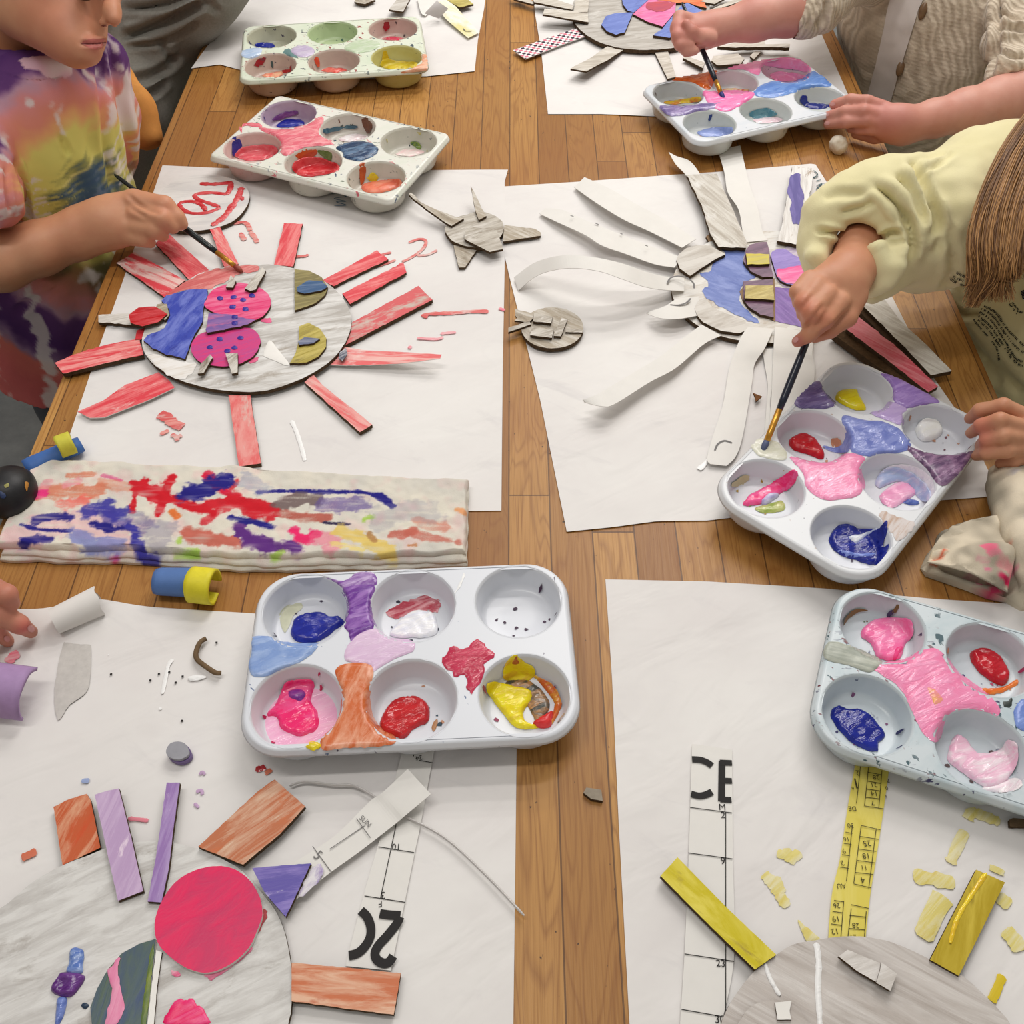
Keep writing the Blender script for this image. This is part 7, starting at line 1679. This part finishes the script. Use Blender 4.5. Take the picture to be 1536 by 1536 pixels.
def mark_lines(name, lines, wpx, tree, mat, parent, dash=True, seed=0):
    """small lettering-like marks along curved lines, laid on the cloth"""
    rd = random.Random(seed); bm = bmesh.new()
    for ln in lines:
        c = smooth_open(ln, 10); acc = 0
        pts = [c[0]]
        for q in c[1:]:
            while (q-pts[-1]).length > 2.2: pts.append(pts[-1]+(q-pts[-1]).normalized()*2.2)
        for i in range(len(pts)-1):
            if dash and rd.random() < 0.16: continue
            t = (pts[i+1]-pts[i]).normalized(); n_ = Vector((-t.y, t.x)); h1 = wpx*rd.uniform(0.55, 1.0); h2 = wpx*rd.uniform(0.55, 1.0); u = 0.9 if not dash else rd.uniform(0.5, 0.85)
            cs = [pts[i]-n_*h1*0.5, pts[i]+t*2.2*u-n_*h1*0.5, pts[i]+t*2.2*u+n_*h2*0.5, pts[i]+n_*h2*0.5]
            w_ = [on_mesh(tree, (q.x, q.y), 0.0015) for q in cs]
            if all(q is not None for q in w_): bm.faces.new([bm.verts.new(q) for q in w_])
    return obj(name, bm, mat, parent)
def pl(p_): return [Vector((q[0], q[1])) for q in k9(p_)]
PRT = plain((70,70,60), 0.8, 0.1, 0.1, 50)
wl = [[(1150,412),(1200,440),(1252,440)], [(1125,432),(1190,462),(1250,462)], [(1115,450),(1180,485),(1235,497)],
      [(1310,610),(1380,650),(1440,740),(1500,800),(1540,840)], [(1295,625),(1365,670),(1425,760),(1480,830),(1540,880)], [(1285,645),(1350,690),(1405,775),(1455,850),(1490,910),(1540,930)], [(1280,670),(1340,720),(1390,790),(1432,860)], [(1275,690),(1330,740),(1372,800),(1405,850)],
      [(1440,830),(1455,890),(1500,940),(1540,955)], [(1500,640),(1540,650)]]
for i, l in enumerate(wl): mark_lines('printed_line', [pl(l)], 4.2, TR5, PRT, A5, True, i)
for i, l in enumerate([[(1250,690),(1300,750),(1340,790)], [(1345,800),(1385,860),(1398,930)], [(1450,590),(1500,660)], [(1470,590),(1520,650)]]): mark_lines('printed_line', [pl(l)], 3.4, TR5, PRT, A5, True, 30+i)
for i, l in enumerate([[(1480,300),(1530,260)], [(1480,420),(1540,370)], [(1530,520),(1545,570)]]): mark_lines('printed_letter', [pl(l)], 9, TR5, plain((40,44,50), 0.8), A5, False, 50+i)
# long hair: many fine locks hanging from the head over the shoulder
def hair_locks(n, seed, r0, r1):
    rd = random.Random(seed); bm = bmesh.new()
    for i in range(n):
        u = rd.random(); w_ = rd.gauss(0, 1); d = rd.random()
        root = (1640+70*u, 120+70*u+rd.uniform(-10, 10)); a0 = (1575+60*u+2*w_, 138+50*u)
        m1 = (1514+66*u+2.5*w_, 205+14*rd.random()); m2 = (1470+74*u+3*w_, 292+18*rd.random()); m3 = (1456+76*u+3.5*w_, 352+20*rd.random()); m4 = (1462+60*u+5*w_+rd.uniform(-5,5), 402+18*rd.random())
        if u < 0.45: tip = (1444+34*u+rd.uniform(-2, 12), 462-50*rd.random()**1.5)
        elif u < 0.8: tip = (1470+48*(u-0.45)/0.35+rd.uniform(-10, 8), 454-60*rd.random()**1.4)
        else: tip = (1508+20*rd.random(), 425-70*rd.random())
        ts = [1.0, 0.955, 0.928+0.02*d, 0.908+0.024*d, 0.900+0.026*d, 0.902+0.026*d, 0.910+0.02*d]
        c = smooth_open([tuple(PT(x, y, t)) for (x, y), t in zip([root, a0, m1, m2, m3, m4, tip], ts)], 4)
        N = len(c); rr = [rd.uniform(r0, r1)*(1.0-0.75*(k/(N-1))**3) for k in range(N)]
        tube_bm_fast(bm, c, rr, 4)
    return bm
def tube_bm_fast(bm, pts, rr, seg):
    prev = None; n = len(pts)
    for i, q in enumerate(pts):
        t = (pts[min(n-1, i+1)]-pts[max(0, i-1)]).normalized(); a = t.cross(Vector((0,1,0.3))).normalized(); b_ = a.cross(t)
        ring = [bm.verts.new(q+(a*math.cos(2*math.pi*k/seg)+b_*math.sin(2*math.pi*k/seg))*rr[i]) for k in range(seg)]
        if prev:
            for k in range(seg): f = bm.faces.new((prev[k], prev[(k+1) % seg], ring[(k+1) % seg], ring[k])); f.smooth = True
        prev = ring
hm = NT('long_hair', 0.42, 0.5); geo = hm.new('ShaderNodeNewGeometry')
hm.color(hm.mix(hm.ramp(geo.outputs['Random Per Island'], 0.1, 1.25), C((100,64,32)), C((206,154,96))))
HR = tag(obj('hair', hair_locks(1500, 5, 0.0004, 0.0009), hm.m, A5), kind='stuff')
h = PB(0.005).c((1705,20,1.01,118),(1720,100,1.03,100),(1660,190,1.01,60), k=0.03); organic('hair_crown', h, plain((120,84,48), 0.5, 0.4, 0.2, 160, 0.3), A5, 1)
b = PB(0.006).c((1660,640,1.22,130),(1600,720,1.35,90),(1480,800,1.40,70), k=0.03).w((0.75,0.86,-0.32,0.075),(0.62,0.84,-0.34,0.07),(0.62,0.84,-0.67,0.045))
organic('trousers', b, plain((60,64,80), 0.9), A5, 1)

# ------------------------------------------------------------------ fingers at the near left edge
A6 = person('person at the near left edge, only pink fingertips showing on the paper', (-0.55, 0.50, -Z0))
b = PB(0.002)
b.c((-220,840,0.855,44),(-110,872,0.840,36),(-40,888,0.835,32), k=0.014)
b.c((-30,898,0.825,18),(2,922,0.817,17),(28,936,0.823,14),(47,948,0.840,10), k=0.004)
b.c((-40,920,0.825,17),(-10,944,0.823,14),(12,962,0.840,9.5), k=0.003)
b.c((-20,876,0.823,17),(10,892,0.807,15),(18,905,0.815,12), k=0.004)
b.c((-70,930,0.830,17),(-40,960,0.815,14),(-20,985,0.824,10), k=0.003)
b.w(tuple(PT(-220,840,0.855))+(px(44,0.9),), (-0.66,0.56,0.12,0.045),(-0.74,0.55,0.18,0.09),(-0.76,0.54,-0.2,0.12), k=0.03).w((-0.76,0.56,0.30,0.05),(-0.76,0.55,0.18,0.07)).w((-0.74,0.56,0.40,0.085), k=0.02)
o, V, F = organic('body', b, SKIN, A6, 2); TRE = BVHTree.FromPolygons(*mesh_world(o))
nail(TRE, (46,943), 40, 6, 4.5, A6, (214,150,146)); nail(TRE, (10,958), 40, 5, 4, A6, (214,150,146)); skin_attr(o, (206,146,122), (186,120,100), [(40,945,.82,16,(206,90,90),.7),(8,958,.82,14,(200,100,96),.5),(6,905,.81,22,(206,136,116),.4)])
b = PB(0.005).w((-0.74,0.55,0.21,0.11),(-0.76,0.54,0.0,0.14),(-0.76,0.54,-0.25,0.14), k=0.03).w((-0.72,0.55,0.19,0.08),(-0.64,0.56,0.11,0.06), k=0.02)
organic('shirt', b, plain((110,120,140), 0.9), A6, 1)
h = PB(0.006).w((-0.75,0.56,0.43,0.088)); organic('hair', h, HAIRM, A6, 1)
# ================================================================== light, world, camera
def area(name, loc, rot, size, energy, col):
    l = bpy.data.lights.new(name, 'AREA'); l.shape = 'RECTANGLE'; l.size, l.size_y = size; l.energy = energy; l.color = col
    o = bpy.data.objects.new(name, l); COL.objects.link(o); o.location = loc; o.rotation_euler = rot
    return o
for k, (x, y, e) in enumerate(((0.55, 1.7, 13), (0.75, 2.5, 15), (1.0, 3.3, 16), (-0.5, 0.5, 10), (-0.3, 2.9, 9))):
    area('ceiling_tube', (x, y, 2.75), (0, 0, math.radians(8)), (1.3, 0.13), e*1.22, (1.0, 0.96, 0.91))
w = bpy.data.worlds.new('room_light'); scene.world = w; w.use_nodes = True
bg = w.node_tree.nodes['Background']; bg.inputs[0].default_value = (1.0, 0.97, 0.93, 1); bg.inputs[1].default_value = 0.39
scene.view_settings.view_transform = 'Standard'; scene.view_settings.look = 'None'
scene.view_settings.exposure = 0.0; scene.view_settings.gamma = 1.0
cam = bpy.data.cameras.new('camera'); cam.sensor_width = 36; cam.lens = FPX/1536*36; cam.clip_start = 0.02; cam.clip_end = 50
co = bpy.data.objects.new('camera', cam); COL.objects.link(co); co.location = (0, 0, HC+Z0); co.rotation_euler = (math.pi/2-PITCH, 0, 0)
scene.camera = co
